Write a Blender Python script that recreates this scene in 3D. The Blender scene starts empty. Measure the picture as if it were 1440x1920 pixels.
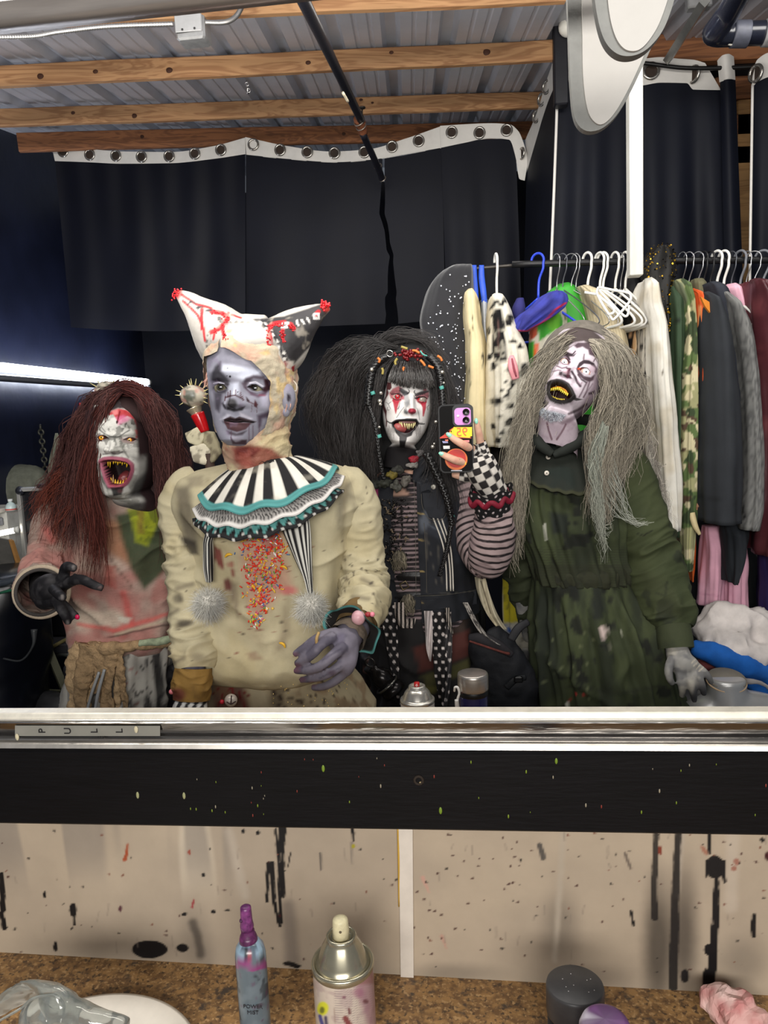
import bpy,math,random
import numpy as np
F=1430.0
CAMZ=1.57
def _n(v):
 v=np.array(v,float);return v/np.linalg.norm(v)
_vy=_n([.1077,-.1315,1.0])
_vd=np.array([.045,1.0,.1266]);_vd=_n(_vd-_vd.dot(_vy)*_vy)
_vx=np.cross(_vd,_vy)
M3=np.array([_vx,_vy,-_vd])
scene=bpy.context.scene
COL=scene.collection
cam_data=bpy.data.cameras.new('camera');cam=bpy.data.objects.new('camera',cam_data);COL.objects.link(cam)
from mathutils import Matrix,Vector
_r,_dn,_fw=M3[:,0],M3[:,1],M3[:,2]
cam.matrix_world=Matrix(((_r[0],-_dn[0],-_fw[0],0),(_r[1],-_dn[1],-_fw[1],0),(_r[2],-_dn[2],-_fw[2],CAMZ),(0,0,0,1)))
cam_data.sensor_fit='VERTICAL';cam_data.sensor_height=36.0;cam_data.lens=F*36.0/1920.0
cam_data.clip_start=.02
scene.camera=cam
vs=scene.view_settings
scene.display_settings.display_device='sRGB'
vs.view_transform='Standard';vs.look='None';vs.gamma=1.0;vs.use_curve_mapping=False
vs.exposure=-0.08
world=bpy.data.worlds.new('world');scene.world=world;world.use_nodes=True
world.node_tree.nodes['Background'].inputs[0].default_value=(.80,.88,1.0,1)
world.node_tree.nodes['Background'].inputs[1].default_value=0.16
def area(name,loc,target,sx,sy,power,col=(1,.97,.92)):
 l=bpy.data.lights.new(name,'AREA');l.shape='RECTANGLE';l.size=sx;l.size_y=sy;l.energy=power;l.color=col
 o=bpy.data.objects.new(name,l);COL.objects.link(o);o.location=loc
 d=Vector(target)-Vector(loc);o.rotation_euler=d.to_track_quat('-Z','Y').to_euler()
 return o
area('mirror_lamp',(-.15,1.015,2.36),(-.1,1.5,1.2),1.9,.10,12,(1,.96,.88))
area('front_fill',(.1,-1.6,2.0),(0,1.6,1.3),1.8,.5,80)  # unseen fill light added behind the camera to flatten the frontal lighting
area('shop_lamp',(.45,1.90,2.48),(.45,2.3,0),1.3,.14,6.5)
area('back_lamp',(-.6,2.45,2.40),(-.6,3.2,.6),1.2,.12,4)
area('roof_bounce',(-.4,1.2,1.95),(-.4,2.4,3.0),1.8,.3,15)
def P(px,py,Y):
 px,py,Y=np.broadcast_arrays(np.asarray(px,float),np.asarray(py,float),np.asarray(Y,float))
 d=np.stack([(px-720)/F,(py-960)/F,np.ones_like(px)],-1)@M3.T
 return d*(Y/d[...,1])[...,None]+np.array([0,0,CAMZ])
def PZ(px,py,fz):
 d=np.array([(px-720)/F,(py-960)/F,1.0])@M3.T
 t=(fz[0]-CAMZ)/(d[2]-fz[1]*d[1])
 return d*t+np.array([0,0,CAMZ])
def proj(V):
 c=(np.asarray(V,float)-np.array([0,0,CAMZ]))@M3
 return np.stack([720+F*c[...,0]/c[...,2],960+F*c[...,1]/c[...,2]],-1)
def lin(c):
 c=np.asarray(c,float)/255.0
 return np.where(c<=.04045,c/12.92,((c+.055)/1.055)**2.4)
def _hash(i,j,k,s):
 n=np.sin(i*127.1+j*311.7+k*74.7+s*53.3)*43758.5453
 return n-np.floor(n)
def noise(p,scale=1.0,seed=0):
 q=np.asarray(p,float)*scale;i=np.floor(q);f=q-i;f=f*f*(3-2*f)
 x,y,z=i[...,0],i[...,1],i[...,2];a,b,c=f[...,0],f[...,1],f[...,2]
 r=0
 for dx in(0,1):
  for dy in(0,1):
   for dz in(0,1):
    r=r+_hash(x+dx,y+dy,z+dz,seed)*(a if dx else 1-a)*(b if dy else 1-b)*(c if dz else 1-c)
 return r
def fbm(p,scale=1.0,seed=0,o=3):
 r=0;w=0;a=1.0
 for k in range(o):
  r=r+a*noise(p,scale*2**k,seed+k*7);w+=a;a*=.5
 return r/w
def sm(a,b,x):
 t=np.clip((x-a)/(b-a+1e-12),0,1);return t*t*(3-2*t)
def interp(xs,ys,x):
 xs=np.asarray(xs,float);ys=np.asarray(ys,float);one=ys.ndim==1
 if one:ys=ys[:,None]
 h=np.diff(xs)[:,None];d=np.diff(ys,axis=0)/h
 m=np.zeros_like(ys)
 if len(xs)>2:
  s=d[:-1]*d[1:];m[1:-1]=np.where(s>0,2*s/(d[:-1]+d[1:]+1e-30),0)
 m[0]=d[0];m[-1]=d[-1]
 x=np.clip(np.asarray(x,float),xs[0],xs[-1]);i=np.clip(np.searchsorted(xs,x)-1,0,len(xs)-2)
 t=((x-xs[i])/h[i,0])[:,None];hh=h[i]
 r=(2*t**3-3*t**2+1)*ys[i]+(t**3-2*t**2+t)*hh*m[i]+(-2*t**3+3*t**2)*ys[i+1]+(t**3-t**2)*hh*m[i+1]
 return r[:,0]if one else r
def catmull(pts,n):
 p=np.asarray(pts,float)
 if len(p)==2:return p[0]+(p[1]-p[0])*np.linspace(0,1,n)[:,None]
 L=np.r_[0,np.cumsum(np.maximum(np.linalg.norm(np.diff(p[:,:3],axis=0),axis=1),1e-6)**.5)]
 m=np.zeros_like(p)
 m[1:-1]=(p[2:]-p[:-2])/(L[2:]-L[:-2])[:,None]
 m[0]=(p[1]-p[0])/(L[1]-L[0]);m[-1]=(p[-1]-p[-2])/(L[-1]-L[-2])
 x=np.linspace(0,L[-1],n);i=np.clip(np.searchsorted(L,x)-1,0,len(L)-2)
 h=(L[i+1]-L[i])[:,None];t=((x-L[i])[:,None])/h
 return(2*t**3-3*t**2+1)*p[i]+(t**3-2*t**2+t)*h*m[i]+(-2*t**3+3*t**2)*p[i+1]+(t**3-t**2)*h*m[i+1]
class G:
 def __init__(s,V,Q=None,T=None,C=None,UV=None):
  s.V=np.asarray(V,float).reshape(-1,3)
  s.Q=np.zeros((0,4),int)if Q is None else np.asarray(Q,int).reshape(-1,4)
  s.T=np.zeros((0,3),int)if T is None else np.asarray(T,int).reshape(-1,3)
  s.C=C;s.UV=UV
 def paint(s,c):
  s.C=np.broadcast_to(lin(c),s.V.shape).copy();return s
 def px(s):return proj(s.V)
def join(gs):
 gs=[g for g in gs if g is not None]
 V=[];Q=[];T=[];C=[];n=0
 for g in gs:
  V.append(g.V);Q.append(g.Q+n);T.append(g.T+n);n+=len(g.V)
  C.append(g.C if g.C is not None else np.full(g.V.shape,.5))
 return G(np.concatenate(V),np.concatenate(Q),np.concatenate(T),np.concatenate(C))
def gridq(n,m,wrap=False):
 i=np.arange(n-1)[:,None];j=np.arange(m if wrap else m-1)[None,:];k=(j+1)%m
 return np.stack([i*m+j,i*m+k,(i+1)*m+k,(i+1)*m+j],-1).reshape(-1,4)
def grid(V,wrap=False,flip=False):
 n,m=V.shape[:2];q=gridq(n,m,wrap)
 if flip:q=q[:,::-1]
 return G(V.reshape(-1,3),q)
def gnormals(V,wrap=False):
 if wrap:dv=np.roll(V,-1,1)-np.roll(V,1,1)
 else:dv=np.gradient(V,axis=1)
 du=np.gradient(V,axis=0);nn=np.cross(du,dv)
 return nn/(np.linalg.norm(nn,axis=-1,keepdims=True)+1e-12)
def box(c,s,R=None):
 c=np.asarray(c,float);h=np.asarray(s,float)/2
 V=np.array([[x,y,z]for x in(-1,1)for y in(-1,1)for z in(-1,1)],float)*h
 if R is not None:V=V@np.asarray(R).T
 return G(V+c,[[0,1,3,2],[4,6,7,5],[0,4,5,1],[2,3,7,6],[0,2,6,4],[1,5,7,3]])
def bbox(c,s,b=.004,R=None):
 c=np.asarray(c,float);h=np.asarray(s,float)/2;b=min(b,h.min()*.9)
 rows=[]
 for z,k in((-h[2],b),(-h[2]+b,0),(h[2]-b,0),(h[2],b)):
  x,y=h[0]-k,h[1]-k;e=b
  rows.append([[x-e,-y,z],[x,-y+e,z],[x,y-e,z],[x-e,y,z],[-x+e,y,z],[-x,y-e,z],[-x,-y+e,z],[-x+e,-y,z]])
 V=np.array(rows);g=grid(V,True);n=8
 T=[[0,i+1,i]for i in range(1,7)]+[[24,24+i,24+i+1]for i in range(1,7)]
 g.T=np.array(T);
 if R is not None:g.V=g.V@np.asarray(R).T
 g.V=g.V+c;return g
def frames(p):
 t=np.gradient(p,axis=0);t/=np.linalg.norm(t,axis=1,keepdims=True)+1e-12
 a=np.array([0,0,1.0])if abs(t[0][2])<.9 else np.array([0,1.0,0])
 u=np.cross(t[0],a);u/=np.linalg.norm(u);U=[u]
 for i in range(1,len(p)):
  u=U[-1]-t[i]*U[-1].dot(t[i]);u/=np.linalg.norm(u)+1e-12;U.append(u)
 U=np.array(U);return t,U,np.cross(t,U)
def tube(p,r,n=10,caps=True,smooth=0,squash=None):
 p=np.asarray(p,float);r=np.broadcast_to(np.asarray(r,float),(len(p),))
 if smooth:
  pr=catmull(np.c_[p,r],smooth);p,r=pr[:,:3],np.maximum(pr[:,3],1e-5)
 t,U,W=frames(p);a=np.arange(n)*2*np.pi/n
 off=(np.cos(a)[None,:,None]*U[:,None]+np.sin(a)[None,:,None]*W[:,None])
 if squash is not None:
  ax=_n(squash[0]);off=off-ax*(off@ax)[...,None]*(1-squash[1])
 V=p[:,None]+off*r[:,None,None]
 g=grid(V,True)
 if caps:
  k=len(g.V);g.V=np.r_[g.V,[p[0]],[p[-1]]];l=(len(p)-1)*n;j=np.arange(n)
  g.T=np.r_[np.stack([np.full(n,k),(j+1)%n,j],1),np.stack([np.full(n,k+1),l+j,l+(j+1)%n],1)]
 return g
def tpx(pts,n=14,m=24,caps=True,squash=None):
 a=np.array(pts,float);p=P(a[:,0],a[:,1],a[:,2])
 return tube(p,a[:,3],n,caps,m,squash)
def sphere(c,r,n=16,m=10,R=None):
 th=np.linspace(0,np.pi,m+1)[:,None];ph=(np.arange(n)*2*np.pi/n)[None]
 V=np.stack([np.sin(th)*np.cos(ph),np.sin(th)*np.sin(ph),np.cos(th)+0*ph],-1)*np.asarray(r,float)
 if R is not None:V=V@np.asarray(R).T
 return grid(V+np.asarray(c,float),True)
def lathe(c,prof,n=32,R=None):
 a=np.arange(n)*2*np.pi/n;pr=np.array(prof,float)
 V=np.stack([pr[:,:1]*np.cos(a),pr[:,:1]*np.sin(a),pr[:,1:]+0*a[None]],-1)
 if R is not None:V=V@np.asarray(R).T
 return grid(V+np.asarray(c,float),True,flip=False)
def ring(c,R,r,ax=(0,1,0),n=20,k=8):
 ax=_n(ax);u=_n(np.cross(ax,[0.3,.2,.9]));w=np.cross(ax,u);a=np.arange(n)*2*np.pi/n;b=np.arange(k)*2*np.pi/k
 d=np.cos(a)[:,None]*u+np.sin(a)[:,None]*w
 V=np.asarray(c)+d[:,None]*(R+r*np.cos(b))[None,:,None]+ax*(r*np.sin(b))[None,:,None]
 V=np.concatenate([V,V[:1]],0);return grid(V,True)
def prism(poly,thick):
 p=np.asarray(poly,float);n=len(p);t=np.asarray(thick,float);c=p.mean(0)
 V=np.r_[p,p+t,[c],[c+t]];j=np.arange(n);k=(j+1)%n
 return G(V,np.stack([j,k,k+n,j+n],1),np.r_[np.stack([np.full(n,2*n),k,j],1),np.stack([np.full(n,2*n+1),j+n,k+n],1)])
def ppx(pts,Y,thick,dy=0):
 a=np.array(pts,float);return prism(P(a[:,0],a[:,1],Y if a.shape[1]==2 else a[:,2]),(0,thick,0))
def loft(rows,Y,m=64,n=60,dep=None,ex=2.4,folds=None,seed=0,cap=False):
 """rows [(py, xl, xr, half depth[, Y])]: horizontal rings, px edges at depth Y. folds(theta, t, V) -> outward metres."""
 a=np.array([list(r)+[Y]*(5-len(r))for r in rows],float)
 ys=np.linspace(a[0,0],a[-1,0],n);b=interp(a[:,0],a[:,1:],ys)
 xl,xr,hd,yy=b.T
 cl,cr=P(xl,ys,yy),P(xr,ys,yy);c=(cl+cr)/2;hw=np.linalg.norm(cr-cl,axis=1)/2
 th=np.arange(m)*2*np.pi/m;cs,sn=np.cos(th),np.sin(th)
 ux=np.sign(sn)*np.abs(sn)**(2/ex);uy=-np.sign(cs)*np.abs(cs)**(2/ex)
 V=c[:,None]+np.stack([hw[:,None]*ux,hd[:,None]*uy,np.zeros((n,m))],-1)
 V[:,:,2]=c[:,2:3]
 if folds is not None:
  t=np.linspace(0,1,n)[:,None]+0*th[None]
  V=V+gnormals(V,True)*0+np.stack([ux,uy,0*ux],-1)[None]*folds(th[None]+0*t,t,V)[...,None]
 g=grid(V,True,flip=True);g.UV=np.stack([th[None]+0*ys[:,None],np.linspace(0,1,n)[:,None]+0*th[None]],-1).reshape(-1,2)
 if cap:
  k=len(g.V);g.V=np.r_[g.V,[V[0].mean(0)],[V[-1].mean(0)]];j=np.arange(m);l=(n-1)*m
  g.T=np.r_[np.stack([np.full(m,k),j,(j+1)%m],1),np.stack([np.full(m,k+1),l+(j+1)%m,l+j],1)]
  g.UV=np.r_[g.UV,[[0,0]],[[0,1]]]
 return g
def sheet(top,bot,Y,nx=80,ny=40,wave=None,Y2=None):
 T=np.array(top,float);B=np.array(bot,float);s=np.linspace(0,1,nx)
 def ev(a):
  u=(a[:,0]-a[0,0])/(a[-1,0]-a[0,0])if a[-1,0]!=a[0,0]else np.linspace(0,1,len(a))
  return np.stack([np.interp(s,u,a[:,0]),interp(u,a[:,1],s)],-1)
 t=np.linspace(0,1,ny)[:,None,None];X=ev(T)[None]*(1-t)+ev(B)[None]*t
 yy=Y+((Y2-Y)*s[None]if Y2 is not None else 0)+np.zeros((ny,nx))
 if wave is not None:yy=yy+wave(s[None]+0*yy,t[:,:,0]+0*yy)
 g=grid(P(X[...,0],X[...,1],yy));g.UV=np.stack([s[None]+0*yy,t[:,:,0]+0*yy],-1).reshape(-1,2);return g
def wrinkle(g,amp,scale,seed=0,n=None,st=(1,1,1)):
 N=vnormals(g);g.V=g.V+N*((fbm(g.V*np.array(st),scale,seed)-.5)*2*amp)[:,None];return g
def vnormals(g):
 N=np.zeros_like(g.V)
 for A in(g.Q,g.T):
  if len(A):
   f=np.cross(g.V[A[:,1]]-g.V[A[:,0]],g.V[A[:,2]]-g.V[A[:,0]])
   for k in range(A.shape[1]):np.add.at(N,A[:,k],f)
 return N/(np.linalg.norm(N,axis=1,keepdims=True)+1e-15)
def seg_d(p,a,b):
 a=np.asarray(a,float);b=np.asarray(b,float);ab=b-a
 t=np.clip(((p-a)@ab)/(ab@ab+1e-12),0,1);return np.linalg.norm(p-a-t[:,None]*ab,axis=1),t
def line_d(p,pts):
 d=np.full(len(p),1e9)
 for a,b in zip(pts[:-1],pts[1:]):d=np.minimum(d,seg_d(p,a,b)[0])
 return d
def poly_sd(p,pts):
 d=line_d(p,list(pts)+[pts[0]]);ins=np.zeros(len(p),bool)
 n=len(pts)
 for i in range(n):
  (x0,y0),(x1,y1)=pts[i],pts[(i+1)%n]
  if y0==y1:continue
  c=((y0>p[:,1])!=(y1>p[:,1]))&(p[:,0]<(x1-x0)*(p[:,1]-y0)/(y1-y0)+x0);ins^=c
 return np.where(ins,-d,d)
class Paint:
 """vertex paint of one geometry bag; p = flat pattern coordinates (n,2)"""
 def __init__(s,g,base,p=None,jit=0,jscale=60,seed=0):
  s.g=g;s.p=g.px()if p is None else p
  if jit:s.p=s.p+(np.stack([fbm(g.V,jscale,seed),fbm(g.V,jscale,seed+31)],-1)-.5)*2*jit
  s.C=np.broadcast_to(lin(base),g.V.shape).copy();s.k=1.0
 def mix(s,m,c):
  m=np.clip(m,0,1)[:,None];s.C=s.C*(1-m)+(lin(c)if not isinstance(c,np.ndarray)else c)*m;return s
 def poly(s,pts,c,soft=1.5,a=1):soft*=s.k;return s.mix(a*sm(soft,-soft,poly_sd(s.p,pts)),c)
 def line(s,pts,w,c,soft=1.2,a=1):
  soft*=s.k;return s.mix(a*sm(w/2+soft,w/2-soft,line_d(s.p,pts)),c)
 def taper(s,pts,w0,w1,c,soft=1.2,a=1):
  m=np.zeros(len(s.p));n=len(pts)-1
  for i in range(n):
   d,t=seg_d(s.p,pts[i],pts[i+1]);w=(w0+(w1-w0)*(i+t)/n)/2;m=np.maximum(m,sm(w+soft,w-soft,d))
  return s.mix(a*m,c)
 def ell(s,cx,cy,rx,ry,c,soft=.25,a=1,rot=0):
  q=s.p-[cx,cy];r=math.radians(rot);x=q[:,0]*math.cos(r)+q[:,1]*math.sin(r);y=-q[:,0]*math.sin(r)+q[:,1]*math.cos(r)
  return s.mix(a*sm(1+soft,1-soft,np.hypot(x/rx,y/ry)),c)
 def blot(s,scale,lo,hi,c,seed=0,a=1,mask=1,st=(1,1,1)):
  return s.mix(a*mask*sm(lo,hi,fbm(s.g.V*np.array(st),scale,seed)),c)
 def done(s):s.g.C=s.C;return s.g
_mats={}
def mat(col=None,rough=.75,metal=0,bump=0,bscale=250,nz=.12,nscale=30,spec=.4,st=None,sheen=0,emit=None,coat=0,trans=0,alpha=1,col2=None,dist=.002):
 """col None: use the mesh's own painted colours"""
 key=repr((col,rough,metal,bump,bscale,nz,nscale,spec,st,sheen,emit,coat,trans,alpha,col2,dist))
 if key in _mats:return _mats[key]
 m=bpy.data.materials.new('material_%d'%len(_mats));m.use_nodes=True;nt=m.node_tree;N=nt.nodes;L=nt.links
 b=N['Principled BSDF'];b.inputs['Roughness'].default_value=rough;b.inputs['Metallic'].default_value=metal
 b.inputs['Specular IOR Level'].default_value=spec
 if sheen:b.inputs['Sheen Weight'].default_value=sheen
 if coat:b.inputs['Coat Weight'].default_value=coat;b.inputs['Coat Roughness'].default_value=.12
 if trans:b.inputs['Transmission Weight'].default_value=trans
 if alpha<1:b.inputs['Alpha'].default_value=alpha
 tc=N.new('ShaderNodeTexCoord');mp=N.new('ShaderNodeMapping');L.new(tc.outputs['Object'],mp.inputs[0])
 if st:mp.inputs['Scale'].default_value=st
 if col is None:
  a=N.new('ShaderNodeAttribute');a.attribute_name='Col';src=a.outputs['Color']
 else:
  a=N.new('ShaderNodeRGB');a.outputs[0].default_value=(*lin(col),1);src=a.outputs[0]
 if nz or col2:
  t=N.new('ShaderNodeTexNoise');t.inputs['Scale'].default_value=nscale;t.inputs['Detail'].default_value=5;t.inputs['Roughness'].default_value=.6
  L.new(mp.outputs[0],t.inputs['Vector']);rp=N.new('ShaderNodeValToRGB');L.new(t.outputs['Fac'],rp.inputs[0])
  rp.color_ramp.elements[0].position=.3;rp.color_ramp.elements[1].position=.7
  mx=N.new('ShaderNodeMix');mx.data_type='RGBA'
  if col2:
   L.new(rp.outputs[0],mx.inputs['Factor']);L.new(src,mx.inputs[6]);mx.inputs[7].default_value=(*lin(col2),1)
  else:
   mx.blend_type='MULTIPLY';mx.inputs['Factor'].default_value=1
   rp.color_ramp.elements[0].color=(1-nz,)*3+(1,);rp.color_ramp.elements[1].color=(1+nz,)*3+(1,)
   L.new(src,mx.inputs[6]);L.new(rp.outputs[0],mx.inputs[7])
  src=mx.outputs[2]
 L.new(src,b.inputs['Base Color'])
 if emit:
  b.inputs['Emission Color'].default_value=(*lin(emit[0]),1);b.inputs['Emission Strength'].default_value=emit[1]
 if bump:
  t2=N.new('ShaderNodeTexNoise');t2.inputs['Scale'].default_value=bscale;t2.inputs['Detail'].default_value=3;L.new(mp.outputs[0],t2.inputs['Vector'])
  bp=N.new('ShaderNodeBump');bp.inputs['Strength'].default_value=bump;bp.inputs['Distance'].default_value=dist
  L.new(t2.outputs['Fac'],bp.inputs['Height']);L.new(bp.outputs[0],b.inputs['Normal'])
 _mats[key]=m;return m
ORG={}
def tag(o,label=None,cat=None,group=None,kind=None):
 if label:o['label']=label
 if cat:o['category']=cat
 if group:o['group']=group
 if kind:o['kind']=kind
 return o
def empty(name,loc,label=None,cat=None,group=None,kind=None):
 o=bpy.data.objects.new(name,None);COL.objects.link(o);o.location=loc;o.empty_display_size=.05
 ORG[o.name]=np.array(loc,float);return tag(o,label,cat,group,kind)
def mesh(name,g,m,parent=None,smooth=True,org=None,label=None,cat=None,group=None,kind=None):
 me=bpy.data.meshes.new(name)
 if parent is not None:org=ORG[parent.name]
 elif org is None:
  org=np.array([(g.V[:,0].min()+g.V[:,0].max())/2,(g.V[:,1].min()+g.V[:,1].max())/2,g.V[:,2].min()])
 V=(g.V-org).astype(np.float32)
 nq,ntr=len(g.Q),len(g.T)
 me.vertices.add(len(V));me.vertices.foreach_set('co',V.ravel())
 me.loops.add(nq*4+ntr*3);me.loops.foreach_set('vertex_index',np.concatenate([g.Q.ravel(),g.T.ravel()]).astype(np.int32))
 me.polygons.add(nq+ntr)
 st=np.r_[np.arange(nq)*4,nq*4+np.arange(ntr)*3].astype(np.int32);me.polygons.foreach_set('loop_start',st)
 me.polygons.foreach_set('use_smooth',np.full(nq+ntr,bool(smooth)))
 me.update(calc_edges=True);me.validate()
 if g.C is not None:
  a=me.color_attributes.new('Col','FLOAT_COLOR','POINT');a.data.foreach_set('color',np.c_[g.C,np.ones(len(g.C))].astype(np.float32).ravel())
 me.materials.append(m)
 o=bpy.data.objects.new(name,me);COL.objects.link(o)
 if parent is not None:o.parent=parent
 else:o.location=org
 ORG[o.name]=np.array(org,float)
 return tag(o,label,cat,group,kind)
def again(src,loc,parent=None,rot=None,scale=None):
 o=src.copy();COL.objects.link(o);o.location=loc
 if rot is not None:o.rotation_euler=rot
 if scale is not None:o.scale=scale
 if parent is not None:o.parent=parent
 ORG[o.name]=np.array(loc,float);return o
def remesh(g,vox,smooth_it=0):
 o=mesh('temporary_mesh',g,mat((128,128,128)),org=(0,0,0))
 md=o.modifiers.new('r','REMESH');md.mode='VOXEL';md.voxel_size=vox
 if smooth_it:
  s=o.modifiers.new('s','SMOOTH');s.factor=.5;s.iterations=smooth_it
 dg=bpy.context.evaluated_depsgraph_get();e=o.evaluated_get(dg);me=e.to_mesh()
 V=np.empty(len(me.vertices)*3);me.vertices.foreach_get('co',V)
 n=len(me.polygons);ls=np.empty(n,int);lt=np.empty(n,int);me.polygons.foreach_get('loop_start',ls);me.polygons.foreach_get('loop_total',lt)
 vi=np.empty(len(me.loops),int);me.loops.foreach_get('vertex_index',vi)
 Q=vi[ls[lt==4][:,None]+np.arange(4)];T=vi[ls[lt==3][:,None]+np.arange(3)]
 e.to_mesh_clear();d=o.data;bpy.data.objects.remove(o);bpy.data.meshes.remove(d)
 return G(V.reshape(-1,3),Q,T)
def text(name,s,size,M,m,parent=None,ext=.0004):
 c=bpy.data.curves.new(name,'FONT');c.body=s;c.size=size;c.extrude=ext;c.align_x='CENTER';c.align_y='CENTER'
 c.materials.append(m);f=bpy.data.objects.new(name,c);COL.objects.link(f);bpy.context.view_layer.update()
 me=bpy.data.meshes.new_from_object(f.evaluated_get(bpy.context.evaluated_depsgraph_get()));bpy.data.objects.remove(f);bpy.data.curves.remove(c)
 o=bpy.data.objects.new(name,me);COL.objects.link(o)
 if parent is not None:
  o.parent=parent;M=Matrix.Translation(-Vector(ORG[parent.name]))@M
 o.matrix_local=M;return o
random.seed(5);rng=np.random.default_rng(5)
def strands(guides,n,r=.0009,seg=18,wav=.006,wf=3.0,spread=.012,c0=(60,30,30),c1=(90,50,45),seed=1,var=.35,tip=.35,spread_tip=None,flat=1.0):
 """hair: guides [[(px,py,Y),...],...]; strands blended between neighbouring guides"""
 n=int(n*.86);r=r*1.06;g=np.random.default_rng(seed);K=len(guides)
 gp=np.array([catmull(P(*np.array(q,float).T),seg)for q in guides])
 t=np.linspace(0,1,seg);k=g.uniform(0,max(K-1,1e-6),n);i=np.minimum(k.astype(int),max(K-2,0));f=(k-i)[:,None,None]
 path=gp[i]*(1-f)+gp[np.minimum(i+1,K-1)]*f
 st=spread if spread_tip is None else spread_tip
 nc=max(4,int(K*9));cid=(k/max(K-1,1e-6)*nc).astype(int)*3+g.integers(0,3,n);co=g.normal(size=(nc*3+6,2,3));cp=g.uniform(0,6.28,(nc*3+6,3));cf=g.uniform(.75,1.25,(nc*3+6,3))
 off=(co[cid,0]*.8+g.normal(size=(n,3))*.55)[:,None]*spread*(1-t)[None,:,None]+(co[cid,1]*.85+g.normal(size=(n,3))*.5)[:,None]*st*t[None,:,None]
 path=path+off*np.minimum(1,.25+3*t)[None,:,None]
 ph=(cp[cid]+g.normal(size=(n,3))*.5)[:,None];fr=wf*(cf[cid]*g.uniform(.94,1.06,(n,3)))[:,None];am=wav*g.uniform(.3,1.4,(n,1,1))
 path=path+np.sin(ph+fr*6.28*t[None,:,None])*am*sm(0,.35,t)[None,:,None]
 cut=g.uniform(.72,1.0,n)
 u=t[None]*cut[:,None]*(seg-1);a=np.minimum(u.astype(int),seg-2);w=(u-a)[...,None]
 path=np.take_along_axis(path,a[...,None].repeat(3,2),1)*(1-w)+np.take_along_axis(path,(a+1)[...,None].repeat(3,2),1)*w
 tg=np.gradient(path,axis=1);tg/=np.linalg.norm(tg,axis=2,keepdims=True)+1e-9
 s1=np.cross(tg,np.array([.15,1.0,.1]));s1/=np.linalg.norm(s1,axis=2,keepdims=True)+1e-9;s2=np.cross(tg,s1)
 rr=r*(1-(1-tip)*t)[None,:,None]*g.uniform(.6,1.5,(n,1,1))
 V=np.stack([path+s1*rr*flat,path-s1*rr*.5*flat+s2*rr*.86,path-s1*rr*.5*flat-s2*rr*.86],2)
 base=(np.arange(n)*seg*3)[:,None,None]+(np.arange(seg-1)*3)[None,:,None];j=np.arange(3)[None,None];kx=(j+1)%3
 Q=np.stack([base+j,base+kx,base+3+kx,base+3+j],-1).reshape(-1,4)
 mixv=np.clip(g.uniform(0,1,(n,1))*.6+t[None]*.4,0,1)[...,None]
 C=(lin(c0)*(1-mixv)+lin(c1)*mixv)*g.uniform(1-var,1+var,(n,1,1))
 return G(V.reshape(-1,3),Q,None,np.repeat(C[:,:,None],3,2).reshape(-1,3))
# ================================================================== the setting
D=.87
ROOF=(CAMZ+.71,.137)
def roof(px,py,up=0.0):return PZ(px,py,(ROOF[0]+up,ROOF[1]))
def rz(Y):return ROOF[0]+ROOF[1]*Y
CZ0=.862
def cz(X):return CZ0-.021*X
floor_g=box((0,2.2,-.03),(5.0,5.6,.06));mesh('floor',floor_g,mat((62,60,60),rough=.6,bump=.2,bscale=40,nz=.4,nscale=6),smooth=False,kind='structure')
dark=mat((22,26,44),rough=.34,spec=.5,bump=.25,bscale=9,nz=.3,nscale=5,dist=.01)
dark2=mat((12,14,26),rough=.6,spec=.3,bump=.2,bscale=9,nz=.3,nscale=5)
mesh('wall_left',box((-1.83,2.6,1.4),(.06,3.4,2.8)),dark,smooth=False,kind='structure')
mesh('wall_back',box((0,4.25,1.4),(3.8,.06,2.8)),dark2,smooth=False,kind='structure')
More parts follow.
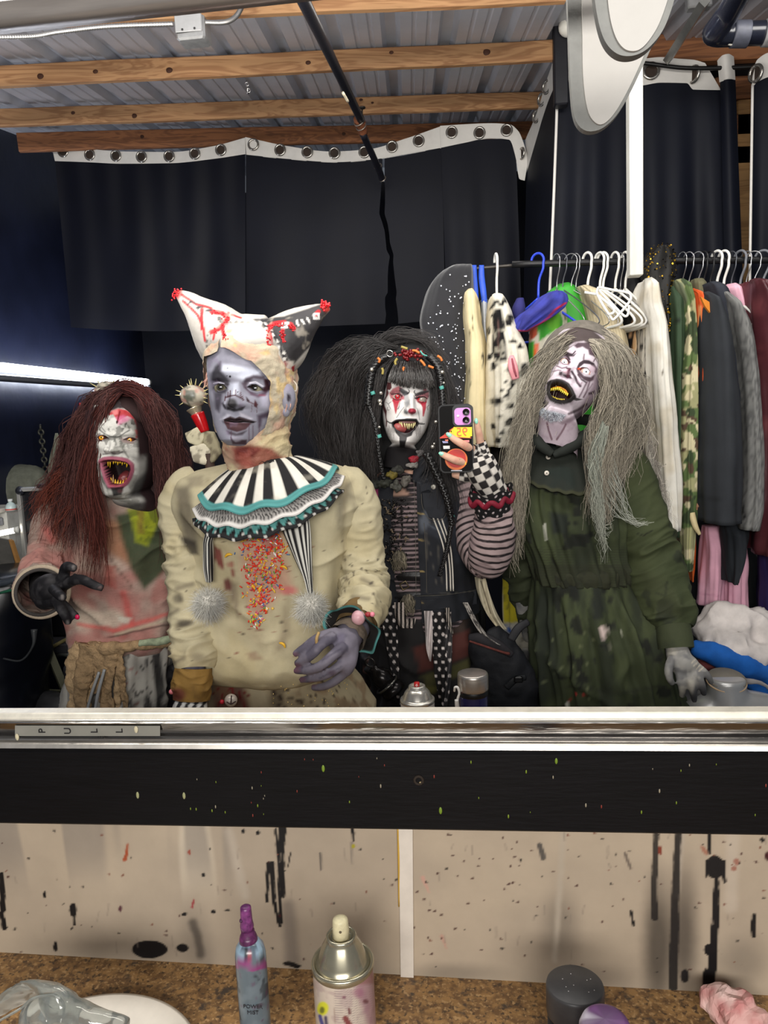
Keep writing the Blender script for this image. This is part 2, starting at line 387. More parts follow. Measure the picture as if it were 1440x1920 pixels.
def wall_front():
 nx,nz=640,180
 X=np.linspace(-.72,.62,nx);Z=np.linspace(.80,1.10,nz)
 V=np.stack(np.broadcast_arrays(X[None],np.full((1,1),D+.012),Z[:,None]),-1)
 g=grid(V);p=Paint(g,(172,156,136),jit=2.2,jscale=90)
 p.blot(5,.42,.62,(152,138,122),3,a=.6);p.blot(9,.5,.62,(200,186,166),9,a=.7,st=(2.5,1,.35),mask=sm(560,300,p.p[:,0])*sm(1720,1600,p.p[:,1]))
 p.blot(7,.52,.6,(132,122,112),13,a=.7,st=(3,1,.3),mask=sm(700,420,p.p[:,0])*sm(1700,1580,p.p[:,1]))
 p.mix(.5*sm(1740,1860,p.p[:,1]-.05*p.p[:,0]),(150,138,122))  # shade near the worktop put into the wall colour
 blk=(14,12,14);gry=(96,88,80)
 for c in((352,1770,70,66),):pass
 p.ell(372,1770,26,70,gry,.8,.45,-12)
 p.ell(1234,1775,26,110,(56,50,44),.7,.85);p.ell(1282,1755,24,110,(48,42,38),.8,.8);p.ell(1050,1740,30,55,(112,102,90),.8,.7);p.ell(1120,1830,60,18,(120,108,94),.8,.5);p.ell(1395,1800,40,40,(112,102,90),.8,.6);p.ell(850,1825,70,16,(112,102,90),.8,.6)
 p.line([(1057,1550),(1048,1690),(1040,1800)],10,(170,158,142),5,.7);p.line([(430,1560),(460,1680)],14,(176,164,150),8,.6)
 p.line([(540,1700),(548,1800)],26,(110,100,92),10,.7);p.line([(1280,1555),(1268,1680)],10,(168,156,142),4,.7);p.line([(1375,1560),(1370,1700)],24,(180,166,150),8,.7)
 p.taper([(530,1548),(527,1600),(531,1680)],16,8,blk,.8);p.taper([(517,1555),(522,1630),(527,1730)],4,6,blk,.8)
 p.taper([(503,1620),(500,1690)],8,5,blk,.8);p.taper([(510,1620),(513,1690),(524,1736)],10,5,blk,.8);p.line([(545,1600),(540,1625)],3,blk,1)
 p.taper([(1231,1548),(1226,1680),(1228,1720)],10,14,blk,1.2,.92);p.taper([(1272,1550),(1266,1680),(1262,1850)],12,18,blk,1.5,.95)
 p.taper([(1331,1550),(1330,1600)],9,6,blk,.8);p.ell(1341,1626,18,22,blk,.06);p.line([(1326,1615),(1324,1642)],6,blk,.8);p.line([(1357,1615),(1358,1652)],7,blk,.8)
 p.taper([(1343,1640),(1342,1720),(1332,1850)],9,19,blk,.9);p.ell(1328,1780,8,11,blk,.1);p.ell(1323,1838,6,22,blk,.1);p.ell(1284,1830,8,13,blk,.15)
 p.ell(280,1780,33,17,blk,.05);p.ell(342,1777,11,8,blk,.12);p.ell(137,1706,7,13,blk,.1);p.line([(139,1712),(140,1734)],5,blk,.8)
 p.ell(104,1775,4,10,blk,.2);p.line([(2,1640),(6,1705)],11,blk,.8);p.line([(3,1712),(8,1740)],9,blk,.8);p.ell(84,1677,3,7,blk,.2)
 for x,y,a,b in((345,1714,6,3),(400,1709,5,4),(427,1707,6,2),(381,1640,4,4),(456,1558,4,4),(484,1562,4,4)):p.ell(x,y,a,b,blk,.2)
 p.taper([(659,1545),(663,1575)],8,5,blk,.8);p.line([(600,1600),(602,1630)],4,gry,1);p.taper([(660,1580),(660,1620)],6,2,(120,110,100),2,.8)
 for x,y in((540,1807),(556,1812),(548,1809)):p.ell(x,y,9,4,blk,.2)
 p.line([(362,1730),(372,1760),(376,1790)],16,(44,38,36),6,.7)
 p.line([(1012,1750-165),(1019,1608)],10,(84,78,72),1.5);p.line([(1172,1600),(1183,1628)],5,(104,92,82),1.5);p.line([(1184,1708),(1188,1735)],5,blk,.8)
 p.line([(1413,1718),(1413,1755)],9,blk,1);p.ell(1429,1575,4,5,blk,.2);p.ell(1439,1605,5,9,(60,20,22),.3);p.ell(976,1613,3.2,3.2,blk,.2)
 p.ell(1238,1595,4,9,(120,52,36),.2);p.ell(1320,1595,4,10,(150,92,70),.4,.8,-35);p.ell(1381,1616,6,6,(150,104,88),.3);p.ell(1376,1628,5,5,(150,104,88),.3)
 p.taper([(240,1582),(235,1612)],3,8,(150,70,40),1.2);p.ell(355,1598,3,5,(140,60,44),.3);p.ell(226,1704,3,6,(70,20,40),.3);p.line([(364,1688),(360,1702)],4,(140,50,56),1.2)
 p.ell(663,1587,4,4,(150,140,40),.3);p.taper([(793,1645),(803,1672)],8,3,(190,140,126),2,.7);p.taper([(828,1755),(836,1778)],7,3,(176,130,116),2,.7)
 r=np.random.default_rng(4)
 for k in range(150):
  x,y=r.uniform(0,1440),r.uniform(1555,1830);s=r.uniform(.8,2.2);c=(blk,blk,(60,14,18),(60,14,18),(110,60,44))[r.integers(5)]
  p.ell(x,y,s*r.uniform(1,1.6),s,c,.35,.9,r.uniform(-60,60))
 for k in range(26):
  x,y=r.uniform(780,1010),r.uniform(1560,1800);p.ell(x,y,r.uniform(2,3.4),r.uniform(1.6,2.2),(56,12,16),.3,.95,-20)
 for k in range(40):
  x,y=r.uniform(0,1440),r.uniform(1560,1790);p.line([(x,y),(x+r.uniform(-4,4),y+r.uniform(8,22))],r.uniform(1.5,3),(128,116,104),1.5,.6)
 p.done()
 return join([g,box((-.05,D+.035,.95),(1.34,.04,.30)).paint((180,170,155))])
mesh('wall_front',wall_front(),mat(None,rough=.5,bump=.08,bscale=120,nz=.05,nscale=20),kind='structure')
bat=P(np.array([748,774,776,752]),np.array([1545,1545,1842,1842]),D+.012)
g=prism(bat,(0,-.004,0));g.paint((214,204,192));mesh('trim_1',g,mat((208,198,186),rough=.5,nz=.1,nscale=25),smooth=False,kind='structure')
g=tpx([(746,1548,D+.009,.0012),(748,1620,D+.009,.0016),(748,1700,D+.009,.0008)],6,12);mesh('trim_2',g,mat((190,150,60),rough=.5),kind='structure')
zb,zt=P(760,1541,D-.0)[2],P(720,1409,D-.02)[2]
bl=bbox((-.05,D-.004,(zb+zt)/2),(1.5,.032,zt-zb),.003)
board=mesh('black_board',bl,mat((7,6,8),rough=.5,spec=.2,bump=.18,bscale=30,st=(1,8,8),nz=.4,nscale=12),smooth=False,label='long black painted board under the mirror, flecked with paint',cat='board')
fl=[]
r=np.random.default_rng(11)
for k in range(42):
 x,y=r.uniform(330,1440),r.uniform(1420,1535);s=r.uniform(.0007,.0018)
 fl.append(sphere(P(x,y,D-.0205),(s*.6,.0005,s*1.5),6,4).paint(((120,140,40),(120,140,40),(150,140,120),(130,50,40))[r.integers(4)]))
for x,y,s in((258,1491,.003),(345,1492,.003),(606,1441,.003),(826,1520,.003),(1043,1427,.0025)):
 fl.append(sphere(P(x,y,D-.0205),(s*.7,.0006,s*1.5),7,5).paint((150,150,110)if x<400 else(110,135,40)))
mesh('paint_fleck',join(fl),mat(None,rough=.5,nz=0),board,kind='stuff')
pk=P(785,1463,D-.0205)
mesh('knot',join([ring(pk,.005,.0018,(0,1,0),10,6).paint((40,30,22)),sphere(pk+[.003,0,-.003],(.003,.001,.0015),6,4).paint((170,150,110))]),mat(None,rough=.8,nz=0),board)
chrome=mat((196,194,192),rough=.22,metal=1,nz=.12,nscale=14,bump=.05,bscale=20)
chrome2=mat((150,148,146),rough=.16,metal=1,nz=.25,nscale=9,st=(1,6,6),bump=.3,bscale=14,dist=.003)
frame=empty('mirror_frame',(0,D,P(720,1336,D)[2]-.06),'chrome framed wall mirror above the black board, showing four people','mirror')
def rail(name,y0,y1,d0,d1,m,px=720,th=.02):
 a,b=P(px,y0,d0),P(px,y1,d1);c=(a+b)/2;c[0]=-.05
 prof=[(d0,a[2]),(d1,b[2])]
 V=np.array([[[x,d0,a[2]],[x,d0-.002,a[2]-.001],[x,d1-.002,b[2]+.001],[x,d1,b[2]],[x,D+th,b[2]],[x,D+th,a[2]]]for x in np.linspace(-.85,.75,30)])
 g=grid(V,True);return mesh(name,g,m,frame,smooth=False)
rail('glass_edge_strip',1335.5,1349,D+.004,D+.001,mat((226,220,206),rough=.35,metal=.3,nz=.15,nscale=40))
rail('bottom_rail_lip',1349,1353.5,D-.004,D-.005,mat((235,232,226),rough=.2,metal=.8,nz=.05))
br=rail('bottom_rail',1353.5,1384,D-.010,D-.003,chrome2)
rail('bottom_rail_edge',1384,1390.5,D-.010,D-.010,mat((176,172,168),rough=.25,metal=.9,nz=.15,nscale=30))
rail('shadow_gap',1390.5,1394.5,D+.004,D+.004,mat((10,10,10),rough=.7,nz=0))
rail('lower_strip',1394.5,1406,D-.016,D-.018,mat((200,194,186),rough=.3,metal=.75,nz=.2,nscale=40))
a=P(np.array([0,640,640,0]),np.array([4,-42,4,54]),D)
tz0,tz1=P(300,28,D)[2],P(300,-22,D)[2]
mesh('top_rail',bbox((-.05,D-.004,(tz0+tz1)/2),(1.6,.03,tz1-tz0),.006),mat((168,160,154),rough=.3,metal=.45,nz=.25,nscale=7,st=(.5,5,5),bump=.25,bscale=8,dist=.004),frame)
tp=P(np.array([28,300,300,28]),np.array([1360.5,1361,1380,1380]),D-.0125)
mesh('clear_tape',prism(tp,(0,.0006,0)),mat((130,128,120),rough=.35,nz=.1,nscale=30,spec=.5),frame,smooth=False)
letter_m=mat((24,22,24),rough=.6,nz=0)
for s,x in zip('PULL',(79,127,177,224)):
 M=Matrix.Translation(Vector(P(x,1370.5,D-.0134)))@Matrix.Rotation(math.radians(90),4,'X')@Matrix.Rotation(math.radians(90),4,'Z')
 text('letter',s,.0125,M,letter_m,frame)
sc=P(188,1381,D-.012)
s0=mesh('screw',join([lathe((0,0,0),[(0,.003),(.0042,.003),(.0046,.0015),(.0035,0),(.0015,-.001),(.0015,-.008)],14,R=np.array([[1,0,0],[0,0,-1],[0,1,0]]))]),chrome,frame);s0.data.transform(Matrix.Translation(Vector(sc)-Vector(ORG[frame.name])))
mesh('screw_washer',ring(sc+[0,.003,0],.0045,.0012,(.3,1,.2),14,6),mat((60,58,56),rough=.4,metal=.8),frame)
for x,y in((255,1368),(32,1382)):mesh('torn_tape',sphere(P(x,y,D-.0135),(.0028,.0006,.0045),7,5),mat((200,190,160),rough=.6,nz=.2,nscale=300),frame)
def top_bag(y0,y1,x0,x1):
 X=np.linspace(x0,x1,8);rows=[]
 for y,dz in((y0,-.035),(y0,0),(y1,0),(y1,-.035)):rows.append(np.stack([X,np.full(8,y),cz(X)+dz],-1))
 V=np.array(rows);g=grid(V);g2=grid(V[[3,0]]);return join([g,g2])
def lam():
 m=mat((146,112,72),rough=.42,nz=0,bump=.1,bscale=300);nt=m.node_tree;N=nt.nodes;L=nt.links;b=N['Principled BSDF']
 tc=N.new('ShaderNodeTexCoord');base=None
 def ns(scale,det,lo,hi):
  t=N.new('ShaderNodeTexNoise');t.inputs['Scale'].default_value=scale;t.inputs['Detail'].default_value=det;L.new(tc.outputs['Object'],t.inputs['Vector'])
  r=N.new('ShaderNodeMapRange');r.inputs['From Min'].default_value=lo;r.inputs['From Max'].default_value=hi;L.new(t.outputs['Fac'],r.inputs[0]);return r.outputs[0]
 src=None
 for col,f in(((118,88,58),ns(80,4,.40,.60)),((84,66,50),ns(170,3,.54,.66)),((186,150,104),ns(220,3,.55,.68)),((74,64,56),ns(60,4,.60,.72))):
  mx=N.new('ShaderNodeMix');mx.data_type='RGBA';L.new(f,mx.inputs['Factor'])
  if src is None:mx.inputs[6].default_value=(*lin((164,126,80)),1)
  else:L.new(src,mx.inputs[6])
  mx.inputs[7].default_value=(*lin(col),1);src=mx.outputs[2]
 L.new(src,b.inputs['Base Color']);return m
LAM=lam()
mesh('worktop',top_bag(.14,D+.014,-.85,.75),LAM,smooth=False,label='brown speckled laminate worktop running along the splashed wall',cat='worktop')
mesh('mirrored_worktop',top_bag(D+.06,1.44,-.85,.75),LAM,smooth=False,label='reflected far half of the speckled worktop that carries the flask',cat='worktop')
ceil=empty('ceiling',(0,2,rz(2)),kind='structure')
yaw=math.radians(4.0)
def roof_panel(x0,n=4,pitch=.165):
 prof=[]
 for k in range(n):
  b=k*pitch
  prof+=[(b,0),(b+.026,0),(b+.029,.004),(b+.038,.004),(b+.041,0),(b+.068,0),(b+.071,.004),(b+.080,.004),(b+.083,0),(b+.105,0),(b+.117,.026),(b+.147,.026),(b+.160,0)]
 prof.append((n*pitch,0))
 V=[]
 for y in np.linspace(-.6,4.5,3):
  for zt in(0,):
   row=[]
   for(u,z)in prof:
    X,Y=x0+u,y;xr=X*math.cos(yaw)-Y*math.sin(yaw)+.18;yr=X*math.sin(yaw)+Y*math.cos(yaw)
    row.append((xr,yr,rz(Y)+.052+z))
   V.append(row)
 return grid(np.array(V),flip=False)
metal=mat((186,187,194),rough=.38,metal=.2,nz=.12,nscale=4,bump=.05,bscale=6)
for k in range(6):
 mesh('roof_panel',roof_panel(-1.98+k*.66),metal,ceil,smooth=False)
def wood(c1,c2,seed):
 m=mat(c1,rough=.65,nz=0,bump=0);nt=m.node_tree;N=nt.nodes;L=nt.links;b=N['Principled BSDF']
 m=m.copy();m.name='wood_%d'%seed;nt=m.node_tree;N=nt.nodes;L=nt.links;b=N['Principled BSDF']
 tc=N.new('ShaderNodeTexCoord');mp=N.new('ShaderNodeMapping');mp.inputs['Scale'].default_value=(1.1,9,16);mp.inputs['Location'].default_value=(seed*3.1,seed,seed*1.7);L.new(tc.outputs['Object'],mp.inputs[0])
 t=N.new('ShaderNodeTexNoise');t.inputs['Scale'].default_value=1.6;t.inputs['Detail'].default_value=3;t.inputs['Distortion'].default_value=1.2;L.new(mp.outputs[0],t.inputs[0])
 mm=N.new('ShaderNodeMath');mm.operation='MULTIPLY';mm.inputs[1].default_value=34;L.new(t.outputs['Fac'],mm.inputs[0])
 s=N.new('ShaderNodeMath');s.operation='SINE';L.new(mm.outputs[0],s.inputs[0]);r=N.new('ShaderNodeMapRange');r.inputs['From Min'].default_value=-.6;r.inputs['From Max'].default_value=1.6;L.new(s.outputs[0],r.inputs[0])
 mx=N.new('ShaderNodeMix');mx.data_type='RGBA';L.new(r.outputs[0],mx.inputs['Factor']);mx.inputs[6].default_value=(*lin(c1),1);mx.inputs[7].default_value=(*lin(c2),1)
 t2=N.new('ShaderNodeTexNoise');t2.inputs['Scale'].default_value=1.2;t2.inputs['Detail'].default_value=2;L.new(mp.outputs[0],t2.inputs[0])
 r2=N.new('ShaderNodeMapRange');r2.inputs['From Min'].default_value=.3;r2.inputs['From Max'].default_value=.7;r2.inputs['To Min'].default_value=.72;r2.inputs['To Max'].default_value=1.15;L.new(t2.outputs['Fac'],r2.inputs[0])
 m2=N.new('ShaderNodeMix');m2.data_type='RGBA';m2.blend_type='MULTIPLY';m2.inputs['Factor'].default_value=1;L.new(mx.outputs[2],m2.inputs[6]);L.new(r2.outputs[0],m2.inputs[7])
 L.new(m2.outputs[2],b.inputs['Base Color']);return m
W=[wood((184,140,98),(142,98,64),k)for k in range(4)]+[wood((150,98,62),(104,64,40),7)]
knot_m=mat((70,40,24),rough=.7,nz=.2,nscale=60)
def beam(pl,pr,h,t,m,knots=(),name='roof_beam'):
 """pl, pr: lower front edge ends (px,py) on the roof's underside; h face height, t thickness"""
 a=roof(*pl,-h+.05);b=roof(*pr,-h+.05);d=b-a;d=d/np.linalg.norm(d);q=np.cross([0,0,1.0],d);q=q/np.linalg.norm(q);u=np.cross(d,q)
 a=a-d*.05
 c=0.003
 sec=[q*0+u*c,q*c,q*(t-c),q*t+u*c,q*t+u*(h-c),q*(t-c)+u*h,q*c+u*h,u*(h-c)]
 n=24;V=np.array([[a+(b-a)*s+k for k in sec]for s in np.linspace(0,1,n)])
 V=V+(fbm(V,3,int(pl[1]))[...,None]-.5)*.008*u
 g=grid(V,True);k0=len(g.V);g.V=np.r_[g.V,[V[0].mean(0)],[V[-1].mean(0)]];j=np.arange(8);l=(n-1)*8
 g.T=np.r_[np.stack([np.full(8,k0),(j+1)%8,j],1),np.stack([np.full(8,k0+1),l+j,l+(j+1)%8],1)]
 o=mesh(name,g,m,smooth=False,kind='structure')
 for(s,v,r)in knots:
  p=a+(b-a)*s+u*h*v-q*.0006
  mesh('knot',sphere(p,(r*1.4,.0015,r),9,6),knot_m,o)
 return o
beam((-30,51),(1062,0),.058,.022,W[0],((.36,.5,.006),(.42,.35,.004)))
beam((-30,162),(1066,110),.058,.022,W[1],((.12,.35,.008),(.21,.45,.006),(.33,.35,.008),(.56,.4,.006),(.86,.5,.009),(.7,.7,.005)))
beam((-30,237),(1030,200),.058,.022,W[2],((.17,.6,.006),(.27,.3,.008),(.66,.8,.005),(.68,.6,.004)))
beam((60,282),(1010,258),.07,.022,W[4],((.6,.5,.007),(.22,.6,.007)))
mesh('wall_right',box((1.25,2.86,1.4),(1.5,.05,2.8)),mat((40,38,40),rough=.7,nz=.3,nscale=5),smooth=False,kind='structure')
def rail_px(x0,y0,x1,y1,Y,h,t=.04,m=W[4],name='wall_rail'):
 a,b=P(x0,y0,Y),P(x1,y1,Y);c=(a+b)/2;L_=np.linalg.norm(b-a);ang=math.atan2(b[2]-a[2],b[0]-a[0])
 R=np.array([[math.cos(ang),0,-math.sin(ang)],[0,1,0],[math.sin(ang),0,math.cos(ang)]])
 return mesh(name,bbox(c+[0,t/2,0],(L_,t,h),.004,R),m,smooth=False,kind='structure')
rail_px(1200,92,1480,78,2.62,.085)
rail_px(1340,165,1500,158,2.78,.07);rail_px(1340,235,1500,228,2.78,.07);rail_px(1340,292,1500,286,2.78,.06)
pr=P(1404,420,2.78);mesh('wall_stud',bbox((pr[0],2.80,1.9),(.085,.04,1.3),.004),wood((196,150,96),(160,116,70),12),smooth=False,kind='structure')
steel_dark=mat((30,30,38),rough=.42,metal=.3,nz=.3,nscale=30,bump=.15,bscale=90)
rust=mat((120,70,44),rough=.75,nz=.3,nscale=60)
pipe=empty('ceiling_pipe',P(640,160,2.0),'black steel pipe slanting down from the roof in front of the back curtains','pipe')
pp=lambda t:P(571+(677-571)*t,5+(225-5)*t,1.55+(2.55-1.55)*t)
mesh('pipe',tube([pp(-.12),pp(.5),pp(1.0)],.0125,16,smooth=30),steel_dark,pipe)
mesh('pipe_end',tube(P(np.array([680,712,716]),np.array([250,322,336]),np.array([2.6,2.9,2.95])),.0115,14,smooth=14),steel_dark,pipe)
mesh('coupling',tube(P(np.array([672,677,681]),np.array([222,234,250]),np.array([2.55,2.58,2.61])),[.0165,.017,.0145],16,smooth=9),rust,pipe)
mesh('coupling_rim',join([ring(P(673,228,2.55),.0165,.0022,(.25,.8,-.45)),ring(P(677,237,2.57),.016,.002,(.25,.8,-.45)),ring(P(709,312,2.88),.013,.002,(.25,.8,-.45)),ring(P(717,335,2.95),.0125,.002,(.25,.8,-.45))]),mat((150,140,130),rough=.35,metal=.8),pipe)
mesh('hanger_strap',tube(P(np.array([679,679,681]),np.array([203,214,232]),2.6),.0025,8),mat((60,56,54),rough=.5,metal=.6),pipe)
mesh('hanger_plate',lathe(P(679,203,2.6),[(0,0),(.011,0),(.011,.003),(0,.003)],14),mat((60,56,54),rough=.5,metal=.6),pipe)
mesh('sticker',tpx([(643,174,1.98,.0035),(652,190,2.02,.0035)],8,6),mat((206,196,170),rough=.6),pipe)
box_o=empty('junction_box',P(356,62,1.76),'grey metal electrical box on the front roof beam','junction box')
galv=mat((158,158,158),rough=.42,metal=.6,nz=.2,nscale=40)
bc=P(357,48,1.76)
mesh('body',bbox(bc+[0,.02,-.004],(.066,.05,.05),.004),galv,box_o,smooth=False)
mesh('cover',bbox(bc+[-.002,-.007,.002],(.062,.004,.036),.002),mat((176,176,176),rough=.4,metal=.5,nz=.1),box_o,smooth=False)
for dx in(-.016,.012):mesh('cover_screw',sphere(bc+[dx,-.010,.001-.012],(.0025,.0015,.0025),8,5),mat((40,40,40),rough=.5),box_o)
def conduit(pts,label,r=.0052):
 a=np.array(pts,float);p=catmull(P(a[:,0],a[:,1],a[:,2]),240)
 rr=r*(1+.14*np.sin(np.arange(240)*2.1));return mesh('metal_conduit',tube(p,rr,10),mat((170,168,166),rough=.32,metal=.85,nz=.1),label=label,cat='conduit')
conduit([(-40,70,1.66),(60,68,1.68),(110,60,1.69),(200,50,1.72),(325,45,1.755)],'ridged flexible metal conduit running from the electrical box to the window side')
conduit([(384,42,1.76),(420,42,1.78),(440,33,1.8),(452,15,1.81),(458,-10,1.82)],'short flexible metal conduit curling up from the electrical box')
g=join([tube(P(np.array([462,465]),np.array([152,176]),2.2),.0025,8),ring(P(463,158,2.19),.005,.0014),ring(P(466,170,2.19),.005,.0014)])
mesh('wire_clip',g,chrome,label='tiny metal clip hanging below the middle roof beam',cat='clip')
el=empty('drain_pipe',P(1370,50,2.0),'fat black plastic pipe with an elbow under the roof','pipe')
abs_=mat((20,22,32),rough=.22,nz=.2,nscale=40,spec=.6)
mesh('pipe',tpx([(1395,-30,1.86,.027),(1368,20,1.97,.027),(1342,58,2.02,.028),(1340,62,2.03,.028),(1352,64,2.04,.028),(1375,64,2.05,.027),(1480,60,2.06,.027)],18,60),abs_,el)
mesh('pipe_collar',tpx([(1373,64,2.05,.030),(1403,64,2.05,.030)],18,8),mat((66,68,78),rough=.5,nz=.2,nscale=60),el)
mesh('pipe_collar',tpx([(1433,62,2.05,.030),(1460,62,2.05,.030)],18,8),mat((120,120,120),rough=.5,nz=.2,nscale=60),el)
mesh('pipe_clamp',tpx([(1360,45,2.02,.004),(1366,82,2.04,.003),(1390,78,2.05,.003)],6,14),mat((190,186,176),rough=.5),el)
mesh('steel_channel',tube(P(np.array([1322,1252]),np.array([2,112]),np.array([2.1,2.5])),.014,4,smooth=10),mat((150,150,146),rough=.3,metal=.7,nz=.2,nscale=20),smooth=False,label='thin steel channel slanting up behind the white pennants',cat='channel')
mesh('joist_hanger',bbox(P(1310,4,2.15),(.06,.03,.035),.003),galv,smooth=False,label='small galvanised bracket at the top of the steel channel',cat='bracket')
mesh('black_post',bbox((P(1050,80,2.5)[0],2.5,2.75),(.042,.042,.55),.004),mat((24,24,30),rough=.5,nz=.2),smooth=False,label='short black post between roof and curtain corner',cat='post')
mesh('bulb_globe',sphere(P(1065,50,2.46),.028,20,12),mat((236,232,220),rough=.3,nz=0),label='small white globe bulb beside the black post',cat='bulb')
cloth=mat((9,11,22),rough=.6,spec=.18,nz=.22,nscale=3,bump=.12,bscale=5,dist=.01)
cloth_r=mat((10,13,24),rough=.6,spec=.18,nz=.2,nscale=4,bump=.12,bscale=6,dist=.01)
vinyl=mat((214,210,204),rough=.45,nz=.05,nscale=30,bump=.1,bscale=25,dist=.004)
grm=mat((170,165,158),rough=.25,metal=.9,nz=.1)
hole_m=mat((52,40,32),rough=.8,nz=.3,nscale=20)
def curtain(label,top,mid,bots,Y,eyes,er,wave,Y2=None,nx=84,cm=cloth,axis=(0,1,0),hole=True):
 """bots: list of (top polyline, bottom polyline) of the cloth pieces"""
 xs=[p[0]for p in top];o=empty('eyelet_curtain',P((xs[0]+xs[-1])/2,bots[0][1][0][1],Y),label,'curtain','eyelet curtains hung round the room')
 b=sheet(top,mid,Y-.004,nx,10,lambda s,t:wave(s,t*.05),None if Y2 is None else Y2-.004)
 b2=join([b,G(b.V+[0,.006,0],b.Q[:,::-1])]);mesh('eyelet_band',b2,vinyl,o)
 for i,(tp_,bt)in enumerate(bots):mesh('cloth',sheet(tp_,bt,Y,nx,40,lambda s,t:wave(s,.05+t*.95),Y2),cm,o)
 for e in eyes:
  x,y=e[0],e[1];yy=Y if Y2 is None else Y+(Y2-Y)*(x-xs[0])/(xs[-1]-xs[0]);s_=np.array([(x-xs[0])/(xs[-1]-xs[0])]);yy=yy+wave(s_,np.array([.02]))[0]
  ax=axis if len(e)<3 else e[2];c=P(x,y,yy-.008);gm=mesh('eyelet',ring(c,er,er*.24,ax,22,8),grm,o)
  u=_n(ax);k=_n(np.cross(u,[.3,.2,.9]));w=np.cross(u,k);a=np.arange(14)*2*np.pi/14
  if hole:mesh('eyelet_hole',prism(c+.9*er*(np.cos(a)[:,None]*k+np.sin(a)[:,None]*w),u*.003),hole_m,o,smooth=False)
 return o
wv=lambda s,t:.012*np.sin(s*9+1)*t+.007*np.sin(s*23+t*3)*t+.004*np.sin(s*41)*(1-t)
curtain('dark back curtain hung nearest the glowing tube lamp',[(95,267),(160,278),(230,284),(320,285),(400,274),(460,258)],[(103,302),(160,304),(230,307),(320,306),(400,298),(460,289)],[([(103,300),(230,305),(320,304),(460,287)],[(133,614),(220,619),(300,621),(460,617)])],3.1,[(118,284),(168,290),(217,292),(265,294),(317,293),(365,288),(414,281)],.019,wv)
tear=[(717,338),(715,345),(713,375),(711,401),(716,415),(721,432),(723,450),(725,470),(731,480),(728,500),(727,520),(727,550),(722,556),(722,575),(724,590),(721,612)]
tearr=[(721,338),(722,352),(722,380),(721,401),(727,420),(730,440),(731,455),(738,478),(737,490),(740,520),(744,550),(742,560),(745,580),(747,600),(746,612)]
cB=empty('eyelet_curtain',P(640,615,3.1),'torn dark back curtain with a long ragged split, in the middle','curtain','eyelet curtains hung round the room')
tB=[(460,257),(540,274),(620,284),(690,280),(760,260),(826,237)];mB=[(462,290),(540,298),(630,304),(700,299),(760,289),(828,277)]
b=sheet(tB,mB,3.094,110,10,lambda s,t:wv(s,t*.05));mesh('eyelet_band',join([b,G(b.V+[0,.006,0],b.Q[:,::-1])]),vinyl,cB)
def torn(L_,R_,y0,y1,top,n=70,m=60):
 ys=np.linspace(0,1,n)[:,None];s=np.linspace(0,1,m)[None]
 ty=np.interp(np.linspace(0,1,m),np.linspace(0,1,len(top)),top)[None]
 y=ty*(1-ys)+(y1[0]+(y1[1]-y1[0])*s)*ys
 xl=np.interp(y,[p[1]for p in L_],[p[0]for p in L_]);xr=np.interp(y,[p[1]for p in R_],[p[0]for p in R_]);x=xl+(xr-xl)*s
 dY=.012*np.sin(x*.02)*ys+.006*np.sin(x*.055+2)*ys
 return grid(P(x,y,3.1+dY))
mesh('cloth',torn([(461,280),(461,640)],tear,0,(617,607),[288,296,302,297]),cloth,cB)
mesh('cloth',torn(tearr,[(828,260),(836,640)],0,(607,598),[297,292,284,275]),cloth,cB)
for x,y in((475,271),(525,281),(576,285),(627,287),(683,285),(735,275),(785,264)):
 c=P(x,y,3.09);mesh('eyelet',ring(c,.019,.0046,(0,1,0),22,8),grm,cB);a=np.arange(14)*2*np.pi/14
 mesh('eyelet_hole',prism(c+.017*np.stack([np.cos(a),0*a,np.sin(a)],-1),(0,.003,0)),hole_m if x not in(475,)else vinyl,cB,smooth=False)
curtain('dark back curtain that turns the corner behind the starry cloth',[(825,236),(870,233),(920,231),(955,233),(972,246),(984,275),(990,300)],[(827,277),(870,268),(920,259),(955,262),(966,290),(974,335),(984,338)],[([(827,275),(900,262),(955,260),(968,300)],[(838,598),(900,594),(950,590),(978,586)])],3.1,[(847,248),(899,249),(950,244),(978,288,(.9,.4,0))],.019,lambda s,t:-.01+.008*np.sin(s*14)*t,nx=60)
curtain('dark side curtain running from the back corner to the white corded edge',[(985,262),(1005,215),(1025,150),(1042,100)],[(988,330),(1008,255),(1026,195),(1045,150)],[([(987,325),(1008,253),(1026,193),(1045,148)],[(980,640),(1000,640),(1018,640),(1034,640)])],3.1,[(1006,218,(.8,.55,0)),(1016,186,(.8,.55,0)),(1025,163,(.8,.55,0))],.019,lambda s,t:.012*np.sin(s*12)*t,Y2=2.58,nx=50,cm=cloth_r,hole=False)
curtain('wide dark curtain behind the clothes rail, right of the white corded edge',[(1040,104),(1060,98),(1100,112),(1195,111),(1240,107),(1272,110),(1300,112),(1322,118)],[(1042,152),(1062,150),(1100,160),(1195,161),(1240,155),(1288,156),(1300,168),(1352,169)],[([(1042,150),(1100,158),(1195,159),(1240,153),(1290,156),(1352,166)],[(1026,660),(1100,660),(1200,660),(1300,660),(1365,660)])],2.56,[(1221,133),(1300,140,(.9,.5,0)),(1067,117)],.022,lambda s,t:.02*np.sin(s*17)*t+.012*np.sin(s*37+2)*t,nx=120,cm=cloth_r)
curtain('narrow dark curtain fold hooked up beside the wooden wall rails',[(1346,112),(1356,103),(1366,101),(1376,106)],[(1350,153),(1358,150),(1368,148),(1379,150)],[([(1350,151),(1358,149),(1379,148)],[(1362,660),(1380,660),(1398,660)])],2.54,[],.02,lambda s,t:-.02*np.sin(s*3.1),nx=30,cm=cloth_r)
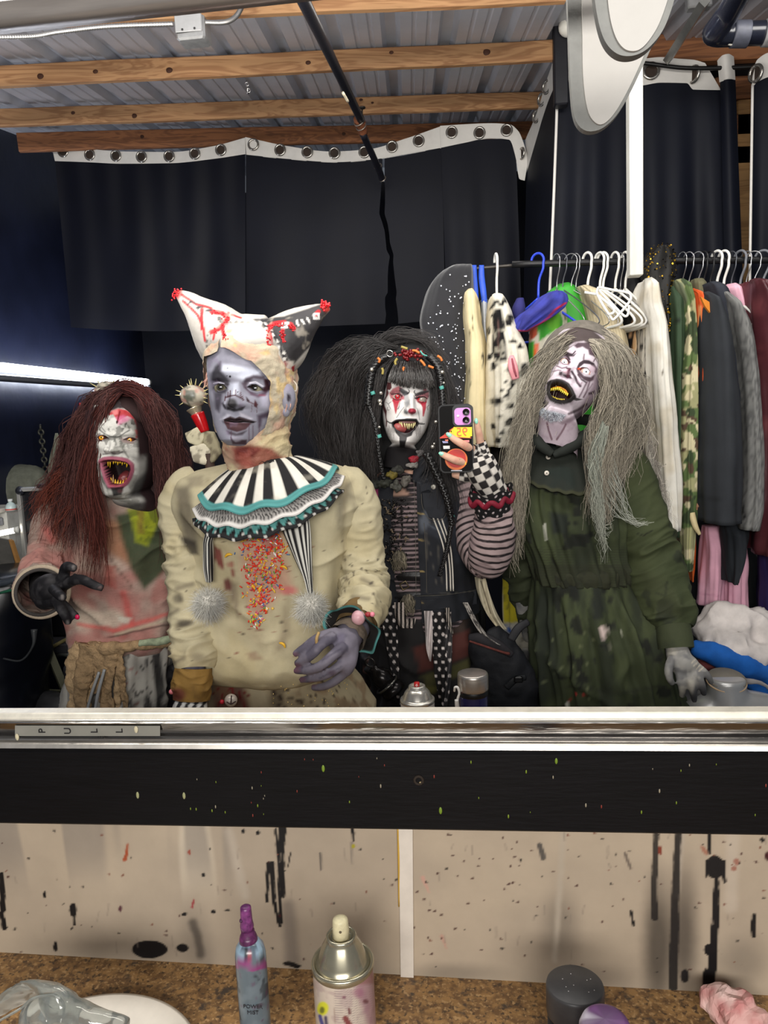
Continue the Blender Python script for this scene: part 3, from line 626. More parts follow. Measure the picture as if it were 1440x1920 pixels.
curtain('dark curtain with pale edge at the far end of the clothes rail',[(1412,140),(1420,112),(1445,98),(1490,96)],[(1410,165),(1420,154),(1445,144),(1490,142)],[([(1411,163),(1420,152),(1445,142),(1490,140)],[(1406,660),(1430,660),(1460,660),(1492,660)])],2.5,[(1417,138,(.9,.5,0))],.022,lambda s,t:.015*np.sin(s*9)*t,nx=40,cm=cloth_r)
mesh('edge_cord',tpx([(1046,150,2.54,.0045),(1041,300,2.54,.0045),(1034,480,2.54,.0045),(1028,600,2.54,.0045)],8,40),vinyl,label='white cord hem dropping down the curtain corner',cat='cord')
mesh('edge_cord',tpx([(1411,160,2.49,.004),(1409,300,2.49,.004),(1405,600,2.49,.004)],8,30),vinyl,label='white cord hem on the curtain at the far end of the rail',cat='cord')
mesh('curtain_rod',tpx([(1040,108,2.53,.006),(1200,118,2.53,.006),(1300,128,2.53,.006),(1500,122,2.53,.006)],10,30),mat((16,14,14),rough=.4),label='thin black rod threaded through the curtain eyelets',cat='rod')
pt,pb=P(1191,60,2.12),P(1195,516,2.12)
mesh('white_post',bbox(((pt[0]+pb[0])/2,2.14,(pt[2]+.25+pb[2])/2),(.034,.045,pt[2]+.25-pb[2]),.002),mat((206,204,196),rough=.5,nz=.14,nscale=35,st=(1,1,.2),bump=.2,bscale=120),smooth=False,label='white painted wooden post hanging down in front of the clothes rail',cat='post')
def pennant(name,outer,inner,Y,label):
 def slab(pts,y,th):
  a=catmull(np.array([[x,q,0]for x,q in pts],float),60)[:,:2];return prism(P(a[:,0],a[:,1],y),(0,th,0))
 o=empty(name,P(outer[len(outer)//2][0],outer[len(outer)//2][1],Y),label,'pennant')
 mesh('rim',slab(outer,Y,.012),mat((150,150,146),rough=.6,nz=.12,nscale=40,bump=.2,bscale=200),o,smooth=False)
 g=slab(inner,Y-.003,.006);mesh('panel',g,mat((212,208,202),rough=.6,nz=.04,nscale=20,bump=.1,bscale=60),o,smooth=False)
pennant('hanging_pennant',[(1108,-60),(1120,30),(1135,78),(1160,102),(1192,103),(1222,84),(1250,42),(1282,-60)],[(1136,-60),(1142,20),(1154,68),(1172,92),(1196,94),(1218,74),(1240,34),(1270,-60)],.745,'small white pennant with grey rim hanging in front of the other')
pennant('hanging_pennant',[(1062,-60),(1066,60),(1070,160),(1078,222),(1098,245),(1130,240),(1164,205),(1205,125),(1240,40),(1262,-60)],[(1090,-60),(1092,60),(1094,150),(1104,212),(1122,233),(1140,226),(1166,190),(1204,112),(1234,30),(1252,-60)],.99,'large white pennant with pale grey rim behind the small one')
lamp=empty('tube_lamp',(-1.72,3.2,P(200,712,3.5)[2]),'long glowing white fluorescent tube on the dark wall','lamp')
la=P(265,717,3.93);lb=np.array([la[0],2.2,la[2]])
q0=P(-60,686,2.6);lb=np.array([-1.66,2.3,P(0,692,1.66*1430/874)[2]]);la=np.array([-1.66,1.66*1430/609,P(265,717,1.66*1430/609)[2]])
mesh('tube',tube(np.linspace(lb,la,12),.017,14),mat((255,255,255),rough=.4,nz=0,emit=((235,242,255),34)),lamp)
mesh('housing',bbox((lb+la)/2+[-.01,0,-.035],(.05,la[1]-lb[1]+.06,.022),.004),mat((90,92,100),rough=.4,nz=.1),lamp,smooth=False)
mesh('end_cap',tube([la,la+[0,.03,0]],.018,14),mat((220,220,220),rough=.4,nz=0),lamp)
# ================================================================== clothes rail and everything hung on it
RY=2.30
blackm=mat((18,18,20),rough=.4,nz=.15)
rail_o=empty('clothes_rail',(P(1150,490,RY)[0],RY,0),'black metal clothes rail packed with hanging costumes','clothes rail')
mesh('rod',tpx([(960,496,RY,.0095),(1180,490,RY,.0095),(1500,487,RY,.0095)],14,12),blackm,rail_o)
mesh('thin_rod',tpx([(876,505,RY,.0045),(920,501,RY,.0045),(966,497,RY,.0045)],10,8),mat((70,66,62),rough=.4,metal=.5),rail_o)
for x in(884,1490):
 a=P(x,500 if x<900 else 488,RY);mesh('upright',tube([a+[0,.03,.0],[a[0],RY+.03,.02]],.012,10),blackm,rail_o)
 mesh('foot',bbox((a[0],RY+.03,.015),(.05,.5,.03),.004),blackm,rail_o,smooth=False)
def fold_fn(amp,k,seed=0,drift=0.0):
 r=np.random.default_rng(seed);ph=r.uniform(0,6.3,4)
 def f(th,t,V):
  w=np.sin(th*k+ph[0]+1.3*np.sin(t*4+ph[1])+drift*t)+.5*np.sin(th*(k*2+1)+ph[2]+2.0*t)+.35*np.sin(th*(k*3+2)+ph[3]-3*t)
  return amp*w*(.35+.65*t)+(fbm(V,11,seed)-.5)*amp*1.6
 return f
def garment(name,rows,label,cat,paint=None,base=(120,120,120),Y=2.27,dep=.09,amp=.006,k=5,rough=.85,m=52,n=56,seed=0,ex=2.2,parent=None,mt=None,bump=.15,bscale=220,group=None,sheen=.0):
 rr=[(r[0],r[1],r[2],(r[3]if len(r)>3 else dep)*(1 if i else .5))for i,r in enumerate(rows)]
 g=loft(rr,Y,m,n,ex=ex,folds=fold_fn(amp,k,seed),cap=True)
 p=Paint(g,base,jit=1.2,jscale=50,seed=seed)
 if paint:paint(p)
 p.done();return mesh(name,g,mt or mat(None,rough=rough,bump=bump,bscale=bscale,nz=.10,nscale=18,sheen=sheen),parent,label=label,cat=cat,group=group)
def dots(p,n,box_,r0,r1,c,seed=0,a=.95):
 r=np.random.default_rng(seed)
 for i in range(n):
  s=r.uniform(r0,r1);p.ell(r.uniform(box_[0],box_[2]),r.uniform(box_[1],box_[3]),s*r.uniform(.8,1.5),s*r.uniform(.7,1.2),c,.2,a,r.uniform(0,90))
rows=[(498,846,884),(512,822,886),(535,806,886),(560,797,887),(600,790,886),(650,803,884),(700,822,882),(760,836,880),(850,838,880),(1000,836,880)]
star=empty('rhinestone_cape',P(840,1000,2.27),'black cape scattered with rhinestones at the free end of the clothes rail','cape')
garment('cloth',rows,None,None,None,(40,40,44),2.26,.05,.006,4,.9,seed=2,parent=star,sheen=.3)
r=np.random.default_rng(3);st=[]
a=np.array([[q[0],q[1],q[2]]for q in rows],float)
for i in range(130):
 y=r.uniform(515,760);xl,xr=np.interp(y,a[:,0],a[:,1]),np.interp(y,a[:,0],a[:,2]);x=r.uniform(xl+4,xr-3);u=(x-(xl+xr)/2)/((xr-xl)/2)
 st.append(sphere(P(x,y,2.26-.055*(1-abs(u)**2.2)**(1/2.2)-.003),r.uniform(.0014,.0026),6,4))
mesh('rhinestone',join(st),mat((235,238,250),rough=.15,nz=0,spec=1.0),star,kind='stuff')
for(x0,x1),lb in(((889,893),'blue ribbon hanger loop holding the cream gown'),((903,909),'blue ribbon hanger loop beside it, holding the silver top')):
 a0=P(x0,500,RY);mesh('ribbon_loop',tube([P(x0,497,RY-.013),P(x0,520,RY-.012),P((x0+x1)/2,545,RY-.014),P(x1,572,RY-.01)],[.007,.009,.009,.008],10,smooth=16,squash=((0,1,0),.35)),mat((42,84,200),rough=.45,nz=.15,nscale=60),label=lb,cat='loop')
def pc(p):
 dots(p,60,(868,560,915,720),.6,1.3,(60,50,40),1);dots(p,26,(868,700,915,900),.5,1.1,(80,70,50),2);p.line([(893,560),(900,640),(903,900)],2,(190,172,130),2,.7);p.line([(884,610),(878,700)],3,(196,180,138),2.5,.7)
 p.poly([(866,740),(880,700),(884,1000),(860,1000)],(198,186,140),8,.5)
garment('cream_gown',[(546,877,888),(560,869,895),(590,868,900),(612,870,902),(640,874,908),(700,874,912),(760,869,914),(900,866,915),(1010,866,916)],'cream gown with dark flecks hanging on the first blue ribbon loop','gown',pc,(222,206,164),2.25,.11,.006,6,.85,seed=4)
garment('silver_top',[(563,901,914),(600,901,917),(640,905,919),(760,908,920),(900,908,920)],'thin shiny silver top behind the cream gown','top',lambda p:p.line([(908,565),(911,700)],3,(210,214,220),2,.8),(150,154,160),2.32,.06,.004,5,.35,seed=5)
def cow(p):
 for x,y,a_,b_,rot in((926,686,6,8,0),(930,752,12,8,0),(941,731,4,4,0),(950,745,5,4,0),(948,715,4,3,0),(957,760,7,6,0),(955,690,6,9,30),(962,640,7,5,0),(975,650,6,5,0),(918,670,4,5,0),(936,782,5,4,0),(957,790,12,7,-40),(925,800,5,4,0),(942,812,6,5,0),(960,720,5,7,0),(955,600,8,12,20),(945,565,6,5,40),(925,592,5,3,0),(984,690,7,10,0),(978,700,8,6,0),(916,620,3,7,0),(953,735,4,5,0),(934,826,7,4,0)):p.ell(x,y,a_,b_,(16,15,17),.18,1,rot)
 p.poly([(926,582),(940,580),(946,610),(948,660),(950,678),(930,680),(922,660),(922,610)],(14,13,15),1.5);p.line([(934,600),(935,662)],3,(96,70,66),1.2,.8);p.line([(920,578),(930,566),(942,572)],6,(18,18,20),1.5)
 p.blot(60,.55,.7,(196,190,172),4,.6)
cw=empty('cow_costume',P(945,840,2.24),'white fluffy cow costume with black patches on a white hanger','costume')
garment('body',[(554,922,938),(562,917,946),(585,916,958),(630,916,972),(660,916,984),(700,914,988),(760,914,984),(800,915,976),(836,918,965)],None,None,cow,(226,220,204),2.22,.10,.008,5,.95,seed=6,parent=cw,bump=.6,bscale=120)
mesh('ear',tpx([(958,668,2.12,.008),(962,690,2.11,.013),(967,711,2.11,.010)],12,16,squash=((0,1,0),.6)),mat((228,150,158),rough=.8,nz=.1),cw)
mesh('ear_crease',tpx([(960,672,2.105,.002),(964,692,2.097,.003),(968,706,2.1,.002)],8,12),mat((150,70,84),rough=.8),cw)
garment('dark_skirt',[(828,917,958),(860,917,962),(900,920,960),(960,922,958),(1010,925,955)],'black and dark red skirt hanging below the cow costume','skirt',lambda p:p.poly([(925,905),(960,900),(960,1000),(930,1000)],(92,16,20),6),(20,16,18),2.28,.08,.006,6,.8,seed=7)
bj=empty('blue_jacket',P(1010,640,2.2),'small blue jacket with a red lined collar on a blue hanger','jacket')
g=loft([(547,1032,1052,.02),(555,1016,1060,.035),(566,1004,1062,.04),(578,990,1058,.04),(590,974,1044,.04),(603,965,1022,.035),(615,963,998,.03),(622,967,984,.02)],2.17,48,40,folds=fold_fn(.006,4,8),cap=True)
p=Paint(g,(52,58,150),jit=1);p.line([(1060,568),(1042,580),(1024,600),(988,622),(968,620)],3,(190,40,52),1.2);p.blot(30,.5,.7,(40,42,110),2,.7);p.done();mesh('body',g,mat(None,rough=.8,bump=.15),bj)
g=loft([(560,968,982,.02),(580,960,985,.03),(612,966,978,.02)],2.26,24,20,cap=True);mesh('collar',g,mat((42,42,104),rough=.8,bump=.15),bj)
def patch(p):
 G1,O1,W1,Yl=(58,150,46),(226,92,40),(206,200,184),(206,190,40)
 p.poly([(1000,575),(1030,560),(1056,600),(1050,640),(1012,640)],G1,2);p.poly([(1020,600),(1040,570),(1052,590),(1045,640)],(90,160,40),3)
 p.poly([(1010,640),(1042,618),(1052,650),(1040,690),(1018,720),(1004,700)],W1,2);p.poly([(1036,632),(1052,628),(1046,650),(1034,662)],O1,2)
 p.poly([(988,640),(1002,640),(1002,720),(990,720)],G1,2);p.line([(1006,645),(1003,684)],6,O1,1.5);p.poly([(992,620),(1008,600),(1006,630),(992,640)],(170,70,46),2)
 p.poly([(940,980),(1010,980),(1010,1030),(940,1030)],W1,3);p.poly([(950,1036),(985,1030),(985,1100),(966,1085)],G1,2);p.poly([(940,1075),(962,1088),(990,1100),(990,1165),(944,1168)],Yl,2)
 p.poly([(948,1170),(1000,1165),(1002,1230),(970,1230)],W1,2);p.poly([(975,1232),(1010,1228),(1010,1262),(985,1262)],Yl,2);p.line([(950,1172),(956,1184)],6,(50,96,170),1.5)
 p.blot(45,.6,.68,(70,64,50),3,.55)
garment('patchwork_costume',[(556,1024,1050),(575,1004,1058),(620,992,1060),(700,988,1062),(800,975,1062),(950,955,1060),(1030,948,1050),(1100,944,1040),(1200,948,1030),(1290,955,1030)],'long patchwork costume in white, green, orange and yellow behind the grey wig','costume',patch,(200,194,178),2.3,.07,.007,5,.8,seed=9,n=160)
garment('green_jacket',[(533,1046,1072),(545,1028,1086),(560,1016,1100),(590,1030,1112),(640,1040,1114),(720,1045,1114),(900,1050,1110)],'bright green jacket with stand up collar beside the patchwork costume','jacket',lambda p:(p.line([(1020,556),(1060,566),(1086,560)],3,(30,90,26),2,.8),p.line([(1098,600),(1102,720)],2,(34,104,30),2,.7)),(58,158,50),2.36,.07,.006,4,.6,seed=10)
def pin(p):
 m=(np.sin((p.p[:,0]-.22*(p.p[:,1]-540))*1.15)>.55).astype(float)*.45;p.mix(m,(150,136,108));p.poly([(1086,536),(1104,550),(1122,590),(1112,590),(1092,556)],(74,66,54),3,.7)
garment('striped_jacket',[(538,1082,1104),(556,1088,1134),(590,1098,1158),(640,1110,1174),(690,1122,1180),(780,1130,1182),(900,1130,1180)],'beige pinstriped jacket on a white hanger','jacket',pin,(202,188,156),2.30,.08,.005,4,.85,seed=11,m=160,n=140)
garment('black_pattern_dress',[(520,1168,1196),(560,1165,1204),(620,1172,1206),(760,1178,1210),(900,1180,1215)],'black dress with tan markings behind the white coat','dress',lambda p:(p.taper([(1196,610),(1186,670)],7,9,(206,164,118),1.5),p.taper([(1186,606),(1182,630)],4,6,(190,150,110),1.5),p.ell(1192,715,4,13,(206,170,124),.2),p.line([(1199,600),(1192,660)],3,(230,200,160),1)),(16,15,17),2.35,.06,.005,5,.8,seed=12)
garment('lace_trim_jacket',[(556,1199,1214),(620,1197,1212),(700,1197,1212),(800,1204,1216),(900,1210,1222)],'grey black lace edged jacket squeezed beside the white coat','jacket',lambda p:p.blot(160,.45,.6,(40,38,36),1),(150,144,134),2.27,.07,.006,9,.9,seed=13)
garment('white_coat',[(527,1205,1214),(545,1198,1221),(575,1194,1229),(620,1206,1240),(700,1208,1248),(800,1214,1257),(900,1222,1261),(950,1228,1260),(985,1234,1258)],'dirty white coat on the rail, just right of the white post','coat',lambda p:(dots(p,20,(1212,650,1250,760),.6,1.4,(90,80,66),3),p.blot(14,.5,.7,(196,184,160),2,.7),p.line([(1214,545),(1222,640),(1232,900)],3,(150,142,128),3,.7),p.line([(1236,640),(1242,820)],3,(170,162,148),3,.6)),(226,222,212),2.22,.12,.008,5,.8,seed=14)
sq=empty('sequin_top',P(1236,620,2.26),'black and gold sequinned top slung over the clothes rail','top')
rows=[(464,1228,1248),(474,1216,1258),(500,1206,1266),(525,1206,1262),(550,1213,1256),(580,1224,1252),(610,1236,1250),(628,1240,1248)]
g=loft([(q[0],q[1],q[2],.035)for q in rows],2.26,40,50,folds=fold_fn(.006,5,15),cap=True);mesh('cloth',g,mat((16,14,12),rough=.6),sq)
r=np.random.default_rng(15);V=g.V[g.V[:,1]<2.26];bits=[]
for i in range(520):
 c=V[r.integers(len(V))]+r.normal(size=3)*.003+[0,-.002,0];u=_n(r.normal(size=3)+[0,-1.2,0]);k=_n(np.cross(u,[.1,.3,1]));w=np.cross(u,k);s=r.uniform(.0018,.0034)
 bits.append(G([c+s*k,c+s*w,c-s*k,c-s*w],[[0,1,2,3]]))
b=join(bits);b.C=np.repeat(np.where(r.random((520,1))<.55,lin((226,180,60))[None],lin((30,24,16))[None]),4,0);mesh('sequin',b,mat(None,rough=.2,metal=.8,nz=0),sq,smooth=False,kind='stuff')
garment('dark_green_trousers',[(540,1250,1270),(570,1246,1278),(610,1250,1276),(700,1250,1273),(800,1252,1270),(900,1252,1268),(1000,1254,1268)],'dark green trousers clipped beside the camouflage jacket','trousers',lambda p:(p.line([(1262,600),(1258,760)],3,(24,34,24),3,.8),p.line([(1250,603),(1274,600)],3,(14,16,14),1.5)),(56,76,54),2.26,.08,.006,5,.8,seed=16)
def camo(p):
 c=np.stack([p.p[:,0]*.011,p.p[:,1]*.011,0*p.p[:,0]],-1);
 for s,lo,col in((3,.52,(92,112,66)),(3.4,.58,(86,66,52)),(4,.62,(60,74,48)),(5,.66,(206,196,160))):p.mix(sm(lo-.01,lo+.01,fbm(c+s,s,int(s*10),2)),col)
 p.poly([(1262,525),(1280,530),(1290,560),(1278,588),(1264,570)],(104,112,88),3)
garment('camouflage_jacket',[(528,1261,1276),(545,1262,1284),(575,1272,1290),(620,1276,1292),(700,1270,1296),(800,1264,1298),(900,1262,1298),(1000,1262,1290),(1060,1264,1284)],'green and brown camouflage jacket left of the flame shirt','jacket',camo,(160,158,116),2.24,.10,.005,5,.85,seed=17,m=110,n=150)
def flame(p):
 p.mix(sm(560,660,p.p[:,1])*sm(700,640,p.p[:,1]),(240,150,80));p.mix(sm(668,672,p.p[:,1])*sm(720,672,p.p[:,1]),(92,44,34));p.line([(1312,575),(1310,660)],4,(252,196,130),3,.8)
 m=sm(.45,.7,np.sin(p.p[:,0]*1.3+2.5*np.sin(p.p[:,1]*.022)))*sm(690,730,p.p[:,1]);p.mix(.55*m,(244,190,140));p.mix(.4*sm(.6,.8,np.sin(p.p[:,0]*1.3+3+2.5*np.sin(p.p[:,1]*.03)))*sm(690,730,p.p[:,1]),(90,40,24))
fl_=empty('flame_shirt',P(1302,1000,2.24),'orange flame printed shirt with a knotted end and bone','shirt')
garment('cloth',[(546,1283,1296),(560,1288,1306),(600,1293,1312),(680,1296,1313),(760,1296,1311),(860,1295,1312),(900,1294,1308),(935,1297,1305)],None,None,flame,(226,92,40),2.23,.10,.004,6,.7,seed=18,parent=fl_,m=90,n=140)
mesh('knot',join([sphere(P(1303,952,2.17),(.016,.014,.010),16,10).paint((206,150,110)),tpx([(1296,915,2.18,.008),(1300,940,2.17,.010),(1310,952,2.16,.011)],12,14).paint((150,110,84)),tpx([(1293,898,2.17,.006),(1306,898,2.15,.006)],10,8).paint((196,178,150))]),mat(None,rough=.8,bump=.3,nz=.2),fl_)
mesh('bone',tpx([(1297,962,2.15,.009),(1303,985,2.14,.008),(1312,1002,2.14,.0045)],12,16),mat((214,196,150),rough=.55,nz=.15),fl_)
garment('orange_trousers',[(940,1283,1298),(1000,1284,1298),(1060,1287,1295),(1084,1288,1293)],'narrow orange trouser leg hanging below the flame shirt','trousers',None,(206,96,34),2.3,.05,.004,4,.7,seed=19)
bz=empty('black_blazer',P(1342,985,2.2),'black blazer with an orange lapel, widest dark jacket on the rail','blazer')
garment('body',[(552,1309,1322),(570,1310,1336),(620,1311,1356),(680,1312,1367),(760,1310,1376),(860,1306,1382),(930,1304,1384),(974,1306,1384)],None,None,lambda p:(p.line([(1312,930),(1384,945)],2,(16,18,20),2,.7),p.line([(1368,700),(1380,960)],3,(30,34,38),3,.8)),(42,45,50),2.16,.11,.006,3,.85,seed=20,parent=bz)
mesh('lapel',ppx([(1314,556),(1330,566),(1348,578),(1349,604),(1336,592),(1322,574)],2.09,.012),mat((206,124,36),rough=.8,bump=.2),bz,smooth=False)
garment('olive_shirt',[(524,1297,1316),(536,1294,1320),(556,1297,1318),(640,1300,1316)],'olive shirt collar peeping up behind the black blazer','shirt',None,(112,108,82),2.3,.05,.004,4,.85,seed=21)
garment('navy_sleeve_coat',[(820,1298,1318),(880,1297,1320),(940,1300,1330),(945,1304,1326)],'dark blue coat sleeve beside the flame shirt knot','coat',None,(40,46,60),2.2,.05,.004,4,.85,seed=44)
garment('charcoal_jacket',[(532,1320,1342),(545,1322,1352),(600,1335,1372),(680,1350,1384),(800,1366,1388),(900,1372,1390),(975,1375,1388)],'charcoal jacket between the blazer and the tweed coat','jacket',None,(44,47,56),2.24,.09,.005,4,.85,seed=22)
garment('tweed_coat',[(552,1344,1358),(580,1350,1376),(620,1358,1394),(680,1368,1404),(760,1376,1410),(860,1380,1412),(940,1378,1410),(985,1374,1402)],'grey tweed coat left of the maroon satin one','coat',lambda p:(p.blot(420,.45,.6,(84,84,84),1,.8),p.line([(1382,640),(1392,960)],2,(66,66,66),2,.6),[p.ell(1394,952+k*6,3,3,(14,14,14),.2)for k in range(4)]),(124,124,122),2.2,.11,.005,4,.95,seed=23)
garment('black_skirt',[(980,1352,1398),(1000,1354,1398),(1060,1358,1388),(1088,1360,1376)],'black skirt hanging in front of the pink leggings','skirt',None,(30,34,40),2.2,.06,.005,4,.85,seed=24)
garment('pink_shirt',[(534,1362,1378),(545,1358,1386),(570,1364,1394),(596,1376,1392),(620,1382,1390),(800,1392,1404)],'pale pink shirt on a white plastic hanger','shirt',lambda p:p.line([(1368,545),(1378,590)],2,(190,130,150),2,.8),(232,178,196),2.27,.06,.005,5,.8,seed=25)
pl=garment('pink_leggings',[(985,1318,1352),(1030,1316,1353),(1090,1312,1352),(1132,1309,1350)],'pink legging leg nearest the green sleeve','leggings',lambda p:p.line([(1310,1112),(1350,1118)],2,(190,126,150),1.5,.7),(222,166,186),2.27,.06,.005,4,.8,seed=26)
garment('pink_leggings',[(1010,1355,1398),(1060,1354,1398),(1120,1353,1398),(1154,1352,1397)],'pink legging legs under the black skirt','leggings',lambda p:(p.line([(1374,1060),(1373,1150)],2.5,(170,110,132),1.5,.8),p.line([(1353,1134),(1397,1138)],2,(190,126,150),1.5,.7)),(228,172,192),2.29,.05,.005,4,.8,seed=27)
def maroon(p):
 p.blot(16,.5,.75,(120,62,66),2,.5);p.line([(1414,560),(1432,580),(1450,582)],3,(46,16,20),2,.8)
 for y in(871,888):p.ell(1425,y,5,4,(130,24,34),.15)
garment('maroon_satin_coat',[(528,1396,1414),(540,1394,1420),(565,1394,1452),(620,1400,1470),(700,1408,1478),(820,1412,1484),(900,1414,1486),(1030,1402,1486)],'shiny maroon satin coat at the far end of the rail','coat',maroon,(74,34,40),2.2,.12,.012,4,.38,seed=28)
garment('neon_top',[(526,1424,1444),(545,1416,1450),(566,1420,1450)],'neon yellow and red top peeping over the maroon coat','top',lambda p:p.poly([(1418,556),(1445,548),(1450,572),(1425,572)],(214,30,50),2),(214,240,40),2.19,.04,.003,4,.7,seed=29)
garment('purple_dress',[(1030,1424,1460),(1100,1424,1462),(1200,1428,1466)],'deep purple dress hem beneath the maroon coat','dress',None,(34,24,70),2.24,.06,.006,4,.6,seed=30)
garment('black_dress',[(975,1314,1352),(1060,1300,1420),(1150,1300,1425)],'black dress in shadow behind the pink leggings','dress',None,(12,14,14),2.40,.05,.006,5,.9,seed=31)
def hanger(x,r,m,label,drop=.085,rot=0.3,arms=True,low=0.0):
 c=P(x,490+(1180-x)*.012,RY);q=np.arange(0,1.01,.125)
 hook=[(0,-.021*math.cos(math.pi*1.15*t-.45),.0125+r+.021*math.sin(math.pi*1.15*t-.45)-.012)for t in q]
 a=[(0,.021,-.02)]if 0 else[]
 pts=[np.array(h)for h in hook][::-1]
 pts=pts+[np.array([0,-.018,-.02]),np.array([0,-.004,-.05]),np.array([0,0,-drop])]
 g=[tube(pts,r,8,smooth=30)]
 o=empty('coat_hanger',c+[0,0,-drop-.1],label,'hanger')
 Rz=np.array([[math.cos(rot),-math.sin(rot),0],[math.sin(rot),math.cos(rot),0],[0,0,1]])
 g[0].V=g[0].V@Rz.T+c;mesh('hook',g[0],m,o)
 if arms:
  w=.19;tri=[np.array([0,0,-drop]),np.array([0,-w*.5,-drop-.045]),np.array([0,-w,-drop-.10]),np.array([0,-w+.02,-drop-.118]),np.array([0,w-.02,-drop-.118]),np.array([0,w,-drop-.10]),np.array([0,w*.5,-drop-.045]),np.array([0,0,-drop])]
  t_=tube(np.array(tri)*[1,.75,1],r,8,smooth=60);t_.V=t_.V@Rz.T+c;mesh('arms',t_,m,o)
 return o
whp=mat((232,230,224),rough=.35,nz=.03);wire=mat((176,176,178),rough=.3,metal=.85);gwire=mat((96,98,104),rough=.4,metal=.6);bluep=mat((48,74,210),rough=.35);blkp=mat((26,26,28),rough=.4)
hanger(930,.0038,whp,'white plastic hanger carrying the cow costume',.11,.15)
hanger(1008,.0036,bluep,'blue plastic hanger carrying the small blue jacket',.10,.9)
for x,m_,r_,lb,rot in((1043,wire,.0016,'wire hanger carrying the bright green jacket',.4),(1054,gwire,.0018,'dark wire hanger beside the green jacket',.6),(1070,wire,.0015,'thin wire hanger between green and beige jackets',.9),(1079,wire,.0015,'bent wire hanger beside the beige jacket',.5),(1101,whp,.0038,'white plastic hanger carrying the beige jacket',.5),(1124,whp,.0036,'white plastic hanger in front of the black cloth',.5),(1130,whp,.0036,'second white plastic hanger overlapping another before the black cloth',.6),(1153,whp,.0036,'short hooked white hanger left of the white post',.4),(1163,wire,.0015,'wire hanger just left of the white post',.3),(1172,whp,.0036,'white hanger touching the white post',.3),(1279,wire,.0016,'wire hanger above the camouflage jacket',.35),(1291,wire,.0018,'wire hanger above the flame shirt',.5),(1308,wire,.0018,'wire hanger carrying the olive shirt',.6),(1319,blkp,.0028,'black hanger carrying the blazer',.3),(1331,blkp,.0028,'black hanger carrying the charcoal jacket',.3),(1344,whp,.0038,'white hanger carrying the tweed coat',.45),(1357,whp,.0038,'white hanger carrying the pink shirt',.45),(1371,gwire,.0018,'dark wire hanger beyond the pink shirt',.4),(1388,mat((110,112,118),rough=.4),.0036,'grey plastic hanger next to the maroon coat',.5),(1399,wire,.0018,'wire hanger carrying the maroon coat',.4),(1413,wire,.0018,'last wire hanger on the rail, twisted',.9),(1430,mat((110,112,118),rough=.4),.0036,'grey plastic hanger at the picture edge of the rail',.9)):
 hanger(x,r_,m_,lb,rot=rot,drop=.075)
def loose(pts,lb,r=.0034):
 a=np.array(pts,float);mesh('coat_hanger',tube(P(a[:,0],a[:,1],2.10-.01*np.linspace(0,1,len(a))),r,8,smooth=70),whp,label=lb,cat='hanger')
loose([(1122,538),(1150,544),(1178,549),(1183,556),(1180,566),(1152,598),(1146,596),(1120,552),(1122,538)],'empty white hanger dangling face on beside the post')
loose([(1120,541),(1146,568),(1170,592),(1177,590),(1180,572)],'second empty white hanger crossed under the dangling one')
loose([(1096,548),(1118,552),(1124,556),(1150,578),(1150,586),(1140,590)],'third white hanger with a lower hook among the dangling ones')
tb=empty('side_table',(P(1390,1300,2.2)[0],2.2,0),'low black table buried under the heap of clothes','table')
tz=P(1400,1345,2.1)[2]
mesh('table_top',bbox((P(1420,1300,2.15)[0]+.02,2.18,tz-.02),(.54,.28,.035),.004),blackm,tb,smooth=False)
for sx in(-.22,.26):
 for sy in(-.11,.11):mesh('leg',tube([(P(1420,1300,2.15)[0]+sx,2.18+sy,tz-.03),(P(1420,1300,2.15)[0]+sx,2.18+sy,0)],.012,8),blackm,tb)
def heap(name,pts,Y,label,col,seed,amp=.012,cat='clothes',col2=None):
 g=join([tpx(q,22,40)for q in pts]);g=remesh(g,.008,4);N_=vnormals(g);rg_=1-np.abs(2*fbm(g.V,16,seed,2)-1);g.V=g.V+N_*((rg_-.6)*amp*3.2)[:,None];wrinkle(g,amp*.4,40,seed+1)
 p=Paint(g,col);p.blot(20,.5,.7,tuple(int(c*.82)for c in col),seed,.5);p.done();return mesh(name,g,mat(None,rough=.85,bump=.2,bscale=260),label=label,cat=cat)
heap('crumpled_shirt',[[(1310,1185,2.12,.03),(1350,1170,2.12,.05),(1400,1180,2.12,.06),(1450,1215,2.12,.05)],[(1320,1200,2.08,.025),(1370,1215,2.06,.035),(1420,1225,2.06,.03),(1460,1250,2.06,.03)],[(1400,1260,2.05,.02),(1450,1270,2.05,.03)]],2.1,'crumpled off white shirt on top of the clothes heap',(206,198,194),50)
heap('blue_fabric',[[(1300,1212,2.04,.016),(1340,1226,2.03,.03),(1400,1248,2.03,.026),(1460,1280,2.03,.02)],[(1400,1275,2.06,.02),(1450,1300,2.05,.025),(1470,1310,2.05,.02)]],2.03,'bright blue fabric under the crumpled shirt',(18,92,176),52,.006)
heap('red_fabric',[[(1305,1250,2.06,.02),(1340,1262,2.06,.02),(1380,1290,2.06,.03)]],2.06,'scrap of red and grey fabric under the blue one',(120,60,60),53,.006)
heap('grey_fabric',[[(1300,1290,2.12,.05),(1360,1310,2.12,.06),(1440,1330,2.12,.06)]],2.1,'grey fabric at the bottom of the clothes heap',(150,148,150),54,.006)
bust=empty('mannequin_bust',P(1370,1335,1.91)*[1,1,0],'silver mannequin bust with a flat grey neck plate beside the gloved hand','mannequin')
silver=mat((186,186,186),rough=.3,metal=.5,nz=.1,nscale=8)
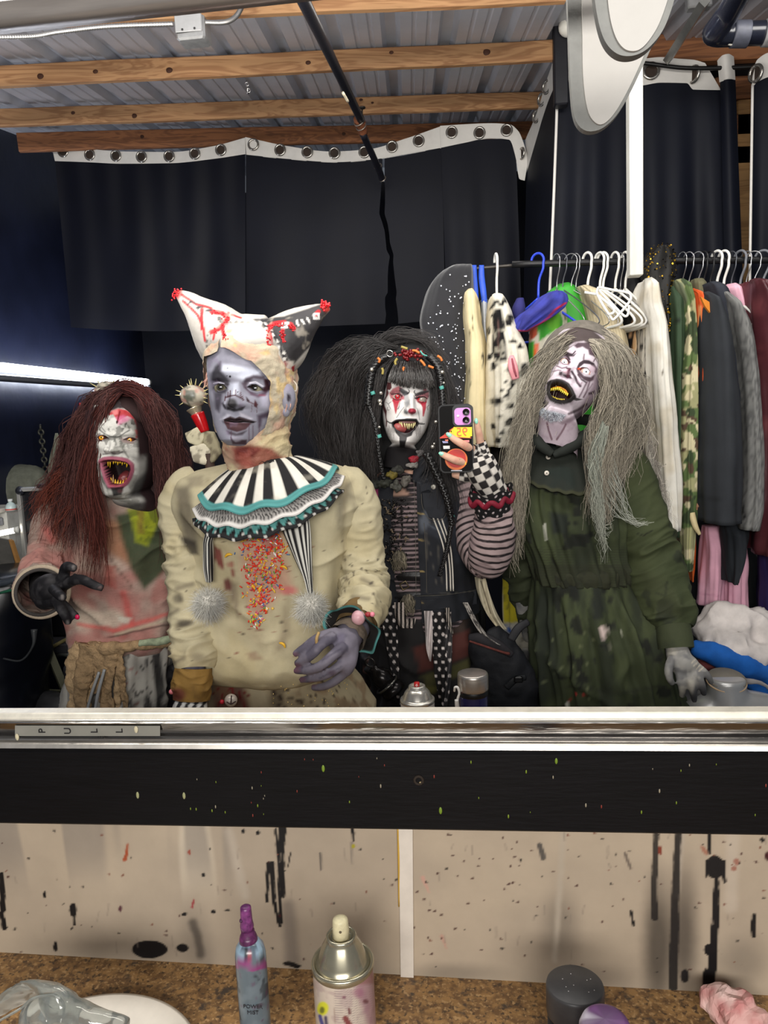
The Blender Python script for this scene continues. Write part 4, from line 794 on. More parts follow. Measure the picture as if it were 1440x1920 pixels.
g=join([tpx([(1362,1270,1.91,.0450),(1362,1295,1.91,.0484),(1366,1325,1.91,.0619),(1375,1350,1.91,.1013),(1380,1390,1.91,.1351),(1380,1480,1.91,.1351)],28,50),tpx([(1280,1365,1.91,.0338),(1310,1342,1.91,.0450),(1370,1335,1.91,.0563),(1440,1340,1.91,.0507),(1480,1365,1.91,.0450)],22,40),tpx([(1310,1400,1.91,.0788),(1440,1400,1.91,.0788)],22,20)])
g=remesh(g,.006,6);mesh('torso',g,silver,bust)
nc=P(1362,1275,1.91);tilt=math.radians(16);Rn=np.array([[1,0,0],[0,math.cos(tilt),-math.sin(tilt)],[0,math.sin(tilt),math.cos(tilt)]])
mesh('neck_plate',lathe(nc,[(0,.006),(.045,.006),(.046,.003),(.046,-.003),(0,-.003)],32,R=Rn),mat((128,122,112),rough=.6,nz=.08),bust)
mesh('neck_rim',ring(nc+[0,0,-.004],.045,.003,Rn@np.array([0,0,1.0]),32,8),mat((206,176,140),rough=.6),bust)
sp=ORG[bust.name];mesh('stand',tube([(sp[0],sp[1],0.02),(sp[0],sp[1],.75)],.014,10),silver,bust);mesh('stand_base',lathe((sp[0],sp[1],0),[(0,0),(.15,0),(.15,.01),(.02,.025),(0,.025)],24),silver,bust)
cy=2.55
cs=empty('makeup_case',P(110,1160,cy),'open black flight case lid with silver edges behind the red haired figure','case')
c0,c1=P(33,914,cy),P(150,1056,cy);cc=(c0+c1)/2;w_,h_=c1[0]-c0[0],c0[2]-c1[2]
mesh('lid_panel',bbox(cc+[0,.012,0],(w_-.01,.024,h_-.01),.003),mat((12,13,18),rough=.45,nz=.3),cs,smooth=False)
alu=mat((206,206,202),rough=.3,metal=.7,nz=.08)
for dx,dz,sx,sz in((-w_/2+.007,0,.014,h_),(w_/2-.007,0,.014,h_),(0,h_/2-.007,w_,.014),(0,-h_/2+.007,w_,.014)):mesh('edge_strip',bbox(cc+[dx,0,dz],(sx,.03,sz),.003),alu,cs,smooth=False)
for dx in(-1,1):
 for dz in(-1,1):mesh('corner_guard',sphere(cc+[dx*(w_/2-.012),-.006,dz*(h_/2-.012)],(.017,.014,.017),12,8),mat((60,62,70),rough=.3,metal=.6),cs)
mesh('latch',bbox(P(78,911,cy-.02),(.03,.02,.016),.003),mat((60,60,64),rough=.35,metal=.7),cs,smooth=False)
q0,q1=P(42,1062,cy),P(150,1190,cy);qc=(q0+q1)/2;mesh('base',bbox(qc+[0,.1,0],(q1[0]-q0[0],.22,q0[2]-q1[2]),.004),mat((12,13,18),rough=.45,nz=.3),cs,smooth=False)
for dx in(-1,1):mesh('base_edge',bbox(qc+[dx*(q1[0]-q0[0])/2,-.01,0],(.016,.02,q0[2]-q1[2]),.003),alu,cs,smooth=False)
bt=empty('left_bench',(-1.55,2.75,0),'dark workbench along the black wall carrying the flight case','bench')
bz=P(90,1192,cy)[2];mesh('bench_top',bbox((-1.42,2.75,bz-.02),(.72,.6,.035),.004),mat((40,40,44),rough=.5,nz=.2),bt,smooth=False)
for sx in(-1.7,-1.12):
 for sy in(2.5,3.0):mesh('leg',tube([(sx,sy,bz-.03),(sx,sy,0)],.02,8),blackm,bt)
sh=empty('white_shelf_unit',P(10,1200,2.62),'small white plastic drawer unit under the bottle','drawer unit')
u0,u1=P(-60,958,2.6),P(36,1192,2.6);uc=(u0+u1)/2
mesh('body',bbox(uc+[0,.1,0],(u1[0]-u0[0],.2,u0[2]-u1[2]),.004),mat((196,196,192),rough=.3,nz=.15),sh,smooth=False)
mesh('top_edge',bbox((uc[0],2.59,u0[2]),(u1[0]-u0[0]+.01,.24,.016),.003),mat((216,212,204),rough=.3),sh,smooth=False)
mesh('drawer_front',bbox((uc[0],2.592,P(10,977,2.6)[2]),(u1[0]-u0[0]-.02,.012,.03),.003),mat((120,122,128),rough=.25,nz=.3),sh,smooth=False)
bo=empty('spray_bottle',P(21,957,2.58),'small pale clear bottle standing on the white drawer unit','bottle');bb=P(21,957,2.58);s_=2.58/F
mesh('body',lathe(bb,[(0,0),(10*s_,0),(10.5*s_,2*s_),(10*s_,10*s_),(6*s_,15*s_),(3*s_,17*s_),(3*s_,19*s_),(0,19*s_)],20),mat((196,214,214),rough=.2,nz=.05),bo)
mesh('cap',lathe(bb+[0,0,18*s_],[(0,0),(4.5*s_,0),(4.5*s_,5*s_),(0,5*s_)],14),mat((226,230,230),rough=.4,nz=0),bo)
mesh('label_band',lathe(bb+[0,0,1*s_],[(10.6*s_,0),(10.7*s_,3*s_)],20),mat((190,90,84),rough=.5,nz=0),bo)
g=tpx([(-30,925,2.9,.10),(10,920,2.9,.11),(55,918,2.9,.10),(85,930,2.9,.07)],24,40);wrinkle(g,.02,9,3);wrinkle(g,.004,60,4);mesh('quilted_sack',g,mat((92,94,84),rough=.9,bump=.6,bscale=60,nz=.25,nscale=40),label='grey green quilted sack slumped on the bench by the dark wall',cat='sack')
lb_=empty('glare_strip',P(16,998,2.5),'short glowing white strip standing in for a tube reflection, in front of the drawer unit','lamp')  # glowing strip added in place of a reflection, no lamp lies here
mesh('tube',tpx([(-30,1006,2.5,.010),(30,994,2.5,.010)],10,8),mat((255,255,255),nz=0,emit=((255,248,232),6)),lb_)
mesh('end_cap',tpx([(29,994,2.5,.012),(35,993,2.5,.012)],10,4),mat((206,206,200),rough=.3),lb_)
bd=empty('leaning_board',P(10,1120,2.3),'dark grey board with a wooden edge leaning by the drawer unit','board')
mesh('face',ppx([(-20,1006),(16,1012),(34,1072),(60,1200),(-20,1200)],2.43,.012),mat((78,76,72),rough=.6,nz=.2),bd,smooth=False)
mesh('edge',ppx([(16,1012),(21,1015),(41,1075),(66,1200),(59,1200),(34,1072)],2.425,.016),mat((150,108,58),rough=.6,nz=.2),bd,smooth=False)
tub=empty('black_tub',P(20,1330,2.26)*[1,1,0],'large glossy black plastic tub in the dark corner','tub')
def tubf(th,t,V):return(fbm(V,6,4)-.5)*.05+(fbm(V,16,5)-.5)*.014
g=loft([(1070,-60,58,.12),(1082,-70,74,.14),(1130,-70,78,.15),(1180,-70,76,.15),(1240,-70,74,.15),(1330,-70,72,.15),(1430,-70,70,.15),(1640,-70,66,.14)],2.26,60,60,folds=tubf,cap=True)
mesh('body',g,mat((8,10,18),rough=.3,spec=.35,nz=.3,nscale=10),tub)
mesh('rim',tpx([(-60,1100,2.10,.012),(10,1092,2.09,.010),(70,1072,2.11,.008)],10,20),mat((60,66,74),rough=.3,nz=.3),tub)
mesh('carry_loop',tpx([(6,1235,2.10,.003),(40,1238,2.09,.003),(62,1210,2.09,.004),(64,1180,2.10,.01)],8,24),mat((52,54,56),rough=.35,nz=.2),tub)
mesh('green_strip',tpx([(0,1112,2.10,.004),(30,1104,2.09,.005),(44,1098,2.09,.004)],8,14),mat((40,92,70),rough=.4,nz=.2),tub)
ch=empty('folding_chair',P(110,1330,2.40)*[1,1,0],'olive grey metal folding chair frame behind the tattered skirt','chair')
olv=mat((72,72,56),rough=.5,metal=.2,nz=.25,nscale=20)
zf=0.02
for pts in([(78,1188,2.36),(132,1318,2.36)],[(148,1180,2.45),(136,1240,2.45)]):
 a_,b_=P(*pts[0]),P(*pts[1]);e_=a_+(b_-a_)*((a_[2]-zf)/(a_[2]-b_[2]));mesh('leg',tube([a_,e_],.016,4,smooth=6),olv,ch,smooth=False)
mesh('cross_bar',tpx([(95,1215,2.40,.006),(122,1200,2.40,.006),(150,1188,2.40,.006)],8,10),mat((96,88,56),rough=.5),ch)
mesh('lower_bar',tpx([(74,1294,2.42,.006),(135,1297,2.42,.006)],8,6),olv,ch)
mesh('seat',tpx([(100,1228,2.48,.02),(125,1222,2.48,.03),(150,1232,2.48,.02)],14,16,squash=((0,0,1),.5)),mat((62,64,62),rough=.35,nz=.3),ch)
mesh('makeup_brush',tpx([(111,1311,2.26,.006),(129,1310,2.26,.005)],8,6),mat((216,214,206),rough=.4),label='white handled brush lying among the dark clutter',cat='brush')
g=tpx([(72,1325,2.32,.05),(100,1330,2.28,.05),(130,1335,2.28,.05)],16,20);wrinkle(g,.02,10,6);mesh('dark_bag',g,mat((40,40,42),rough=.35,nz=.3),label='dark crumpled bag on the box under the brush',cat='bag')
bx_=P(100,1345,2.32);mesh('storage_box',bbox((bx_[0],2.33,bx_[2]/2-.03),(.24,.2,bx_[2]-.06),.006),mat((22,22,26),rough=.5,nz=.2),smooth=False,label='dark storage box under the bag beside the tub',cat='box')
mk_=empty('hooded_mask',P(120,900,2.9),'greenish hooded mask with two round eye holes hung by the chain','mask')
g=loft([(812,104,108,.01),(835,100,113,.02),(860,96,122,.03),(900,92,130,.04)],2.9,40,40,folds=fold_fn(.006,4,61),cap=True);mesh('hood',g,mat((104,106,92),rough=.9,nz=.4,nscale=12,bump=.3),mk_)
g=loft([(822,126,130,.01),(850,122,140,.03),(900,118,150,.04)],2.92,40,30,folds=fold_fn(.006,4,62),cap=True);mesh('hood_point',g,mat((86,84,74),rough=.9,nz=.4,nscale=12,bump=.3),mk_)
mesh('eye_hole',sphere(P(106,861,2.865),(.009,.008,.007),12,8),mat((4,4,4),rough=1,nz=0),mk_)
chn=[]
a_,b_=P(76,802,3.0),P(88,905,3.0)
for i in range(13):
 c=a_+(b_-a_)*i/12;chn.append(ring(c,.011,.0045,(0,1,.1)if i%2 else(1,.5,0),12,6))
mesh('hanging_chain',join(chn),mat((72,72,66),rough=.5,metal=.5,nz=.2),label='thick grey chain hanging on the dark wall',cat='chain')
mesh('red_tag',bbox(np.array([-1.797,3.45,P(132,760,3.45)[2]]),(.006,.03,.02),.002),mat((176,50,46),rough=.5,nz=.3,nscale=200),smooth=False,label='tiny red tag stuck on the dark wall',cat='tag')
# ================================================================== people: builders
def zm(ox,oy,s):
 def f(*pts):
  r=[(ox+x*s,oy+y*s)for x,y in pts];return r
 return f
def rot(yaw,pitch,roll):
 y,p,r=-math.radians(yaw),-math.radians(pitch),math.radians(roll)
 Rz=np.array([[math.cos(y),-math.sin(y),0],[math.sin(y),math.cos(y),0],[0,0,1]])
 Rx=np.array([[1,0,0],[0,math.cos(p),-math.sin(p)],[0,math.sin(p),math.cos(p)]])
 Ry=np.array([[math.cos(r),0,math.sin(r)],[0,1,0],[-math.sin(r),0,math.cos(r)]])
 return Ry@Rx@Rz
class Head:
 """a head and neck as one dense surface: rings round the head's own axis, features pushed in or out, makeup painted"""
 Z=[-.26,-.20,-.16,-.138,-.126,-.117,-.108,-.095,-.075,-.05,-.02,.01,.04,.07,.095,.112,.121,.1255]
 A=[.060,.054,.052,.050,.044,.035,.043,.053,.064,.071,.074,.0755,.077,.073,.060,.042,.024,.003]
 FR=[.066,.050,.046,.046,.048,.071,.0855,.087,.087,.088,.090,.092,.0925,.086,.071,.050,.029,.003]
 BK=[.080,.072,.068,.068,.069,.070,.073,.078,.086,.094,.100,.103,.104,.097,.080,.056,.032,.003]
 def __init__(s,cx,cy,Y,yaw,pitch,roll,sc=1.0,jaw=1.0,wid=1.0,nb=.35,crown=1.0,nx=0.0):
  s.nb=nb;s.nx=nx;s.c=P(cx,cy,Y);s.R=rot(yaw,pitch,roll);s.mpp=Y/F
  z=np.array(s.Z)*sc;z=np.where(z>.03*sc,.03*sc+(z-.03*sc)*crown,z);z=np.where(z<-.04*sc,-.04*sc+(z+.04*sc)*jaw,z)
  s.z=z;s.a=np.array(s.A)*sc*wid;s.f=np.array(s.FR)*sc;s.b=np.array(s.BK)*sc;s.sc=sc
  s.bumps=[];s.holes=[]
 def world(s,q):return np.asarray(q)@s.R.T+s.c
 def loc(s,px,py,off=0.0):
  e=(P(px,py,1.0)-np.array([0,0,CAMZ]));e=e/np.linalg.norm(e);d=e@s.R
  o=(np.array([0,0,CAMZ])-s.c)@s.R
  t=np.linspace(np.linalg.norm(s.c-[0,0,CAMZ])-.2,np.linalg.norm(s.c-[0,0,CAMZ])+.15,1400)
  q=o+d*t[:,None];a=np.interp(q[:,2],s.z,s.a)+off;f=np.interp(q[:,2],s.z,s.f)+off;b=np.interp(q[:,2],s.z,s.b)+off
  F_=(q[:,0]/a)**2+(q[:,1]/np.where(q[:,1]<0,f,b))**2-1
  i=np.argmax(F_<0)if(F_<0).any()else int(np.argmin(F_));return q[i]
 def bump(s,px,py,rx,rz,h,off=0.0,ang=0):s.bumps.append((s.loc(px,py,off),rx,rz,h,ang))
 def hole(s,poly,depth,lip,lipw,soft):s.holes.append((poly,depth,lip,lipw,soft))
 def nose(s,bridge,tip,H=.021,w0=.0075,w1=.011,wings=(),wh=.009):
  s.ns=(s.loc(*bridge,.006),s.loc(*tip,.018),H,w0,w1);s.wings=[(s.loc(*w,.010))for w in wings];s.wh=wh
 def build(s,nt=206,nz=220,zmin=-.25):
  u=np.linspace(-1,1,nt,endpoint=False);th=np.pi*(.42*u+.58*u**3)
  z0,z1=zmin*s.sc,s.z[-1];v=np.linspace(0,1,nz)
  zz=np.interp(v,[0,.10,.90,1],[max(s.z[0],z0),s.z[3],.68*z1,z1])
  a,f,b=interp(s.z,s.a,zz),interp(s.z,s.f,zz),interp(s.z,s.b,zz)
  ex=2.25;sx=np.sign(np.sin(th))*np.abs(np.sin(th))**(2/ex);cx=np.sign(np.cos(th))*np.abs(np.cos(th))**(2/ex)
  V=np.stack([a[:,None]*sx,np.where(cx>0,-f[:,None]*cx,-b[:,None]*cx),zz[:,None]+0*th],-1)
  V[...,0]+=s.nx*np.maximum(0,s.z[5]-.012-V[...,2]);V[...,1]+=s.nb*np.maximum(0,s.z[5]-.012-V[...,2]);x,z=V[...,0],V[...,2];fw=sm(-.05,.45,cx)[None];d=np.zeros(x.shape)
  S=s.sc
  d+=.0035*S*np.exp(-((z-.022*S)/(.009*S))**2)*sm(.062*S,.03*S,np.abs(x))
  for q,rx,rz,h,ang in s.bumps:
   c_,s_=math.cos(math.radians(ang)),math.sin(math.radians(ang));dx,dz=x-q[0],z-q[2];d+=h*np.exp(-((dx*c_+dz*s_)/rx)**2-((-dx*s_+dz*c_)/rz)**2)
  br,tp,H,w0,w1=s.ns
  t=np.clip((z-br[2])/(tp[2]-br[2]),0,1.0);xc=br[0]+(tp[0]-br[0])*t;hh=H*(.22+.78*t**1.25);w=w0+(w1-w0)*t**2
  up=sm(br[2]+.014*S,br[2]-.004*S,z);dn=sm(tp[2]-.012*S,tp[2]-.001*S,z)
  d+=hh*np.exp(-np.abs((x-xc)/w)**2.2)*up*dn
  for q in s.wings:d=np.maximum(d,(s.wh*np.exp(-((x-q[0])/.0075)**2-((z-q[2]-.002)/.0075)**2)))
  for q in s.wings:
   nx_=(q[0]*.55+tp[0]*.45);d-=.006*np.exp(-((x-nx_)/.0042)**2-((z-q[2]+.005)/.0032)**2)
  V[...,1]-=d*fw
  W=s.world(V);pxy=proj(W).reshape(-1,2);y_=np.zeros(x.shape).reshape(-1)
  s.cav=np.zeros(len(y_)+1)
  for poly,depth,lip,lipw,soft in s.holes:
   sd=poly_sd(pxy,poly);y_+=lip*np.exp(-((sd-lipw*.5)/lipw)**2)-(depth+lip*.5)*sm(0.3,-soft,sd)
   if depth>.02:s.cav[:-1]=sm(.2,-soft*.6,sd)
  V[...,1]-=(y_.reshape(x.shape))*fw
  s.g=grid(s.world(V),True,flip=False);k=len(s.g.V);s.g.V=np.r_[s.g.V,[s.g.V[-nt:].mean(0)]]
  j=np.arange(nt);l=(nz-1)*nt;s.g.T=np.stack([np.full(nt,k),l+j,l+(j+1)%nt],1)
  N=vnormals(s.g)
  if((s.g.V-s.g.V.mean(0))*N).sum()<0:s.g.Q=s.g.Q[:,::-1];s.g.T=s.g.T[:,::-1]
  return s.g
 def eye(s,root,poly,iris,r_px,cols,R=.0125,sink=.0022,pupil=.4,sclera=(200,196,186),name='eye',ring_c=None):
  V=s.g.V;sd=poly_sd(proj(V),poly);k=(sd>0)&(sd<3)&(V[:,1]<s.c[1]);q=V[k].mean(0)
  e=q-[0,0,CAMZ];ce=q+e/np.linalg.norm(e)*(R+sink)
  g=sphere(ce,R,44,30,R=np.array([[1,0,0],[0,0,-1],[0,1,0]]));p=Paint(g,sclera)
  p.mix(sm(r_px*3.2,r_px*1.2,np.linalg.norm(p.p-np.array(iris),axis=1))*0+.5*sm(.4,.75,fbm(g.V,900,3)),tuple(int(k*.85)for k in sclera))
  if ring_c:p.ell(iris[0],iris[1],r_px*1.25,r_px*1.25,ring_c,.12)
  for rad,col in cols:p.ell(iris[0],iris[1],r_px*rad,r_px*rad,col,.16)
  p.done();return mesh(name,g,mat(None,rough=.12,nz=0,spec=.5,coat=.6),root)
 def tooth(s,root,base,tip,w_px,m,dep=.010,tdep=None,name='tooth',bend=.0):
  q0=s.loc(*base);q1=s.loc(*tip);tdep=dep if tdep is None else tdep
  a=s.world(q0+[0,dep,0]);b=s.world(q1+[0,tdep,0]);r=w_px*s.mpp/2;mid=(a+b)/2+s.R@np.array([0,-bend,0])
  g=tube([a,a*.6+mid*.4,mid,b],[r,r*1.05,r*.75,r*.12],8,smooth=7);return mesh(name,g,m,root)
def limb(pts,n=16,m=30):return tpx(pts,n,m)
def wtube(pts,n=16,m=24):a=np.array(pts,float);return tube(a[:,:3],a[:,3],n,True,m)
def legs(x,y,zhip=.92,sep=.10,r=.085):
 g=[wtube([(x-.09,y,zhip+.04,.10),(x,y,zhip+.06,.115),(x+.09,y,zhip+.04,.10)])]
 for k in(-1,1):
  g.append(wtube([(x+k*sep*.8,y,zhip,r),(x+k*sep,y+.01,.70,r*.82),(x+k*sep,y-.005,.48,r*.62),(x+k*sep,y+.015,.32,r*.62),(x+k*sep,y+.03,.10,.04),(x+k*sep,y+.03,.05,.042)]))
  g.append(wtube([(x+k*sep,y+.06,.042,.040),(x+k*sep,y-.03,.045,.044),(x+k*sep*1.1,y-.14,.035,.034)]))
 return g
def finger(pts,m=16):return tpx(pts,10,m)
def bodymesh(parts,vox=.0042,it=2):
 fine=[g for g in parts if np.linalg.norm(np.ptp(g.V,axis=0))<.175];big=[g for g in parts if np.linalg.norm(np.ptp(g.V,axis=0))>=.175]
 return join([remesh(join(fine),vox,it),remesh(join(big),.009,2)])
def hloc(H,p):return(p.g.V-H.c)@H.R
def punch(p,base,k):p.C=lin(base)*(p.C/lin(base))**k
def skinpaint(g,base,paint=None):
 p=Paint(g,base,jit=.6,jscale=80);p.k=.7
 if paint:paint(p)
 return p.done()
def nail(root,px,py,Y,w,h,ang,m,tiltx=0.0,r=.0018):
 g=sphere((0,0,0),(w*Y/F/2,r,h*Y/F/2),14,10);a=math.radians(ang);Rz=np.array([[math.cos(a),0,math.sin(a)],[0,1,0],[-math.sin(a),0,math.cos(a)]])
 g.V=g.V@Rz.T+P(px,py,Y);return mesh('fingernail',g,m,root)
def sleeve(pts,n=48,m=110,amp=.006,seed=0,k=9,bend=(),caps=False):
 """pts [(px,py,Y,r)]: cloth tube with creases gathered where it bends"""
 a=np.array(pts,float);p=P(a[:,0],a[:,1],a[:,2]);pr=catmull(np.c_[p,a[:,3]],m);t,U,W=frames(pr[:,:3])
 th=np.arange(n)*2*np.pi/n;dirs=np.cos(th)[None,:,None]*U[:,None]+np.sin(th)[None,:,None]*W[:,None]
 V=pr[:,None,:3]+dirs*pr[:,3][:,None,None];s=np.linspace(0,1,m)[:,None]+0*th[None]
 cr=np.zeros(s.shape)
 for c,w in bend:cr=cr+np.exp(-((s-c)/w)**2)
 amp_=amp*(.35+1.1*cr);L_=np.r_[0,np.cumsum(np.linalg.norm(np.diff(pr[:,:3],axis=0),axis=1))][:,None]
 q=np.stack([np.cos(th)[None]*1.1+0*s,np.sin(th)[None]*1.1+0*s,L_*k*6+0*s+.5*np.sin(th[None]*2+seed)],-1)
 rid=1-np.abs(2*noise(q,1.0,seed)-1);rid2=1-np.abs(2*noise(q*[1.3,1.3,2.1],1.0,seed+9)-1)
 wv_=(rid**2-.35)*amp_*1.7+(rid2**2-.35)*amp_*.6+(fbm(V,12,seed+2)-.5)*amp*2.0
 V=V+dirs*wv_[...,None]
 g=grid(V,True);g.UV=np.stack([th[None]+0*s,s],-1).reshape(-1,2)
 if caps:
  kk=len(g.V);g.V=np.r_[g.V,[V[0].mean(0)],[V[-1].mean(0)]];j=np.arange(n);l=(m-1)*n;g.T=np.r_[np.stack([np.full(n,kk),(j+1)%n,j],1),np.stack([np.full(n,kk+1),l+j,l+(j+1)%n],1)];g.UV=np.r_[g.UV,[[0,0],[0,1]]]
 return g
def torso(rows,Y,seed,amp=.006,k=4,m=150,n=200,ex=2.5,extra=None,cap=True):
 ff=fold_fn(amp,k,seed)
 def f(th,t,V):
  r=ff(th,t,V)+(fbm(V,7,seed+5)-.5)*amp*2
  q=np.stack([V[...,0]+.45*V[...,2],V[...,1],V[...,2]-.5*V[...,0]*np.sign(V[...,0]-V[...,0].mean())],-1)
  rd=1-np.abs(2*fbm(q*[7,5,11],1,seed+11,2)-1);r=r+(rd**4-.3)*amp*2.2*sm(0,.25,t)
  return r+(extra(th,t,V)if extra else 0)
 return loft(rows,Y,m,n,ex=ex,folds=f,cap=cap)
def ruffle(c,R_in,R_out,drop,waves,amp,ax_tilt=(0,0),n=360,m=34,phase=0.0,fy=1.0,curl=0.0,side=1.0):
 """a gathered collar: flares from R_in to R_out while falling by drop, wavier towards its edge"""
 th=np.arange(n)*2*np.pi/n;t=np.linspace(0,1,m)[:,None]
 w=np.sin(th*waves+phase+.6*np.sin(th*3))*amp*t**1.3
 R=R_in+(R_out-R_in)*t+curl*np.sin(t*np.pi);z=-drop*t**1.25*(side+(1-side)*np.maximum(np.cos(th),0)**1.2)+w
 V=np.stack([R*np.sin(th),-R*np.cos(th)*fy,z+0*th],-1)
 tx,ty=ax_tilt;V[...,2]+=V[...,0]*tx+V[...,1]*ty
 g=grid(V+np.asarray(c),True);g.UV=np.stack([th[None]+0*t,t+0*th[None]],-1).reshape(-1,2);return g
clothm=mat(None,rough=.85,bump=.25,bscale=420,nz=.10,nscale=16,dist=.001)
skinm=mat(None,rough=.62,bump=.14,bscale=260,nz=.08,nscale=60,spec=.22,dist=.001)
hairm=mat(None,rough=.42,nz=0,spec=.5)
# ================================================================== person in the two horned hat
jo=empty('person',(P(500,1330,1.64)[0],1.64,0),'person in two horned jester hat, striped ruffle collar and stained cream sweater','person')
JH=Head(470,722,1.55,21,1,2,1.0,1.02,1.0)
z2=zm(370,640,.132)
JH.nose(z2((545,640))[0],z2((500,880))[0],.024,.009,.014,z2((395,905),(640,905)),.013)
for x,y,rx,rz,h in((300,660,.017,.011,-.006),(800,680,.019,.012,-.007),(240,830,.018,.014,.004),(960,880,.022,.016,.006),(560,1400,.016,.010,.006),(1000,1080,.02,.016,-.004),(560,420,.03,.016,.003),(430,1020,.010,.008,.003),(660,1030,.012,.010,.004),(800,540,.02,.006,.003),(300,520,.016,.006,.003)):
 q=z2((x,y))[0];JH.bump(q[0],q[1],rx,rz,h)
JH.hole(z2((250,645),(300,607),(370,615),(420,668),(370,694),(310,704)),.009,.0022,2.2,1.6)
JH.hole(z2((712,650),(770,618),(835,618),(905,662),(940,690),(850,714),(775,704)),.009,.0022,2.2,1.6)
JH.hole(z2((395,1122),(480,1100),(540,1120),(600,1102),(700,1135),(780,1140),(700,1150),(600,1145),(540,1154),(480,1146)),.004,.0035,3.2,1.2)
q=z2((560,1210))[0];JH.bump(q[0],q[1],.016,.008,.006);q=z2((520,1085))[0];JH.bump(q[0],q[1],.018,.005,.003)
hg=JH.build()
ec=z2((1235,880))[0];el_=JH.loc(524,752);ew=JH.world(np.array([JH.a.max()*1.08,.012,-.028]))
ear=sphere((0,0,0),(.013,.019,.029),24,18);th_=fbm(ear.V,60,2);ear.V=ear.V*(1+.15*(th_-.5))[:,None];ear.V=ear.V@JH.R.T+ew
lobe=sphere((0,0,0),(.007,.010,.010),16,12);lobe.V=lobe.V@JH.R.T+JH.world(np.array([JH.a.max()*1.06,.006,-.056]))
face_n=len(hg.V)
jb=[tpx([(480,850,1.6,.055),(490,900,1.62,.065)],16,10),tpx([(490,890,1.62,.07),(500,960,1.63,.13),(510,1100,1.64,.125),(512,1240,1.64,.12),(515,1330,1.64,.12)],20,40),tpx([(385,940,1.62,.045),(500,915,1.62,.07),(625,940,1.62,.045)],16,20),tpx([(368,940,1.62,.044),(352,1080,1.58,.038),(360,1240,1.50,.029),(360,1320,1.48,.026)],14,30),tpx([(642,940,1.62,.044),(676,1085,1.60,.040),(672,1170,1.46,.029),(655,1192,1.42,.027)],14,30)]
jb+=legs(P(512,1330,1.64)[0],1.64)
HY=1.38
jb+=[tube(P(np.array([662,648,630]),np.array([1180,1200,1218]),np.array([1.43,1.40,HY])),[.027,.028,.022],16,smooth=14),tpx([(655,1190,1.41,.022),(642,1218,HY,.021),(634,1230,HY,.015)],14,14),tpx([(655,1196,1.41,.022),(651,1240,HY,.019),(646,1260,HY+.004,.014)],14,14)]
jb+=[finger([(627,1192,HY-.006,.0112),(604,1207,HY-.024,.0104),(586,1226,HY-.028,.0098),(568,1238,HY-.016,.0088),(555,1244,HY-.004,.0066)]),finger([(646,1210,HY-.010,.0114),(622,1231,HY-.030,.0106),(602,1248,HY-.034,.0098),(578,1256,HY-.020,.0088),(553,1258,HY-.004,.0064)]),finger([(651,1236,HY-.006,.0108),(630,1254,HY-.020,.0098),(608,1266,HY-.022,.0092),(584,1272,HY-.012,.0082),(563,1275,HY,.006)]),finger([(654,1240,HY+.012,.0105),(646,1260,HY+.002,.0102),(628,1277,HY-.004,.0088),(611,1286,HY-.006,.008),(596,1289,HY,.0072),(584,1289,HY+.004,.0056)]),finger([(632,1186,HY+.014,.0115),(608,1192,HY-.002,.011),(588,1202,HY-.012,.0098),(570,1215,HY-.014,.0085),(550,1227,HY-.012,.0055)])]
jb+=[tube(P(np.array([360,356,352]),np.array([1300,1330,1370]),np.array([1.48,1.46,1.44])),[.03,.036,.03],14,smooth=12)]
for dx in(-24,-9,6,20):jb.append(finger([(354+dx,1352,1.45,.011),(350+dx,1390,1.43,.0105),(348+dx,1415,1.43,.008)]))
jb.append(finger([(376,1330,1.45,.012),(388,1355,1.43,.010),(392,1375,1.42,.008)]))
bodyg=bodymesh(jb,.0034)
